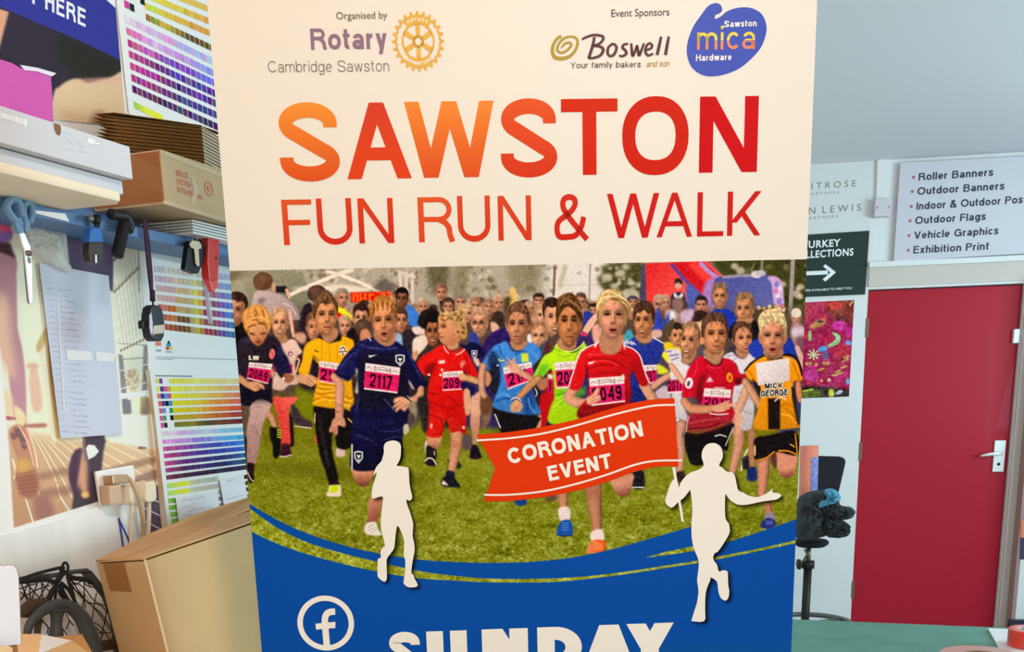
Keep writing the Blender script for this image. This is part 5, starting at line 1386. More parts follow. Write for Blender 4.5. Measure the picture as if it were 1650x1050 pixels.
g_ = M(); P = [LW.px(*N1(*q), .08) for q in ((1020, 1010), (1150, 980), (1340, 960), (1420, 990))]; g_.tube(cr(P, 4), .009, 10); g_.build('lower_bar', m_web, nt_)

# white card box at the left edge and the opened carton in front
DW = .40
wq = [(-60, 915), (18, 910.5), (23, 911.5), (27, 917), (29.5, 928), (34, 1035), (33, 1037), (-60, 1052)]
wx = M().prism(pw(LW, wq, DW), -LW.n * .004).build('card_panel', mat('white_card_face', (206, 212, 226), .5, ref=WL)); props(wx, 'white card with a brown rear edge standing at the lower left corner', 'card')
M().prism(pw(LW, [(x + 1.2 if x > 0 else x, y - .6) for x, y in wq], DW - .0041), -LW.n * .006).build('brown_backing', mat('brown_backing', (150, 118, 88), .7, ref=WL), wx)
zw = LW.px(34, 1037, DW)[2]
g_ = M(); q0 = LW.px(-60, 1052, DW); q1 = LW.px(30, 1039, DW)
g_.prism([q0 - LW.n * .008 , q1 - LW.n * .008, np.array([q1[0], q1[1], ZB]) - LW.n * .008, np.array([q0[0], q0[1], ZB]) - LW.n * .008], LW.n * .006); g_.build('support', m_kraft_d, wx)
g_ = M(); g_.prism(pw(LW, [(-40, 1046), (14, 1040.5), (20, 1043), (20.5, 1049), (8, 1060), (-40, 1062)], DW + .03), -LW.n * .012)
Pq = LW.px(-10, 1060, DW + .024); g_.box(np.array([Pq[0], Pq[1], (Pq[2] + ZB) / 2]), (.03, .02, (Pq[2] - ZB) / 2)); o = g_.build('corrugated_strip', m_edge); props(o, 'folded corrugated strip below the white card at the lower left corner', 'cardboard')

ob = empty('open_carton', depth(90, 1060, 1.32) * np.array([1, 1, 0]) + Zv * ZB, 'opened tan carton with raised flaps at the bottom left corner', 'box')
m_tan = mat('tan_flap', (214, 178, 128), .65, ref=WL, noise=.05, scale=14)
def flap(pts, m, name='flap'):
    W_ = [depth(x, y, Y) for x, y, Y in pts]; a = np.cross(W_[1] - W_[0], W_[2] - W_[0]); a /= np.linalg.norm(a)
    return M().prism(W_, a * .003).build(name, m, ob)
flap([(34, 1020.5, 1.34), (67, 1022, 1.34), (64, 1056, 1.26), (22, 1056, 1.26)], m_tan)
flap([(67, 1021.8, 1.342), (117, 1031.5, 1.36), (62, 1053, 1.262)], mat('white_flap', (236, 232, 222), .55, ref=WL))
flap([(116, 1031, 1.36), (150, 1056, 1.27), (60, 1056, 1.25)], mat('olive_flap', (196, 168, 116), .65, ref=WL))
flap([(88, 1026, 1.42), (132, 1021, 1.44), (138, 1034, 1.40), (152, 1056, 1.30), (142, 1056, 1.30), (117, 1032, 1.38)], mat('rear_flap', (184, 140, 86), .65, ref=WL))
g_ = M(); a, b = depth(20, 1056, 1.25), depth(152, 1056, 1.28); cx1, cy1 = (a[0] + b[0]) / 2, 1.335
g_.box((cx1, cy1, (a[2] - .07 + ZB) / 2), ((b[0] - a[0]) / 2, .07, (a[2] - .07 - ZB) / 2)); g_.build('carton_body', m_tan, ob)


# =================================================================== the roller banner
UL, UR = -.3958, .4045                                   # left and right edge along the banner plane
ZTOP, ZPH = 2.02, 1.6015                                 # top of the cloth, top of the printed photograph
SB = Sheet(BAN)
Bp = lambda u, z, d=0.0: BAN.at(u - BAN_U0, d, z)
BAN_U0 = 0.0
# plane coordinate of the reference point used when the edges were measured
_b0 = BAN.px(388, 645); _u0b = (_b0 - BAN.P0) @ BAN.s; BAN_U0 = -.3957 - _u0b
ban = empty('roller_banner', BAN.at(0 - BAN_U0, 0, 0), 'tall pull-up banner for a fun run with white, photo and blue bands', 'banner')
m_cloth = mat('banner_cloth', (236, 221, 204), .5, ref=WB, bump=.03, bscale=900, scale=200)
M().prism([Bp(UL, .10), Bp(UR, .10), Bp(UR, ZTOP), Bp(UL, ZTOP)], -BAN.n * .0012).build('cloth', m_cloth, ban)
m_alu = mat('brushed_aluminium', (190, 190, 192), .35, metal=.8)
axb = (BAN.s, BAN.n, Zv)
M().box(Bp(.004, .055, -.01), (.425, .045, .05), axb).build('base_cassette', m_alu, ban, bevel=.012)
M().tube([Bp(.004, .10, -.03), Bp(.004, ZTOP, -.022)], .008, 12).build('support_pole', m_alu, ban)
M().box(Bp(.004, ZTOP + .006, -.003), (.402, .008, .012), axb).build('top_rail', m_alu, ban, bevel=.003)
for s_ in (-.3, .31):
    M().box(Bp(s_, .012, -.01), (.025, .14, .005), axb).build('foot', m_alu, ban, bevel=.003)

# ------------------------------------------------------------------- the printed photograph
cv = Canvas(362, 405, 1316, 1062, 1.3, (120, 95, 70))
SK, SKD, SKL = (214, 150, 112), (176, 108, 74), (236, 184, 148)
DK = (44, 38, 40)


def z(ox, oy, s):
    def f(pts):
        q = np.asarray(pts, float).reshape(-1, 2)
        return np.column_stack([ox + q[:, 0] / s, oy + q[:, 1] / s])
    return f


A1, A2, A3, A4, A5 = z(370, 430, 8.075), z(540, 425, 8.075), z(720, 420, 8.075), z(900, 415, 8.075), z(1080, 415, 7.0)
B1, B2, B3, B4, B5 = z(370, 540, 8.075), z(540, 535, 8.075), z(720, 535, 8.075), z(900, 530, 8.075), z(1080, 530, 7.0)
C1, C2, C3, C4, C5, C6 = z(370, 640, 5.832), z(560, 640, 5.526), z(740, 630, 3.75), z(1060, 640, 4.772), z(560, 690, 3.89), z(1050, 690, 3.283)
P, E, L = cv.P, cv.E, cv.L
mul = lambda c, k: tuple(min(255, v * k) for v in c)

# trees and sky
P([362, 405, 1316, 405, 1316, 560, 362, 560], (172, 156, 138), sm=False)
P([880, 405, 985, 405, 985, 520, 880, 520], (216, 203, 192), 8, sm=False)
g = np.random.default_rng(11)
for _ in range(330):
    x, y = g.uniform(450, 985), g.uniform(418, 490)
    if 895 < x < 975 and g.random() < .8: continue
    dk = g.random() < .55
    E(x, y, g.uniform(1.5, 6), g.uniform(1.5, 5), [(112, 98, 74), (96, 86, 60), (132, 116, 94)][g.integers(3)] if dk else [(226, 208, 190), (204, 186, 168), (188, 168, 148)][g.integers(3)], 3.0, .55, g.uniform(-60, 60))
P([690, 420, 722, 420, 718, 470, 694, 470], (92, 82, 58), 5, a=.8); P([735, 425, 760, 425, 745, 478, 725, 478], (120, 108, 80), 6, a=.6); P([820, 425, 870, 425, 858, 470, 830, 470], (122, 108, 78), 6, a=.6)
L([894, 430, 892, 475], 4, (128, 92, 74), 1); L([951, 425, 949, 490], 3.2, (170, 152, 146), .8); L([905, 459, 970, 458], 1.5, (196, 180, 166), .8); L([910, 430, 903, 460], 8, (170, 150, 130), 4, .6)
P([972, 428, 1036, 424, 1036, 490, 1000, 480, 976, 470, 962, 449, 972, 440], (84, 78, 48), 3)
for _ in range(46): E(g.uniform(970, 1030), g.uniform(424, 482), g.uniform(1.5, 5), g.uniform(1.5, 4), [(196, 186, 160), (64, 60, 36), (110, 104, 62)][g.integers(3)], 2.2, .6)
for x, y, r in ((978, 447, 8), (990, 461, 6), (1018, 456, 5), (1030, 459, 5), (1000, 440, 7), (1008, 430, 6), (1015, 476, 14)): E(x, y, r * 1.1, r * .8, (206, 194, 172), 4.5, .75)
P([1150, 405, 1316, 405, 1316, 560, 1240, 560, 1180, 470], (70, 68, 40), 5)
for _ in range(90): E(g.uniform(1150, 1305), g.uniform(420, 545), g.uniform(2, 7), g.uniform(2, 6), [(96, 96, 52), (52, 50, 32), (120, 112, 70), (84, 80, 56)][g.integers(4)], 2.5, .7)
for x, y, r in ((1184, 429, 5), (1193, 436, 6), (1290, 462, 5), (1283, 473, 6), (1262, 458, 4), (1289, 478, 4), (1286, 465, 3)): E(x, y, r * 1.2, r, (206, 184, 166), 4, .75)
L([1228, 420, 1227, 440], 4.5, (132, 122, 106), .8); L([1216, 424, 1210, 436], 2.5, (120, 116, 90), .8); L([1278, 412, 1272, 530], 6.5, (158, 142, 134), .7)

# tent, beams, timing clock
P([362, 430, 470, 436, 488, 447, 494, 460, 500, 480, 480, 500, 362, 500], (150, 142, 118), 1.5, grad=((128, 124, 104), 440, 430, 480, 480))
P([362, 437, 405, 437, 400, 448, 362, 452], (112, 92, 72), 2, a=.7); P([376, 455, 392, 440, 410, 436, 380, 480], (172, 160, 138), 4, a=.6)
L(A1([790, 360, 1100, 220, 1520, 50]), 6, (232, 212, 192), .5); L(A1([1270, 60, 1400, 90, 1620, 180]), 5, (232, 212, 192), .5); L(A2([90, 150, 320, 240, 580, 370]), 5, (234, 214, 194), .5); L(A2([0, 150, 220, 80]), 6, (228, 208, 190), .5)
P(A1([800, 280, 1300, 230, 1615, 250, 1615, 330, 1300, 330]), (222, 204, 188), 2); P(A2([0, 280, 430, 310, 450, 350, 200, 365, 0, 340]), (226, 206, 186), 1.5)
P(A2([500, 300, 640, 190, 740, 260, 800, 350, 620, 360]), (108, 92, 86), 3)
for q in ((830, 100, 1030, 170), (830, 100, 860, 340), (920, 130, 930, 330), (1000, 130, 1010, 500)): L(A2(q), 5, (212, 190, 178), 1)
P(A2([190, 372, 730, 358, 725, 500, 215, 505]), (218, 42, 24), .6, sm=False)
for q in ((240, 400, 240, 490), (290, 400, 290, 490), (260, 395, 275, 395), (330, 395, 330, 490), (390, 395, 390, 490), (345, 450, 380, 450), (450, 400, 450, 490), (500, 400, 450, 400), (600, 385, 650, 385), (650, 385, 600, 450), (600, 450, 650, 450), (690, 380, 720, 380), (690, 420, 720, 420)): L(A2(q), 2.6, (244, 112, 40), .4)

# inflatable slide and blue panel
P([1040, 424, 1126, 420, 1150, 432, 1168, 450, 1145, 480, 1140, 520, 1040, 520], (214, 52, 54), .8, sm=False, grad=((232, 92, 80), 1045, 440, 1100, 480))
P(A4([1075, 90, 1125, 80, 1140, 590, 1060, 590]), (78, 72, 96), .8, sm=False)
P(A5([30, 60, 430, 40, 600, 230, 420, 300, 370, 400, 260, 330, 160, 240]), (200, 38, 44), 1, sm=False); P(A5([200, 70, 330, 60, 480, 230, 400, 280, 300, 180]), (232, 70, 64), 2); P(A5([60, 80, 180, 80, 360, 300, 370, 400, 260, 330]), (196, 40, 44), 2)
L(A5([20, 80, 110, 190, 230, 320, 350, 430]), 5, (92, 72, 140), 1); L(A5([350, 70, 450, 170, 560, 240]), 7, (176, 140, 190), 1.2); L(A5([400, 50, 510, 150, 600, 230]), 4, (222, 90, 90), .8)
P(A5([190, 290, 340, 430, 300, 560, 190, 600]), (86, 96, 168), 2); P(A5([370, 420, 380, 320, 430, 250, 520, 240, 480, 560, 400, 560]), (166, 122, 178), 1.5)
P(A5([500, 260, 620, 210, 900, 190, 1080, 190, 1140, 240, 1170, 540, 520, 560]), (84, 84, 142), 1, grad=((104, 104, 160), 1160, 450, 1230, 520)); L(A5([600, 220, 760, 205, 920, 200]), 5, (152, 140, 150), 1); E(1219, 442, 9, 6, (206, 190, 190), 2); E(1226, 440, 8, 5, (190, 170, 180), 2)
P(A5([1100, 230, 1160, 205, 1230, 240, 1270, 330, 1285, 600, 1240, 600, 1170, 520, 1140, 300]), (196, 156, 196), 1); [E(1080 + x / 7, 415 + y / 7, 4, 5, c, 1.5, .8) for x, y, c in ((1200, 300, (120, 110, 180)), (1240, 350, (226, 210, 226)), (1210, 420, (230, 214, 226)), (1230, 490, (130, 120, 190)), (1260, 560, (200, 70, 110)), (1190, 380, (206, 120, 160)))]

# ground: grass with its own unevenness, dark behind the legs
P([362, 690, 1316, 690, 1316, 1062, 362, 1062], (130, 130, 42), 10, sm=False)
P([362, 500, 1316, 500, 1316, 700, 362, 700], (92, 72, 62), 10, sm=False)
P([362, 640, 1316, 640, 1316, 720, 362, 720], (118, 112, 32), 8, sm=False)
for x in (490, 640, 672, 780, 880, 1290): P([x - 10, 600, x + 10, 600, x + 14, 700, x - 14, 700], (122, 124, 34), 4)
GR = (362, 640, 1316, 1062)
yy = (np.arange(cv.H) + .5) / cv.s + cv.y0
gm = np.clip((yy - 668) / 40, 0, 1)[:, None] * np.ones((1, cv.W)); k = np.clip((yy - 680) / 200, .25, 1)[:, None] * np.ones((1, cv.W))
for cell, amp, sd in (((9, 22), 10, 1), ((3.2, 5), 13, 2), ((1.6, 1.8), 19, 3), ((5, 9), 8, 4)): cv.noise(GR, cell, amp, sd, gm * k)
for _ in range(420):
    y = 690 + 220 * g.random() ** .8; x = g.uniform(380, 1300); s_ = .6 + (y - 680) / 240
    dk = g.random() < .42
    E(x, y, g.uniform(.5, 1.5) * s_, g.uniform(.5, 1.1) * s_, (58, 62, 14) if dk else [(206, 206, 92), (226, 222, 160), (176, 180, 60)][g.integers(3)], .5, .8 if dk else .7)
P([380, 752, 480, 744, 640, 757, 700, 780, 600, 775, 480, 768], (88, 84, 24), 6, a=.5)


# ------------------------------------------------------------------- people
def hd(x, y, w_, h, skin=SK, hair=(92, 64, 46), ang=0, turn=0.0, mouth='n', hp=None, soft=0.0, ears=(1, 1), eyes=1, brow=1.0, long=False, streak=None, glasses=False):
    """a head: x, y middle of it, w_, h its full width and height (crown to chin); turn shifts the features"""
    ca, sa_ = math.cos(math.radians(ang)), math.sin(math.radians(ang))

    def q(pts):
        r = np.asarray(pts, float).reshape(-1, 2) * (w_, h)
        return np.column_stack([x + r[:, 0] * ca - r[:, 1] * sa_, y + r[:, 0] * sa_ + r[:, 1] * ca])

    f = soft; skin = tuple(v * k_ for v, k_ in zip(skin, (.95, .91, .87)))
    sd = mul(skin, .66); sl = tuple(min(255, v * 1.10 + 6) for v in skin)
    hdk = mul(hair, .55); hl = tuple(min(255, v * 1.3 + 14) for v in hair)
    if long: P(q([-.52, -.3, -.56, .3, -.42, .62, .42, .62, .56, .3, .52, -.3, 0, -.5]), hdk, f)
    for s_, on in ((-1, ears[0]), (1, ears[1])):
        if on: P(q([s_ * .40, -.06, s_ * .49, -.09, s_ * .52, .02, s_ * .46, .17, s_ * .40, .16]), mul(skin, .88), f); P(q([s_ * .43, -.02, s_ * .48, -.03, s_ * .46, .10]), sd, f + .3, a=.6)
    fo = [-.41, -.25, -.42, .05, -.37, .25, -.24, .42, -.08, .5, .08, .5, .24, .42, .37, .25, .42, .05, .41, -.25, .25, -.44, -.25, -.44]
    sk2 = mul(skin, .80); dk_ = mul(skin, .46)
    P(q(fo), sk2, f)
    P(q(np.asarray(fo).reshape(-1, 2) * (.74, .80) + (turn * .35 - .05, -.02)), skin, f + w_ * .075)
    P(q([.16 + turn, -.1, .42, -.2, .42, .1, .34, .3, .2, .44, .06, .49, .12 + turn, .25]), mul(skin, .60), f + w_ * .06, a=.55)
    P(q([-.24 + turn, -.32, .14 + turn, -.32, .18 + turn, -.17, -.24 + turn, -.17]), sl, f + w_ * .07, a=.75)
    for s_ in (-1, 1): E(*q([turn + s_ * .21, .13])[0], w_ * .11, h * .06, sl if s_ < 0 else mul(skin, 1.02), w_ * .08, .7)
    P(q([-.05, .50, -.22, .42, .22, .42, .05, .50]), dk_, f + w_ * .04, a=.45)
    for s_ in (-1, 1):
        ex_ = turn + s_ * .185
        E(*q([ex_, -.035])[0], w_ * .135, h * .062, mul(skin, .55), w_ * .06, .85, ang=ang)
        if eyes:
            E(*q([ex_, -.012])[0], w_ * .085, h * .021, (44, 28, 24), .5, .95, ang=ang + s_ * 5)
            E(*q([ex_, .03])[0], w_ * .08, h * .014, mul(skin, .92), .6, .5, ang=ang)
        P(q([ex_ - .125, -.075 - .012 * (s_ < 0), ex_ - .03 * s_, -.108, ex_ + .125, -.075 - .012 * (s_ > 0), ex_, -.072]), hdk, f + .5, a=.7 * brow)
    tn = turn * 1.35
    P(q([tn + .01, -.04, tn + .05, -.02, tn + .10, .14, tn + .05, .17, tn + .02, .1]), mul(skin, .58), f + w_ * .03, a=.7)
    L(q([tn - .01, -.04, tn - .015, .11]), w_ * .05, sl, w_ * .03, .75)
    P(q([tn - .10, .155, tn, .15, tn + .10, .155, tn + .05, .20, tn - .05, .20]), mul(skin, .46), f + w_ * .02, a=.75)
    mx = turn * 1.1
    P(q([mx - .2, .22, mx + .2, .22, mx + .16, .27, mx - .16, .27]), mul(skin, .74), f + w_ * .04, a=.5)
    if mouth == 's':
        P(q([mx - .18, .265, mx, .295, mx + .18, .265, mx + .10, .345, mx, .365, mx - .10, .345]), (110, 46, 40), f + .4); P(q([mx - .13, .282, mx, .302, mx + .13, .282, mx + .08, .318, mx - .08, .318]), (232, 214, 198), f + .35)
    elif mouth == 'o':
        P(q([mx - .14, .29, mx, .265, mx + .15, .29, mx + .09, .365, mx, .385, mx - .09, .365]), mul((178, 96, 82), .9), f + .5); P(q([mx - .10, .298, mx, .288, mx + .11, .298, mx + .05, .335, mx - .05, .335]), (62, 26, 26), f + .35)
    else:
        P(q([mx - .14, .30, mx, .28, mx + .14, .30, mx, .335]), (158, 84, 70), f + .5, a=.9); L(q([mx - .12, .303, mx, .298, mx + .12, .303]), max(.8, h * .016), (84, 38, 34), .5, .9)
    E(*q([mx, .385])[0], w_ * .12, h * .018, mul(skin, .62), w_ * .03, .55); E(*q([mx, .42])[0], w_ * .1, h * .03, sl, w_ * .05, .5)
    hp = hp or [-.43, .03, -.50, -.20, -.43, -.42, -.2, -.53, .08, -.545, .34, -.46, .50, -.24, .44, .03, .40, -.08, .37, -.22, .2, -.28, 0, -.25, -.2, -.29, -.36, -.2, -.39, -.06]
    P(q(hp), hair, f + .3, grad=(mul(hair, .72), *q([-.2, -.5])[0], *q([.3, -.1])[0]))
    gg = np.random.default_rng(int(x * 7 + y))
    for _ in range(26 if w_ > 30 else 12 if w_ > 22 else 5):
        a0 = gg.uniform(-.4, .4); b0 = gg.uniform(-.56, -.34)
        L(q([a0, b0, a0 + gg.uniform(-.1, .12), b0 + .1, a0 + gg.uniform(-.12, .16), b0 + gg.uniform(.12, .2)]), max(.7, w_ * .03), hl if gg.random() < .5 else hdk, .6, .5)
    if glasses:
        for s_ in (-1, 1): L(q([turn + s_ * .05, -.03, turn + s_ * .3, -.03, turn + s_ * .3, .05, turn + s_ * .06, .05, turn + s_ * .05, -.03]), max(.8, w_ * .03), (50, 36, 34), .3, .9, sm=False)
    return q


def back_head(x, y, rx, ry, hair, f=.8):
    E(x, y, rx, ry, hair, f); E(x - rx * .25, y - ry * .3, rx * .5, ry * .4, tuple(min(255, v * 1.3 + 10) for v in hair), rx * .5, .6)


def neck(pts, skin=SK):
    P(pts, mul(skin, .84), .5)


def fold(conv, pts, w_, col, a=.5, f=1.0): L(conv(pts), w_, col, f, a)


def bib(quad, num, strip=.30, nx0=.08, nx1=.92, col=(214, 42, 98), paper=(232, 206, 200), ink=(46, 26, 36), t=.19, low=.06):
    """race number: white strip above, magenta field with the digits, white lower edge"""
    q = np.asarray(quad, float).reshape(4, 2); bl = lambda u, v: (q[0] * (1 - u) + q[1] * u) * (1 - v) + (q[3] * (1 - u) + q[2] * u) * v
    P(q, paper, .2, sm=False)
    P(np.array([bl(0, strip), bl(1, strip), bl(1, 1 - low), bl(0, 1 - low)]), col, .2, sm=False)
    wd = np.hypot(*(q[1] - q[0]))
    for u0, u1, v in ((.04, .18, .62), (.26, .34, .5), (.38, .62, .42), (.60, .74, .62), (.80, .96, .66), (.3, .7, .75)):
        L(np.array([bl(u0, strip * v), bl((u0 + u1) / 2, strip * (v - .16)), bl(u1, strip * v)]), max(.5, wd * .016), (84, 66, 72), .3, .8)
    L(np.array([bl(.27, strip * .3), bl(.27, strip * .8)]), max(.5, wd * .02), (70, 54, 60), .3, .8); L(np.array([bl(.72, strip * .3), bl(.73, strip * .85)]), max(.5, wd * .02), (70, 54, 60), .3, .8)
    b0, b1, c0 = bl(nx0, .93 - low), bl(nx1, .93 - low), bl(nx0, strip + .07)
    cv.T(num, b0, b1, c0 - b0, ink, t, .17)


def shirt(conv, pts, col, dark=.72, f=.4, nz=None):
    q = conv(pts); x0, y0 = q.min(0); x1, y1 = q.max(0)
    P(q, col, f, grad=(mul(col, dark), x0 + (x1 - x0) * .3, y0 + (y1 - y0) * .2, x1, y1))


# ---- crowd at the back (soft)
cw = (90, 70, 64)
def body(x, y, w_, h, col, f=1.5): P([x - w_ * .5, y + h, x - w_ * .52, y + h * .3, x - w_ * .3, y, x + w_ * .3, y, x + w_ * .52, y + h * .3, x + w_ * .5, y + h], col, f)


for x, y, w_, col in ((395, 540, 40, (40, 36, 38)), (500, 500, 40, (52, 40, 50)), (560, 540, 50, (62, 48, 48)), (600, 560, 60, (66, 52, 52)), (650, 560, 50, (70, 60, 66)), (690, 520, 50, (60, 46, 44)), (710, 560, 50, (54, 46, 44)),
                      (760, 560, 60, (60, 54, 86)), (800, 560, 60, (58, 46, 92)), (870, 560, 50, (66, 54, 60)), (940, 540, 50, (58, 50, 96)), (1060, 560, 50, (84, 70, 84)), (1120, 560, 60, (96, 80, 86)), (1190, 560, 50, (70, 60, 70)), (1270, 570, 40, (62, 66, 110)), (1000, 600, 90, (60, 50, 70))):
    body(x, y, w_, 120, col, 4)
gg = np.random.default_rng(4)
for _ in range(70):
    x, y = gg.uniform(490, 1060), gg.uniform(488, 512)
    E(x, y, gg.uniform(6, 9), gg.uniform(8, 11), [(196, 140, 112), (206, 152, 122), (180, 124, 96), (120, 84, 66), (92, 66, 54)][gg.integers(5)], 1.6, .9); E(x, y - 6, gg.uniform(6, 9), 5, [(96, 72, 58), (150, 112, 82), (62, 46, 42), (176, 140, 110)][gg.integers(4)], 1.4, .9)
for x, y, w_, h, hr, kw in ((711, 471, 19, 27, (150, 104, 84), {}), (742, 487, 19, 26, (140, 124, 118), {}), (766, 492, 18, 25, (170, 118, 92), dict(mouth='s')), (788, 494, 17, 24, (150, 110, 92), {}), (804, 488, 19, 27, (214, 160, 134), {}), (868, 484, 18, 22, (52, 40, 40), {}), (853, 497, 17, 22, (190, 150, 120), {}), (889, 494, 16, 22, (160, 120, 100), {}), (935, 486, 18, 28, (110, 76, 64), dict(ang=10)),
                            (682, 494, 19, 28, (196, 168, 136), {}), (722, 494, 18, 28, (84, 62, 52), dict(long=True)), (1062, 490, 18, 30, (190, 156, 134), dict(glasses=True)), (1073, 488, 15, 26, (206, 150, 122), {}), (1095, 497, 22, 30, (120, 92, 84), dict(long=True)), (1130, 491, 20, 28, (58, 48, 50), {}), (1020, 486, 15, 18, (70, 62, 96), {}), (956, 500, 18, 22, (52, 44, 42), {}), (551, 480, 22, 30, (172, 150, 134), dict(turn=.15)), (640, 478, 14, 18, (70, 60, 60), {}), (1283, 512, 16, 22, (216, 196, 178), {})):
    hd(x, y, w_, h, skin=(206, 148, 120), hair=hr, soft=.8, eyes=1, **kw)
E(1283, 504, 8, 8, (220, 200, 180), 1.2); P([1276, 524, 1292, 524, 1300, 560, 1280, 570], (186, 140, 140), 2); P([1276, 530, 1302, 528, 1302, 540, 1280, 544], (206, 180, 190), 1.5); P([1282, 545, 1304, 545, 1304, 580, 1290, 580], (120, 80, 84), 3)
E(1093, 459, 5.5, 7, (206, 156, 130), .8); P([1087, 457, 1088, 450, 1094, 448, 1099, 452, 1099, 458, 1093, 455], (52, 42, 42), .6); P([1081, 480, 1086, 472, 1100, 471, 1104, 482, 1103, 500, 1082, 500], (46, 40, 62), .8); P([1087, 471, 1093, 477, 1099, 471, 1100, 478, 1093, 482, 1086, 478], (232, 220, 224), .5)
P([1080, 498, 1092, 504, 1106, 498, 1106, 520, 1092, 525, 1080, 518], (150, 116, 106), 1.5); P(A4([1480, 540, 1615, 530, 1615, 700, 1490, 690]), (140, 106, 94), 2); P(A4([1400, 700, 1500, 690, 1530, 780, 1420, 820]), (226, 214, 210), 2); P(A4([1300, 640, 1360, 860, 1400, 780, 1440, 700, 1420, 940, 1240, 940, 1230, 880]), (56, 72, 160), 1.5)
P([1146, 502, 1160, 496, 1176, 499, 1184, 508, 1188, 525, 1170, 530, 1142, 520, 1139, 508], (44, 60, 160), .8)
hd(1160, 477, 25, 42, hair=(146, 112, 82), mouth='s', turn=-.03, hp=[-.44, -.05, -.47, -.3, -.3, -.5, .1, -.54, .42, -.4, .48, -.15, .44, .0, .38, -.2, .1, -.3, -.3, -.26])
P([1178, 525, 1190, 518, 1205, 522, 1216, 515, 1224, 530, 1226, 548, 1205, 552, 1174, 545], (40, 36, 38), .6)
hd(1200, 497, 31, 50, hair=(150, 112, 76), ang=-2, turn=-.08, ears=(0, 1), hp=[-.46, -.08, -.46, -.34, -.2, -.52, .2, -.52, .46, -.38, .50, -.05, .44, .05, .38, -.2, .1, -.32, -.2, -.28, -.38, -.22]); neck(A5([740, 700, 930, 680, 900, 740, 800, 745]))
E(1128, 513, 16, 13, (62, 44, 42), .8); P(A5([240, 740, 330, 720, 400, 700, 380, 800, 300, 830]), (226, 176, 140), 1); P(A5([120, 620, 260, 580, 240, 700, 150, 740]), (196, 166, 190), 1.5)
hd(1090, 541, 24, 40, hair=(64, 50, 40), mouth='s', turn=.1, skin=(216, 152, 108)); P(A5([0, 960, 40, 1000, 120, 1020, 110, 1100, 0, 1100]), (232, 196, 50), 1); P(B4([1370, 180, 1450, 170, 1500, 230, 1560, 290, 1440, 330, 1380, 260]), (226, 192, 40), .8)
P(B4([1370, 290, 1560, 260, 1600, 420, 1500, 470, 1400, 420]), (214, 196, 200), 1); [L(B4(q), 1.6, (90, 84, 150), .5) for q in ((1390, 300, 1460, 285), (1440, 350, 1560, 330), (1470, 400, 1560, 370))]; P(B4([1340, 330, 1400, 300, 1440, 400, 1430, 430, 1360, 370]), (236, 214, 50), .6); P(B4([1285, 450, 1430, 540, 1380, 580, 1285, 575]), (206, 204, 50), .6)

# adult with a phone, back turned
P(A1([250, 640, 300, 430, 350, 310, 470, 300, 560, 330, 680, 370, 800, 450, 880, 540, 920, 660, 880, 690, 790, 680, 740, 600, 600, 560, 540, 700, 260, 720]), (198, 172, 166), .8, grad=((160, 136, 136), 415, 470, 470, 520))
P(A1([360, 440, 420, 400, 470, 420, 440, 470, 380, 480]), (120, 100, 100), 2, a=.8); fold(A1, [700, 470, 800, 520, 860, 620], 3, (226, 200, 192), .6)
back_head(424, 453, 16, 15, (104, 72, 52)); P(A1([320, 150, 390, 120, 400, 280, 340, 290]), (110, 80, 60), 1.5); P(A1([560, 200, 600, 230, 590, 310, 555, 320]), (206, 150, 120), 1); P(A1([600, 250, 740, 250, 735, 340, 600, 330]), (46, 40, 42), .5, sm=False); L(A1([740, 300, 780, 390]), 5, (214, 166, 138), .6)
# left edge child
P(A1([20, 780, 150, 680, 200, 780, 210, 1000, 60, 1050]), (34, 34, 34), .8); hd(380, 499, 36, 54, hair=(72, 50, 42), ang=8, turn=-.08, skin=(210, 148, 118))
# behind: hand, dark jacket, little faces
P(A1([960, 520, 1060, 470, 1090, 640, 1040, 700, 1060, 850, 1000, 840, 950, 700]), (52, 42, 50), 1); back_head(511, 473, 16, 14, (88, 60, 54)); P(A1([1390, 520, 1480, 540, 1590, 640, 1560, 700, 1440, 650, 1390, 600]), (228, 218, 40), 1); P(A1([1400, 590, 1470, 620, 1450, 660, 1400, 650]), (196, 40, 40), 1)
hd(505, 527, 24, 44, hair=(120, 84, 60), turn=.06, skin=(216, 152, 118), soft=.5); hd(556, 525, 20, 34, hair=(206, 160, 120), skin=(222, 164, 134), soft=.5, ears=(0, 0)); P(A1([830, 880, 960, 850, 1000, 930, 960, 1000, 880, 960]), (206, 152, 124), 1.5)
hd(582, 512, 27, 44, hair=(66, 44, 40), skin=(222, 164, 132), soft=.6); P(A2([150, 900, 260, 830, 300, 1000, 200, 1050]), (46, 36, 40), 1); back_head(585, 527, 13, 14, (88, 66, 54)); P(A2([340, 870, 420, 850, 470, 960, 400, 1020, 330, 1000]), (206, 134, 100), 1)
P(A2([930, 540, 1000, 550, 1080, 640, 1110, 760, 1080, 830, 980, 800, 930, 700]), (66, 120, 196), .8); hd(648, 481, 21, 34, skin=(146, 98, 74), hair=(40, 34, 36), turn=-.05)
hd(645, 516, 24, 40, hair=(96, 68, 58), skin=(204, 142, 112), turn=.08); P(A2([760, 930, 830, 900, 930, 1010, 930, 1050, 780, 1050]), (150, 170, 206), .8); P(A2([880, 900, 980, 850, 1050, 930, 1050, 1100, 900, 1100]), (56, 46, 52), 1)
P(A2([1000, 830, 1150, 820, 1190, 900, 1050, 920]), (226, 196, 184), 1); P(A2([1020, 980, 1150, 920, 1210, 960, 1200, 1050, 1080, 1180, 1010, 1150]), (224, 200, 184), 1); P(A2([960, 1300, 1000, 1180, 1060, 1120, 1080, 1190, 1010, 1320]), (206, 148, 116), 1)
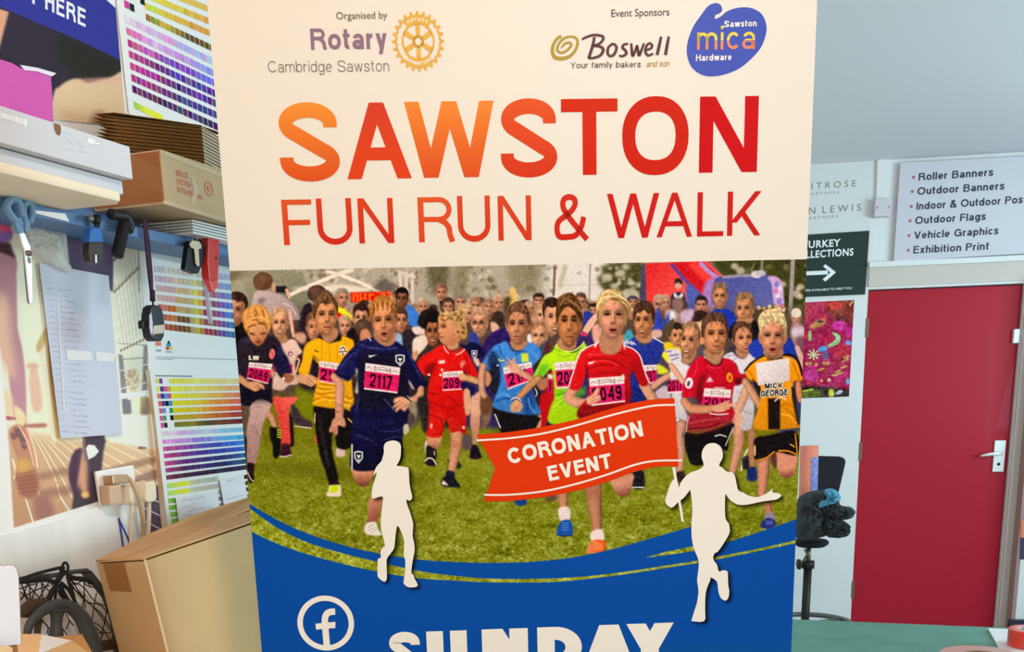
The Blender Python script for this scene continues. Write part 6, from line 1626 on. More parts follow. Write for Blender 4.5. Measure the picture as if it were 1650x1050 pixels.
P(A2([1080, 720, 1130, 620, 1250, 570, 1330, 600, 1350, 680, 1200, 700, 1180, 850, 1080, 790]), (46, 38, 36), .8); P(A2([1150, 1150, 1240, 1020, 1350, 1030, 1400, 1150, 1300, 1300, 1030, 1300]), (62, 56, 52), 1)
hd(697, 533, 25, 50, skin=(176, 116, 84), hair=(34, 28, 30), glasses=True, mouth='s')
hd(751, 505, 26, 30, hair=(206, 166, 118), skin=(222, 170, 138), soft=.5); hd(773, 520, 27, 48, hair=(196, 142, 110), skin=(224, 164, 134), glasses=True, turn=-.1); P(A3([560, 870, 600, 690, 700, 660, 750, 750, 740, 850, 640, 870]), (66, 52, 46), .8); P(A3([570, 800, 640, 810, 680, 880, 590, 930]), (222, 168, 140), .8)
L(A3([860, 380, 840, 480, 790, 560]), [9, 13, 10], (206, 160, 96), 1); P(A3([750, 500, 830, 470, 820, 560, 760, 680, 740, 660]), (84, 72, 54), 1.5); L(A3([850, 370, 900, 480, 880, 560]), 8, (222, 182, 110), 2, .8)
P(A3([290, 960, 380, 940, 420, 1050, 440, 1160, 300, 1180]), (60, 70, 140), .8); P(A3([510, 1040, 600, 930, 780, 860, 820, 960, 900, 1040, 900, 1100, 480, 1200]), (58, 42, 100), .8); P(B3([470, 180, 560, 60, 780, 20, 820, 130, 640, 170, 560, 260, 500, 240]), (54, 40, 92), .8)
P(B3([150, 140, 240, 170, 310, 130, 420, 160, 470, 230, 490, 300, 400, 340, 300, 300]), (38, 34, 62), .6); P(B3([320, 235, 395, 235, 390, 310, 355, 335, 325, 310]), (212, 204, 214), .3, sm=False); P(B3([330, 245, 385, 245, 380, 305, 355, 322, 333, 305]), (40, 36, 66), .3, sm=False); E(764, 569, 2, 3, (214, 206, 214), .4); P(B3([340, 340, 400, 340, 430, 420, 390, 440]), (222, 178, 156), 1)
hd(875, 508, 27, 36, hair=(186, 140, 104), skin=(224, 168, 136), soft=.4); hd(868, 541, 29, 44, hair=(170, 116, 84), skin=(224, 166, 134), hp=[-.44, -.02, -.48, -.25, -.3, -.48, .1, -.52, .44, -.36, .48, -.05, .4, -.24, .1, -.38, -.3, -.32]); hd(889, 511, 30, 60, hair=(68, 48, 42), skin=(224, 164, 130), turn=.14, mouth='s', ears=(0, 0), long=False)
P(B3([1040, 60, 1080, 20, 1110, 130, 1060, 140]), (228, 216, 214), .6); P(B3([1190, 200, 1330, 100, 1340, 180, 1260, 260, 1200, 260]), (70, 78, 92), .8); P(B3([1290, 160, 1340, 120, 1330, 230, 1270, 270]), (110, 40, 50), 1)
P(A4([330, 700, 440, 720, 450, 800, 340, 900, 320, 880]), (56, 62, 140), .8); L(A4([480, 770, 420, 850, 350, 960]), [9, 11, 10], (224, 172, 146), .6); P(A4([270, 960, 400, 1010, 440, 1100, 400, 1160, 260, 1150]), (64, 50, 96), .8); P(A4([270, 960, 380, 990, 360, 1020, 290, 1010]), (206, 60, 100), .8); P(A4([440, 900, 540, 880, 560, 1080, 460, 1100]), (218, 156, 140), 1)
P(A4([830, 1060, 920, 930, 980, 1040, 930, 1100, 820, 1180]), (74, 150, 170), .8); P(A4([1210, 950, 1330, 940, 1340, 1020, 1220, 1050]), (206, 160, 150), 1); P(A4([1350, 940, 1440, 830, 1500, 800, 1480, 950, 1400, 1070]), (92, 72, 56), 1)

own_names = {}


def runner(k, label):
    own_names[k] = ('printed_runner', label); cv.who = k


# ---- girl in pale pink
runner(2, 'girl in a pale pink top and coral leggings')
P(C1([560, 150, 600, 200, 600, 290, 605, 440, 575, 465, 555, 440, 560, 250]), (50, 36, 40), .8)
P(C1([392, -6, 500, 0, 632, -6, 622, 36, 570, 92, 556, 180, 565, 300, 572, 360, 566, 442, 484, 442, 472, 300, 446, 160, 415, 70]), (236, 100, 86), .5, grad=((214, 74, 66), 460, 640, 445, 665)); fold(C1, [450, 20, 470, 130, 500, 140, 540, 110], 3, (196, 58, 54), .6); fold(C1, [480, 260, 520, 300, 560, 290], 2, (196, 64, 60), .5)
P(C1([498, 436, 555, 440, 575, 500, 582, 545, 540, 556, 470, 550, 482, 490]), (70, 36, 48), .5); L(C1([472, 552, 520, 556, 580, 540]), 2, (222, 190, 180), .3)
shirt(B1, [600, 40, 680, 90, 760, 60, 850, 60, 905, 150, 945, 220, 880, 270, 850, 360, 860, 480, 895, 625, 770, 650, 690, 715, 560, 695, 535, 610, 600, 500, 640, 420], (230, 188, 172), .88)
L(B1([840, 330, 880, 300, 905, 330, 880, 420, 860, 480]), 3, (214, 160, 130), .5); E(468, 569.5, 4, 4, (140, 84, 110), .5); E(468.5, 570, 2, 2.2, (226, 190, 180), .5); P(B1([570, 370, 625, 380, 625, 480, 580, 475]), (200, 44, 96), .5, sm=False); P(B1([775, 375, 820, 380, 815, 500, 780, 500]), (200, 44, 96), .5, sm=False); L(B1([585, 490, 625, 495]), 2, (230, 206, 200), .3)
neck(A1([600, 880, 720, 880, 760, 950, 700, 1000, 620, 960])); hd(451, 520, 29, 50, skin=(230, 170, 134), hair=(206, 152, 112), mouth='s', turn=-.02, ears=(0, 1), hp=[-.44, .0, -.47, -.25, -.3, -.46, 0, -.52, .32, -.44, .48, -.2, .5, .2, .42, .1, .38, -.2, .15, -.36, -.15, -.34, -.36, -.18]); L(A1([780, 560, 800, 700, 830, 900]), [4, 6, 4], (226, 168, 150), 1)

# ---- boy in a dark hooded top, 2069
runner(3, 'fair haired boy in a dark hooded top with number 2069')
P(C1([115, 60, 185, 80, 185, 250, 165, 380, 140, 400, 118, 250]), (98, 80, 64), 1); P(C1([140, 390, 165, 390, 165, 600, 150, 600]), (44, 36, 36), 1)
L(C1([350, 130, 400, 200, 425, 285]), [12, 11, 9], (200, 142, 110), .4, shade=.3); P(C1([375, 285, 420, 280, 480, 300, 485, 380, 480, 470, 470, 540, 440, 572, 408, 550, 405, 450, 380, 380]), (34, 34, 30), .5); [L(C1([450, 300 + i * 24, 485, 312 + i * 22]), 1.8, (214, 206, 50), .4) for i in range(4)]
P(C1([190, 90, 245, 30, 330, 14, 392, 60, 376, 110, 345, 180, 312, 260, 300, 340, 265, 540, 236, 625, 166, 605, 164, 420, 160, 290, 188, 170]), (192, 156, 148), .6, grad=((164, 126, 120), 410, 660, 420, 720)); [fold(C1, q, 1.6, (140, 104, 100), .6) for q in ([190, 120, 250, 90, 300, 90], [190, 270, 240, 290, 290, 380], [200, 300, 250, 340, 280, 360], [180, 560, 230, 570])]
P(C1([166, 620, 232, 625, 228, 700, 232, 770, 215, 800, 180, 800, 168, 720]), (52, 34, 40), .5); L(C1([168, 700, 200, 770, 226, 785]), 1.8, (206, 170, 160), .4)
shirt(B1, [92, 150, 130, 60, 230, 10, 290, 80, 370, 125, 440, 90, 500, 10, 590, 18, 655, 90, 690, 200, 755, 300, 790, 420, 800, 490, 730, 500, 690, 560, 640, 520, 590, 420, 562, 360, 560, 600, 550, 720, 556, 880, 480, 845, 390, 825, 300, 860, 240, 915, 160, 890, 140, 700, 122, 520, 112, 500, 98, 300], (52, 44, 50), .8)
P(B1([640, 90, 700, 210, 770, 330, 795, 480, 720, 500, 640, 500, 600, 400]), (46, 44, 74), 2, a=.8); P(B1([150, 640, 300, 720, 500, 720, 550, 850, 300, 860, 160, 880]), (34, 32, 46), 4, a=.7); P(B1([110, 110, 150, 60, 240, 20, 260, 80, 180, 110]), (72, 62, 84), 2, a=.7)
cv.T('LW', B1([250, 320])[0], B1([385, 325])[0], (0, -7), (236, 214, 190), .3, .1); E(438.5, 570, 4.6, 8.5, (226, 116, 116), .5, ang=8); fold(B1, [540, 200, 560, 260, 545, 300], 1.2, (190, 60, 80), .7)
bib(B1([255, 350, 560, 372, 500, 636, 222, 562]), '2069')
L(B1([130, 560, 240, 640, 340, 690]), [12, 11, 10], (208, 146, 108), .4, shade=.3); P(B1([240, 620, 330, 600, 420, 630, 455, 690, 440, 705, 380, 670, 400, 700, 340, 720, 280, 700]), (214, 150, 112), .4); [L(B1(q), 1.2, (140, 86, 62), .4, .7) for q in ([350, 650, 420, 690], [330, 670, 390, 705])]
P(B1([700, 510, 760, 500, 840, 530, 830, 580, 780, 620, 740, 620, 700, 570]), (156, 98, 74), .5); E(457, 609.5, 2, 2.4, (230, 210, 200), .5); P(B1([540, 430, 575, 470, 570, 540, 540, 545]), (214, 150, 112), .6)
P(A1([235, 800, 250, 900, 300, 985, 370, 1025, 430, 985, 480, 890, 495, 790, 370, 740]), (216, 152, 106), .4, grad=((170, 104, 70), 410, 530, 425, 556)); [P(A1(q), (86, 48, 38), .7, a=.85) for q in ([260, 850, 330, 870, 320, 890, 265, 875], [400, 865, 470, 845, 470, 870, 410, 885])]; P(A1([340, 880, 390, 880, 410, 935, 340, 935]), (196, 126, 84), 1); P(A1([340, 935, 400, 935, 380, 950]), (110, 60, 48), .6); P(A1([335, 965, 420, 960, 390, 990, 350, 988]), (126, 52, 50), .5)
P(A1([180, 760, 160, 640, 220, 540, 330, 490, 430, 500, 510, 580, 545, 700, 530, 800, 490, 860, 470, 770, 400, 720, 330, 770, 260, 790, 240, 860, 200, 830]), (212, 142, 76), .6)
for q in ([220, 560, 200, 660, 240, 740], [300, 510, 280, 600, 330, 680], [360, 520, 400, 600, 420, 700], [430, 540, 480, 620, 490, 720], [250, 700, 330, 660, 430, 660, 510, 720], [220, 760, 290, 720, 380, 700]): L(A1(q), 2.4, (240, 182, 112), .7, .7)
for q in ([330, 560, 350, 590, 340, 640], [400, 720, 460, 740, 490, 830], [300, 690, 360, 690, 390, 740], [240, 790, 300, 760, 340, 770], [190, 800, 220, 840, 250, 820], [430, 560, 450, 640]): L(A1(q), 2.2, (130, 74, 36), .7, .75)

# ---- boy in yellow
runner(4, 'boy in a yellow football shirt with black leggings')
P(C1([790, 410, 815, 340, 830, 440]), (206, 90, 70), 1, sm=False); P(C1([1005, 480, 1080, 490, 1080, 550, 1005, 555]), (212, 176, 168), .8)
P(C1([795, 76, 900, 95, 1172, 110, 1168, 260, 1155, 420, 1120, 480, 1060, 490, 1005, 455, 990, 340, 970, 330, 962, 480, 990, 620, 1024, 792, 948, 832, 900, 690, 852, 560, 822, 400, 800, 240]), (40, 34, 34), .5); L(C1([802, 150, 800, 235]), 1.6, (230, 196, 150), .3); L(C1([1115, 200, 1150, 235]), 1.8, (236, 176, 120), .3); fold(C1, [840, 160, 880, 400, 930, 640], 6, (62, 54, 54), .5, 3)
P(C1([946, 822, 1030, 815, 1048, 880, 1034, 930, 914, 925, 930, 870]), (230, 204, 182), .5); P(C1([950, 840, 1010, 820, 1020, 870, 985, 890, 940, 890]), (196, 212, 30), .6); L(C1([940, 815, 1030, 810]), 3, (50, 40, 44), .6)
P(B1([880, 520, 960, 500, 1050, 510, 1140, 560, 1160, 600, 1110, 640, 1060, 668, 990, 640, 900, 610]), (216, 154, 116), .4); [L(B1(q), 1.2, (150, 92, 66), .4, .7) for q in ([1010, 560, 1090, 620], [990, 590, 1070, 655], [1060, 540, 1140, 590])]
shirt(B1, [1140, 40, 1200, 20, 1300, 95, 1400, 70, 1450, 10, 1560, 40, 1620, 110, 1640, 500, 1590, 560, 1610, 965, 1480, 948, 1350, 950, 1200, 930, 1085, 905, 1095, 800, 1130, 640, 1165, 420, 1100, 270, 1060, 380, 1020, 512, 895, 480, 945, 330, 960, 200, 1010, 100], (244, 172, 34), .86)
for q in ([1200, 70, 1200, 320], [1300, 110, 1305, 340], [1405, 90, 1400, 330], [1510, 60, 1510, 140]): fold(B1, q, .9, (176, 108, 20), .8, .4)
for q in ([1110, 740, 1200, 770, 1340, 740, 1450, 770], [1090, 850, 1220, 800, 1330, 820, 1420, 790], [1130, 680, 1260, 700, 1400, 670], [1480, 780, 1560, 820, 1610, 800], [1490, 870, 1600, 900], [1100, 270, 1150, 320, 1180, 330], [1170, 630, 1320, 650, 1450, 650]): fold(B1, q, 3, (190, 110, 16), .65, 1); fold(B1, [v + (0 if i % 2 == 0 else 32) for i, v in enumerate(q)], 2.2, (252, 204, 84), .6, 1)
P(B1([1140, 30, 1210, -10, 1240, 60, 1300, 100, 1390, 60, 1400, -20, 1460, 10, 1450, 70, 1400, 80, 1300, 105, 1220, 60]), (40, 34, 32), .5, sm=False); L(B1([1105, 195, 1155, 215]), 1.4, (40, 30, 26), .3); E(552.5, 564.5, 6, 8, (232, 210, 196), .4); [E(552.5 + dx, 564.5 + dy, 1.5, 1.5, (50, 36, 36), .4) for dx, dy in ((-3, -3), (3, -3), (0, 2), (-4, 2), (4, 1), (0, -5), (0, 6))]
bib(B1([1168, 330, 1430, 368, 1400, 642, 1166, 602]), '210', nx0=.1, nx1=1.02)
neck(A1([1190, 800, 1390, 800, 1410, 880, 1380, 930, 1300, 985, 1220, 940])); hd(524, 507, 42, 66, skin=(222, 154, 112), hair=(112, 80, 52), turn=.06, ears=(1, 0), hp=[-.44, .1, -.50, -.1, -.44, -.32, -.24, -.42, -.12, -.56, .1, -.6, .34, -.42, .5, -.22, .46, -.02, .40, -.18, .26, -.28, .05, -.26, -.14, -.28, -.28, -.16, -.38, .06])

# ---- boy in dark blue, 2117
runner(5, 'boy in a dark blue football shirt with number 2117')
P(C5([140, 430, 222, 425, 200, 520, 180, 600, 120, 600, 130, 530]), (196, 128, 102), .5, grad=((150, 88, 68), 600, 810, 612, 830)); P(C5([112, 600, 150, 585, 180, 590, 190, 630, 214, 665, 170, 672, 110, 655]), (226, 208, 198), .5); [L(C5(q), 1, (150, 136, 128), .4, .8) for q in ([130, 620, 165, 600], [130, 640, 170, 620], [150, 655, 180, 630])]
P(C2([45, 620, 228, 615, 205, 740, 175, 785, 130, 796, 92, 780, 58, 720]), (204, 136, 106), .4, grad=((120, 66, 52), 585, 762, 586, 783))
P(C2([44, 230, 60, 60, 520, 60, 545, 250, 500, 320, 490, 400, 480, 560, 300, 640, 40, 638, 32, 430]), (40, 38, 70), .5, grad=((34, 30, 48), 600, 680, 630, 740)); L(C2([40, 420, 40, 636]), 2.2, (222, 210, 210), .4)
[fold(C2, q, 2.4, c, .6) for q, c in (([70, 330, 200, 380, 260, 420], (72, 72, 128)), ([60, 270, 180, 330, 300, 340], (24, 22, 40)), ([330, 380, 430, 350, 490, 360], (70, 70, 124)), ([280, 260, 400, 250, 520, 210], (24, 22, 40)), ([300, 300, 420, 300, 500, 270], (66, 66, 118)), ([180, 420, 300, 400, 420, 420], (26, 24, 44)))]
def crest(cx, cy, w_, h):
    P([cx - w_, cy - h, cx, cy - h * 1.15, cx + w_, cy - h, cx + w_ * .95, cy + h * .2, cx, cy + h * 1.15, cx - w_ * .95, cy + h * .2], (232, 226, 232), .3, sm=False); P([cx - w_ * .75, cy - h * .8, cx, cy - h * .9, cx + w_ * .75, cy - h * .8, cx + w_ * .7, cy + h * .1, cx, cy + h * .9, cx - w_ * .7, cy + h * .1], (32, 30, 44), .3, sm=False)
    P([cx - w_ * .1, cy + h * .1, cx - w_ * .4, cy - h * .3, cx - w_ * .2, cy - h * .5, cx, cy - h * .3, cx + w_ * .35, cy - h * .5, cx + w_ * .4, cy - h * .2, cx + w_ * .1, cy + h * .15], (232, 226, 232), .3); E(cx, cy + h * .5, w_ * .22, h * .2, (232, 226, 232), .3)
crest(577.8, 736.5, 7, 9)
L(B2([-10, 580, 60, 680, 55, 860, 60, 1050]), [13, 15, 15, 13], (214, 150, 122), .4, shade=.25); L(C1([1030, 100, 1030, 170, 1030, 220]), [14, 13, 15], (206, 140, 112), .4, shade=.2); P(C1([980, 200, 1070, 190, 1090, 270, 1060, 275, 1020, 260, 1015, 340, 990, 352, 975, 320, 950, 330, 935, 310, 950, 270]), (206, 142, 112), .4); [L(C1(q), 1, (130, 80, 62), .4, .8) for q in ([975, 280, 965, 325], [1000, 280, 990, 345], [1020, 200, 1060, 195])]; L(C1([1005, 132, 1025, 138]), 1.2, (60, 40, 36), .4)
shirt(B2, [440, 75, 520, 90, 590, 140, 680, 178, 760, 150, 780, 110, 860, 160, 945, 225, 1015, 350, 1085, 455, 1150, 590, 1195, 672, 1130, 712, 1035, 722, 962, 650, 958, 780, 950, 920, 965, 1060, 930, 1120, 250, 1120, 265, 1000, 310, 810, 285, 600, 300, 440, 270, 530, 180, 634, 95, 608, 5, 540, 50, 430, 150, 280, 310, 130], (44, 42, 82), .62)
P(B2([320, 320, 420, 240, 620, 260, 820, 270, 900, 400, 950, 560, 940, 900, 700, 1000, 330, 1000, 300, 700]), (42, 36, 44), 5, a=.8)
[fold(B2, q, 3, c, .55, 1.3) for q, c in (([330, 160, 450, 200, 640, 220, 800, 200], (80, 80, 136)), ([60, 480, 160, 350, 260, 270], (74, 74, 130)), ([960, 280, 1030, 430, 1120, 600], (70, 70, 124)), ([40, 540, 110, 570, 180, 590], (22, 20, 40)), ([640, 870, 720, 960, 760, 1010], (86, 86, 140)), ([320, 850, 290, 950, 270, 1040], (70, 70, 120)), ([300, 330, 290, 400, 300, 430], (20, 18, 28)))]
P(B2([268, 490, 292, 480, 290, 600, 300, 790, 258, 770, 285, 620]), (170, 168, 150), .6); P(B2([955, 620, 1000, 680, 1030, 740, 1000, 730, 960, 660]), (196, 180, 170), .5); L(B2([440, 75, 465, 110]), 1.6, (226, 214, 214), .3)
P(B2([432, 292, 448, 305, 552, 290, 445, 332]), (236, 228, 226), .3, sm=False); crest(644.6, 580.3, 7.6, 8.4)
bib(B2([396, 400, 848, 460, 810, 796, 374, 742]), '2117', nx0=.16, nx1=.82, t=.2)
L(B2([1120, 735, 1090, 840, 990, 890]), [10, 13, 11], (214, 152, 118), .4, shade=.3); P(B2([760, 880, 800, 850, 880, 840, 980, 900, 970, 950, 930, 1000, 900, 1035, 880, 1010, 840, 1000, 800, 1040, 780, 1020, 810, 960, 760, 990, 755, 960, 800, 920, 765, 920]), (220, 156, 124), .4); [L(B2(q), 1.3, (136, 82, 64), .4, .75) for q in ([780, 935, 850, 890], [775, 985, 880, 920], [810, 1025, 920, 950])]; L(B2([920, 840, 970, 880, 1000, 920]), 2.4, (40, 32, 36), .3); L(B2([940, 830, 985, 880]), 1.2, (222, 200, 190), .3)
neck(A2([520, 880, 770, 880, 790, 960, 750, 1040, 680, 1070, 590, 1040, 520, 970])); q = hd(618.5, 516, 44, 70, skin=(222, 152, 112), hair=(176, 112, 58), ang=-4, turn=-.02, mouth='o', ears=(0, 1), brow=1.2, hp=[-.42, .1, -.5, -.1, -.5, -.32, -.36, -.46, -.2, -.56, .1, -.58, .36, -.46, .5, -.2, .5, .06, .44, .0, .38, -.2, .2, -.34, 0, -.37, -.2, -.3, -.34, -.16, -.4, .06])
for a0 in range(9): L(A2([480 + a0 * 34, 470 + abs(a0 - 4) * 12, 500 + a0 * 30, 520 + abs(a0 - 4) * 8, 500 + a0 * 30, 570 + abs(a0 - 4) * 16]), 1.5, (232, 170, 92) if a0 % 2 else (98, 56, 32), .5, .75)

# ---- boy in red, 209
runner(6, 'curly haired boy in a red football kit with number 209')
P(C2([885, 560, 960, 555, 1005, 590, 1010, 625, 960, 628]), (56, 48, 50), .8); P(C2([690, 400, 720, 380, 700, 480, 690, 490]), (210, 196, 190), .6)
P(C2([715, 335, 832, 335, 828, 400, 800, 460, 770, 475, 722, 440, 708, 390]), (208, 142, 108), .4, grad=((140, 84, 64), 698, 710, 700, 728)); P(C2([705, 430, 780, 460, 795, 520, 780, 560, 800, 590, 770, 612, 710, 605, 688, 575, 700, 530]), (46, 40, 40), .5); L(C2([692, 565, 720, 540, 760, 550, 790, 595]), 2.2, (214, 196, 186), .3); L(C2([772, 480, 775, 510]), 1.5, (220, 206, 200), .4)
L(C2([975, 310, 970, 420, 945, 560, 925, 660]), [22, 19, 15, 11], (206, 142, 108), .4, shade=.3); P(C2([920, 400, 1000, 395, 1010, 430, 960, 450, 925, 430]), (170, 104, 76), 3, a=.6); P(C2([885, 652, 952, 665, 945, 720, 880, 715]), (38, 42, 62), .4); P(C2([862, 700, 945, 705, 975, 750, 1005, 796, 930, 800, 832, 782]), (40, 38, 44), .4); P(C2([835, 775, 850, 735, 880, 760, 900, 785]), (230, 206, 196), .4, sm=False)
shirt(C2, [712, 80, 1052, 60, 1056, 200, 1050, 332, 1000, 300, 918, 312, 895, 230, 880, 200, 862, 240, 832, 348, 708, 342, 712, 220], (214, 44, 38), .84); [fold(C2, q, 2.5, (148, 22, 24), .6) for q in ([720, 140, 800, 180, 870, 190], [880, 180, 960, 150, 1040, 120], [830, 200, 850, 260, 830, 330])]; E(695, 686, 2, 4.5, (232, 150, 140), .6); E(747, 688.5, 2, 2.5, (240, 190, 180), .6)
shirt(lambda v: np.asarray(v, float).reshape(-1, 2), [697, 564, 706, 557, 716, 556, 726, 565, 738, 564, 746, 560, 753, 568, 762, 585, 771, 604, 764, 611, 753, 606, 749, 594, 748, 615, 750, 640, 752, 664, 735, 669, 700, 664, 688, 657, 690, 625, 694, 600, 686, 606, 672, 588, 681, 573], (218, 40, 36), .86)
P(B2([1190, 440, 1270, 400, 1310, 440, 1250, 540, 1200, 560, 1160, 480]), (112, 24, 28), 2.5, a=.8); [fold(B2, q, 2.6, (150, 24, 26), .6) for q in ([1220, 900, 1380, 960, 1560, 1010], [1240, 780, 1330, 820], [1450, 830, 1560, 900, 1610, 960])]; [fold(B3, q, 2.6, (150, 24, 26), .6) for q in ([40, 980, 140, 960, 240, 920], [230, 300, 280, 420, 300, 520], [170, 470, 230, 440, 270, 500])]
L(B2([1415, 185, 1440, 235, 1475, 275]), 1.6, (236, 206, 196), .4); L(B3([120, 295, 180, 270, 230, 225]), 1.8, (240, 200, 190), .4); P(B2([1350, 370, 1430, 362, 1425, 405, 1350, 412]), (236, 206, 200), .5, sm=False); P(B3([180, 390, 235, 370, 230, 420, 180, 470]), (220, 120, 108), .8); [E(540 + x / 8.075, 535 + y / 8.075, 2, 2, (238, 208, 198), .4) for x, y in ((1222, 553), (1372, 556), (1390, 490))]
bib([713, 599, 746, 597, 744, 627.5, 713, 629.5], '209', nx0=.06, nx1=.86)
L(B3([400, 640, 320, 610, 230, 590]), [10, 11, 9], (208, 152, 104), .4, shade=.3); P(B3([150, 560, 200, 530, 250, 570, 240, 620, 180, 620, 150, 590]), (216, 162, 112), .5)
P(A3([0, 1040, 130, 1000, 150, 1120, 100, 1150, 20, 1150]), (200, 140, 104), .6)
P(A2([1340, 700, 1420, 670, 1620, 690, 1640, 960, 1560, 1050, 1440, 1060, 1390, 1030, 1350, 960, 1360, 910, 1335, 880, 1350, 830]), (220, 152, 108), .4, grad=((184, 116, 80), 722, 520, 742, 545)); P(A2([1370, 800, 1440, 795, 1440, 830, 1390, 835]), (96, 58, 44), .8, a=.85); P(A2([1375, 775, 1450, 770, 1440, 785, 1380, 790]), (120, 74, 46), .6, a=.8); P(A2([1350, 940, 1420, 945, 1400, 965, 1352, 960]), (146, 76, 66), .5, a=.9); P(A2([1345, 890, 1375, 895, 1365, 910]), (140, 84, 64), .6, a=.8)
E(737, 534, 4, 6, (214, 146, 106), .5); E(737, 534, 2, 3.4, (160, 96, 70), .6, .7)
P(A2([1370, 730, 1400, 660, 1440, 610, 1520, 630, 1590, 600, 1640, 590, 1690, 640, 1700, 760, 1720, 900, 1690, 980, 1640, 960, 1620, 860, 1560, 840, 1520, 740, 1480, 700, 1420, 680]), (188, 140, 88), .6); gg = np.random.default_rng(9); [E(gg.uniform(712, 746), gg.uniform(502, 517), 2.6, 2.2, (216, 172, 114) if i % 2 else (120, 84, 52), .9, .75) for i in range(34)]; [E(gg.uniform(738, 750), gg.uniform(515, 540), 2.4, 2.6, (196, 150, 98) if i % 2 else (116, 80, 50), .9, .7) for i in range(18)]

# legs of those behind
cv.who = 0
P(C2([1060, 0, 1190, 0, 1185, 120, 1180, 220, 1170, 300, 1150, 430, 1120, 430, 1110, 320, 1090, 220, 1095, 120]), (222, 166, 138), .8, grad=((190, 128, 104), 755, 650, 772, 690)); P(C2([1100, 430, 1150, 425, 1185, 500, 1185, 545, 1095, 545, 1090, 510]), (44, 34, 42), .6); P(C2([1030, 350, 1095, 330, 1105, 440, 1060, 470, 1030, 450]), (96, 78, 82), .8); P(C2([1190, 60, 1260, 20, 1271, 200, 1200, 290, 1190, 200]), (128, 98, 76), 1.2); P(C2([530, 60, 600, 40, 620, 140, 590, 240, 545, 230, 560, 140]), (150, 128, 104), 1.2); P(C2([540, 150, 590, 150, 600, 230, 560, 245, 540, 220]), (84, 72, 66), 1); P(C2([630, 0, 720, 20, 710, 290, 670, 295, 650, 180, 630, 80]), (52, 46, 46), 1.2); P(C2([500, 250, 540, 240, 545, 310, 500, 325]), (196, 176, 150), .8); P(C1([580, 60, 650, 120, 680, 180, 780, 240, 760, 285, 640, 260, 590, 200]), (70, 58, 64), 1.5); L(C1([610, 270, 760, 288]), 2, (206, 176, 166), .5)
P(B3([180, 640, 300, 690, 370, 720, 340, 800, 300, 870, 250, 760, 200, 740]), (40, 38, 74), .8); P(B3([220, 760, 300, 770, 300, 1050, 240, 1050]), (214, 156, 124), .8); P(B3([310, 900, 430, 760, 470, 860, 430, 1060, 320, 1060]), (214, 158, 130), 1); P(B3([440, 820, 520, 790, 610, 960, 590, 1050, 450, 1050]), (110, 76, 56), 1); P(B3([550, 500, 650, 440, 690, 640, 640, 800, 560, 740, 520, 640]), (44, 42, 46), 1); P(B3([510, 500, 560, 540, 580, 620, 540, 700, 500, 680]), (196, 132, 100), .6)
P(B3([1110, 470, 1300, 330, 1420, 380, 1400, 620, 1290, 820, 1230, 1040, 1160, 1040, 1130, 760, 1130, 600]), (54, 44, 48), .8); P(B3([1220, 900, 1290, 730, 1310, 560, 1400, 500, 1400, 800, 1340, 1040, 1220, 1050]), (190, 34, 40), .6); P(B3([1310, 545, 1380, 550, 1385, 610, 1315, 615]), (220, 204, 200), .5, sm=False); P(B3([1310, 615, 1385, 612, 1370, 800, 1310, 790]), (186, 40, 86), .5, sm=False); L(B3([1345, 640, 1345, 760]), 2, (60, 24, 40), .5)
P(B3([1190, 640, 1300, 590, 1310, 700, 1240, 760, 1180, 710]), (176, 112, 82), .8); L(B3([1150, 730, 1175, 800, 1150, 840]), 1.8, (226, 200, 190), .4); P(C3([640, 640, 560, 640, 555, 560]), (140, 110, 96), 1)
P(C3([490, 30, 560, 20, 555, 100, 530, 230, 495, 230]), (184, 32, 38), .8); P(C3([440, 200, 490, 140, 490, 225, 445, 235]), (206, 146, 118), .8); P(C3([520, 640, 580, 630, 582, 660, 540, 668]), (110, 80, 60), .8); P(C3([335, 658, 402, 652, 400, 685, 350, 690]), (40, 70, 130), .8); P(C3([1045, 490, 1110, 480, 1118, 585, 1045, 580]), (44, 42, 44), .6); L(C3([1046, 580, 1116, 582]), 2, (214, 200, 190), .3)

# ---- boy in blue
runner(7, 'boy in a bright blue shirt with a hand across his chest')
P(C3([212, 92, 470, 150, 478, 190, 440, 240, 330, 252, 252, 252, 235, 190]), (40, 34, 36), .5); L(C3([216, 140, 248, 220]), 2, (222, 204, 196), .4)
shirt(B3, [600, 190, 680, 150, 770, 118, 820, 190, 880, 232, 960, 230, 1060, 140, 1140, 150, 1205, 215, 1228, 300, 1190, 360, 1115, 450, 1130, 560, 1110, 720, 1160, 900, 1215, 1060, 900, 1060, 620, 985, 608, 900, 660, 760, 690, 640, 690, 520, 650, 380, 600, 420, 540, 492, 468, 412, 520, 300], (74, 136, 206), .8)
P(B3([560, 250, 640, 260, 690, 400, 690, 620, 660, 700, 640, 480, 560, 490, 530, 400]), (42, 46, 72), 3, a=.85); P(B3([1000, 700, 1110, 720, 1150, 880, 1100, 1040, 1000, 1040]), (40, 56, 110), 4, a=.7); P(B3([800, 190, 880, 232, 960, 230, 1010, 190, 960, 250, 870, 255]), (44, 46, 84), 1, a=.8)
[fold(B3, q, 3, c, .6) for q, c in (([640, 900, 760, 860, 860, 880], (36, 70, 130)), ([650, 840, 740, 800, 820, 840], (110, 170, 226)), ([900, 300, 960, 260, 1040, 250], (44, 84, 150)), ([1110, 260, 1160, 300, 1180, 350], (110, 166, 226)), ([680, 190, 720, 300, 760, 330], (48, 90, 160)), ([1060, 860, 1090, 980, 1140, 1040], (100, 160, 220)))]
P(B3([970, 278, 1060, 272, 1062, 385, 972, 388]), (206, 210, 60), .5, sm=False); L(B3([680, 350, 690, 370, 740, 365]), 2, (206, 214, 90), .5); E(802, 588.5, 2, 1.3, (230, 216, 210), .4)
bib(B3([728, 460, 1098, 385, 1128, 620, 790, 748]), '214', nx0=.1, nx1=.8)
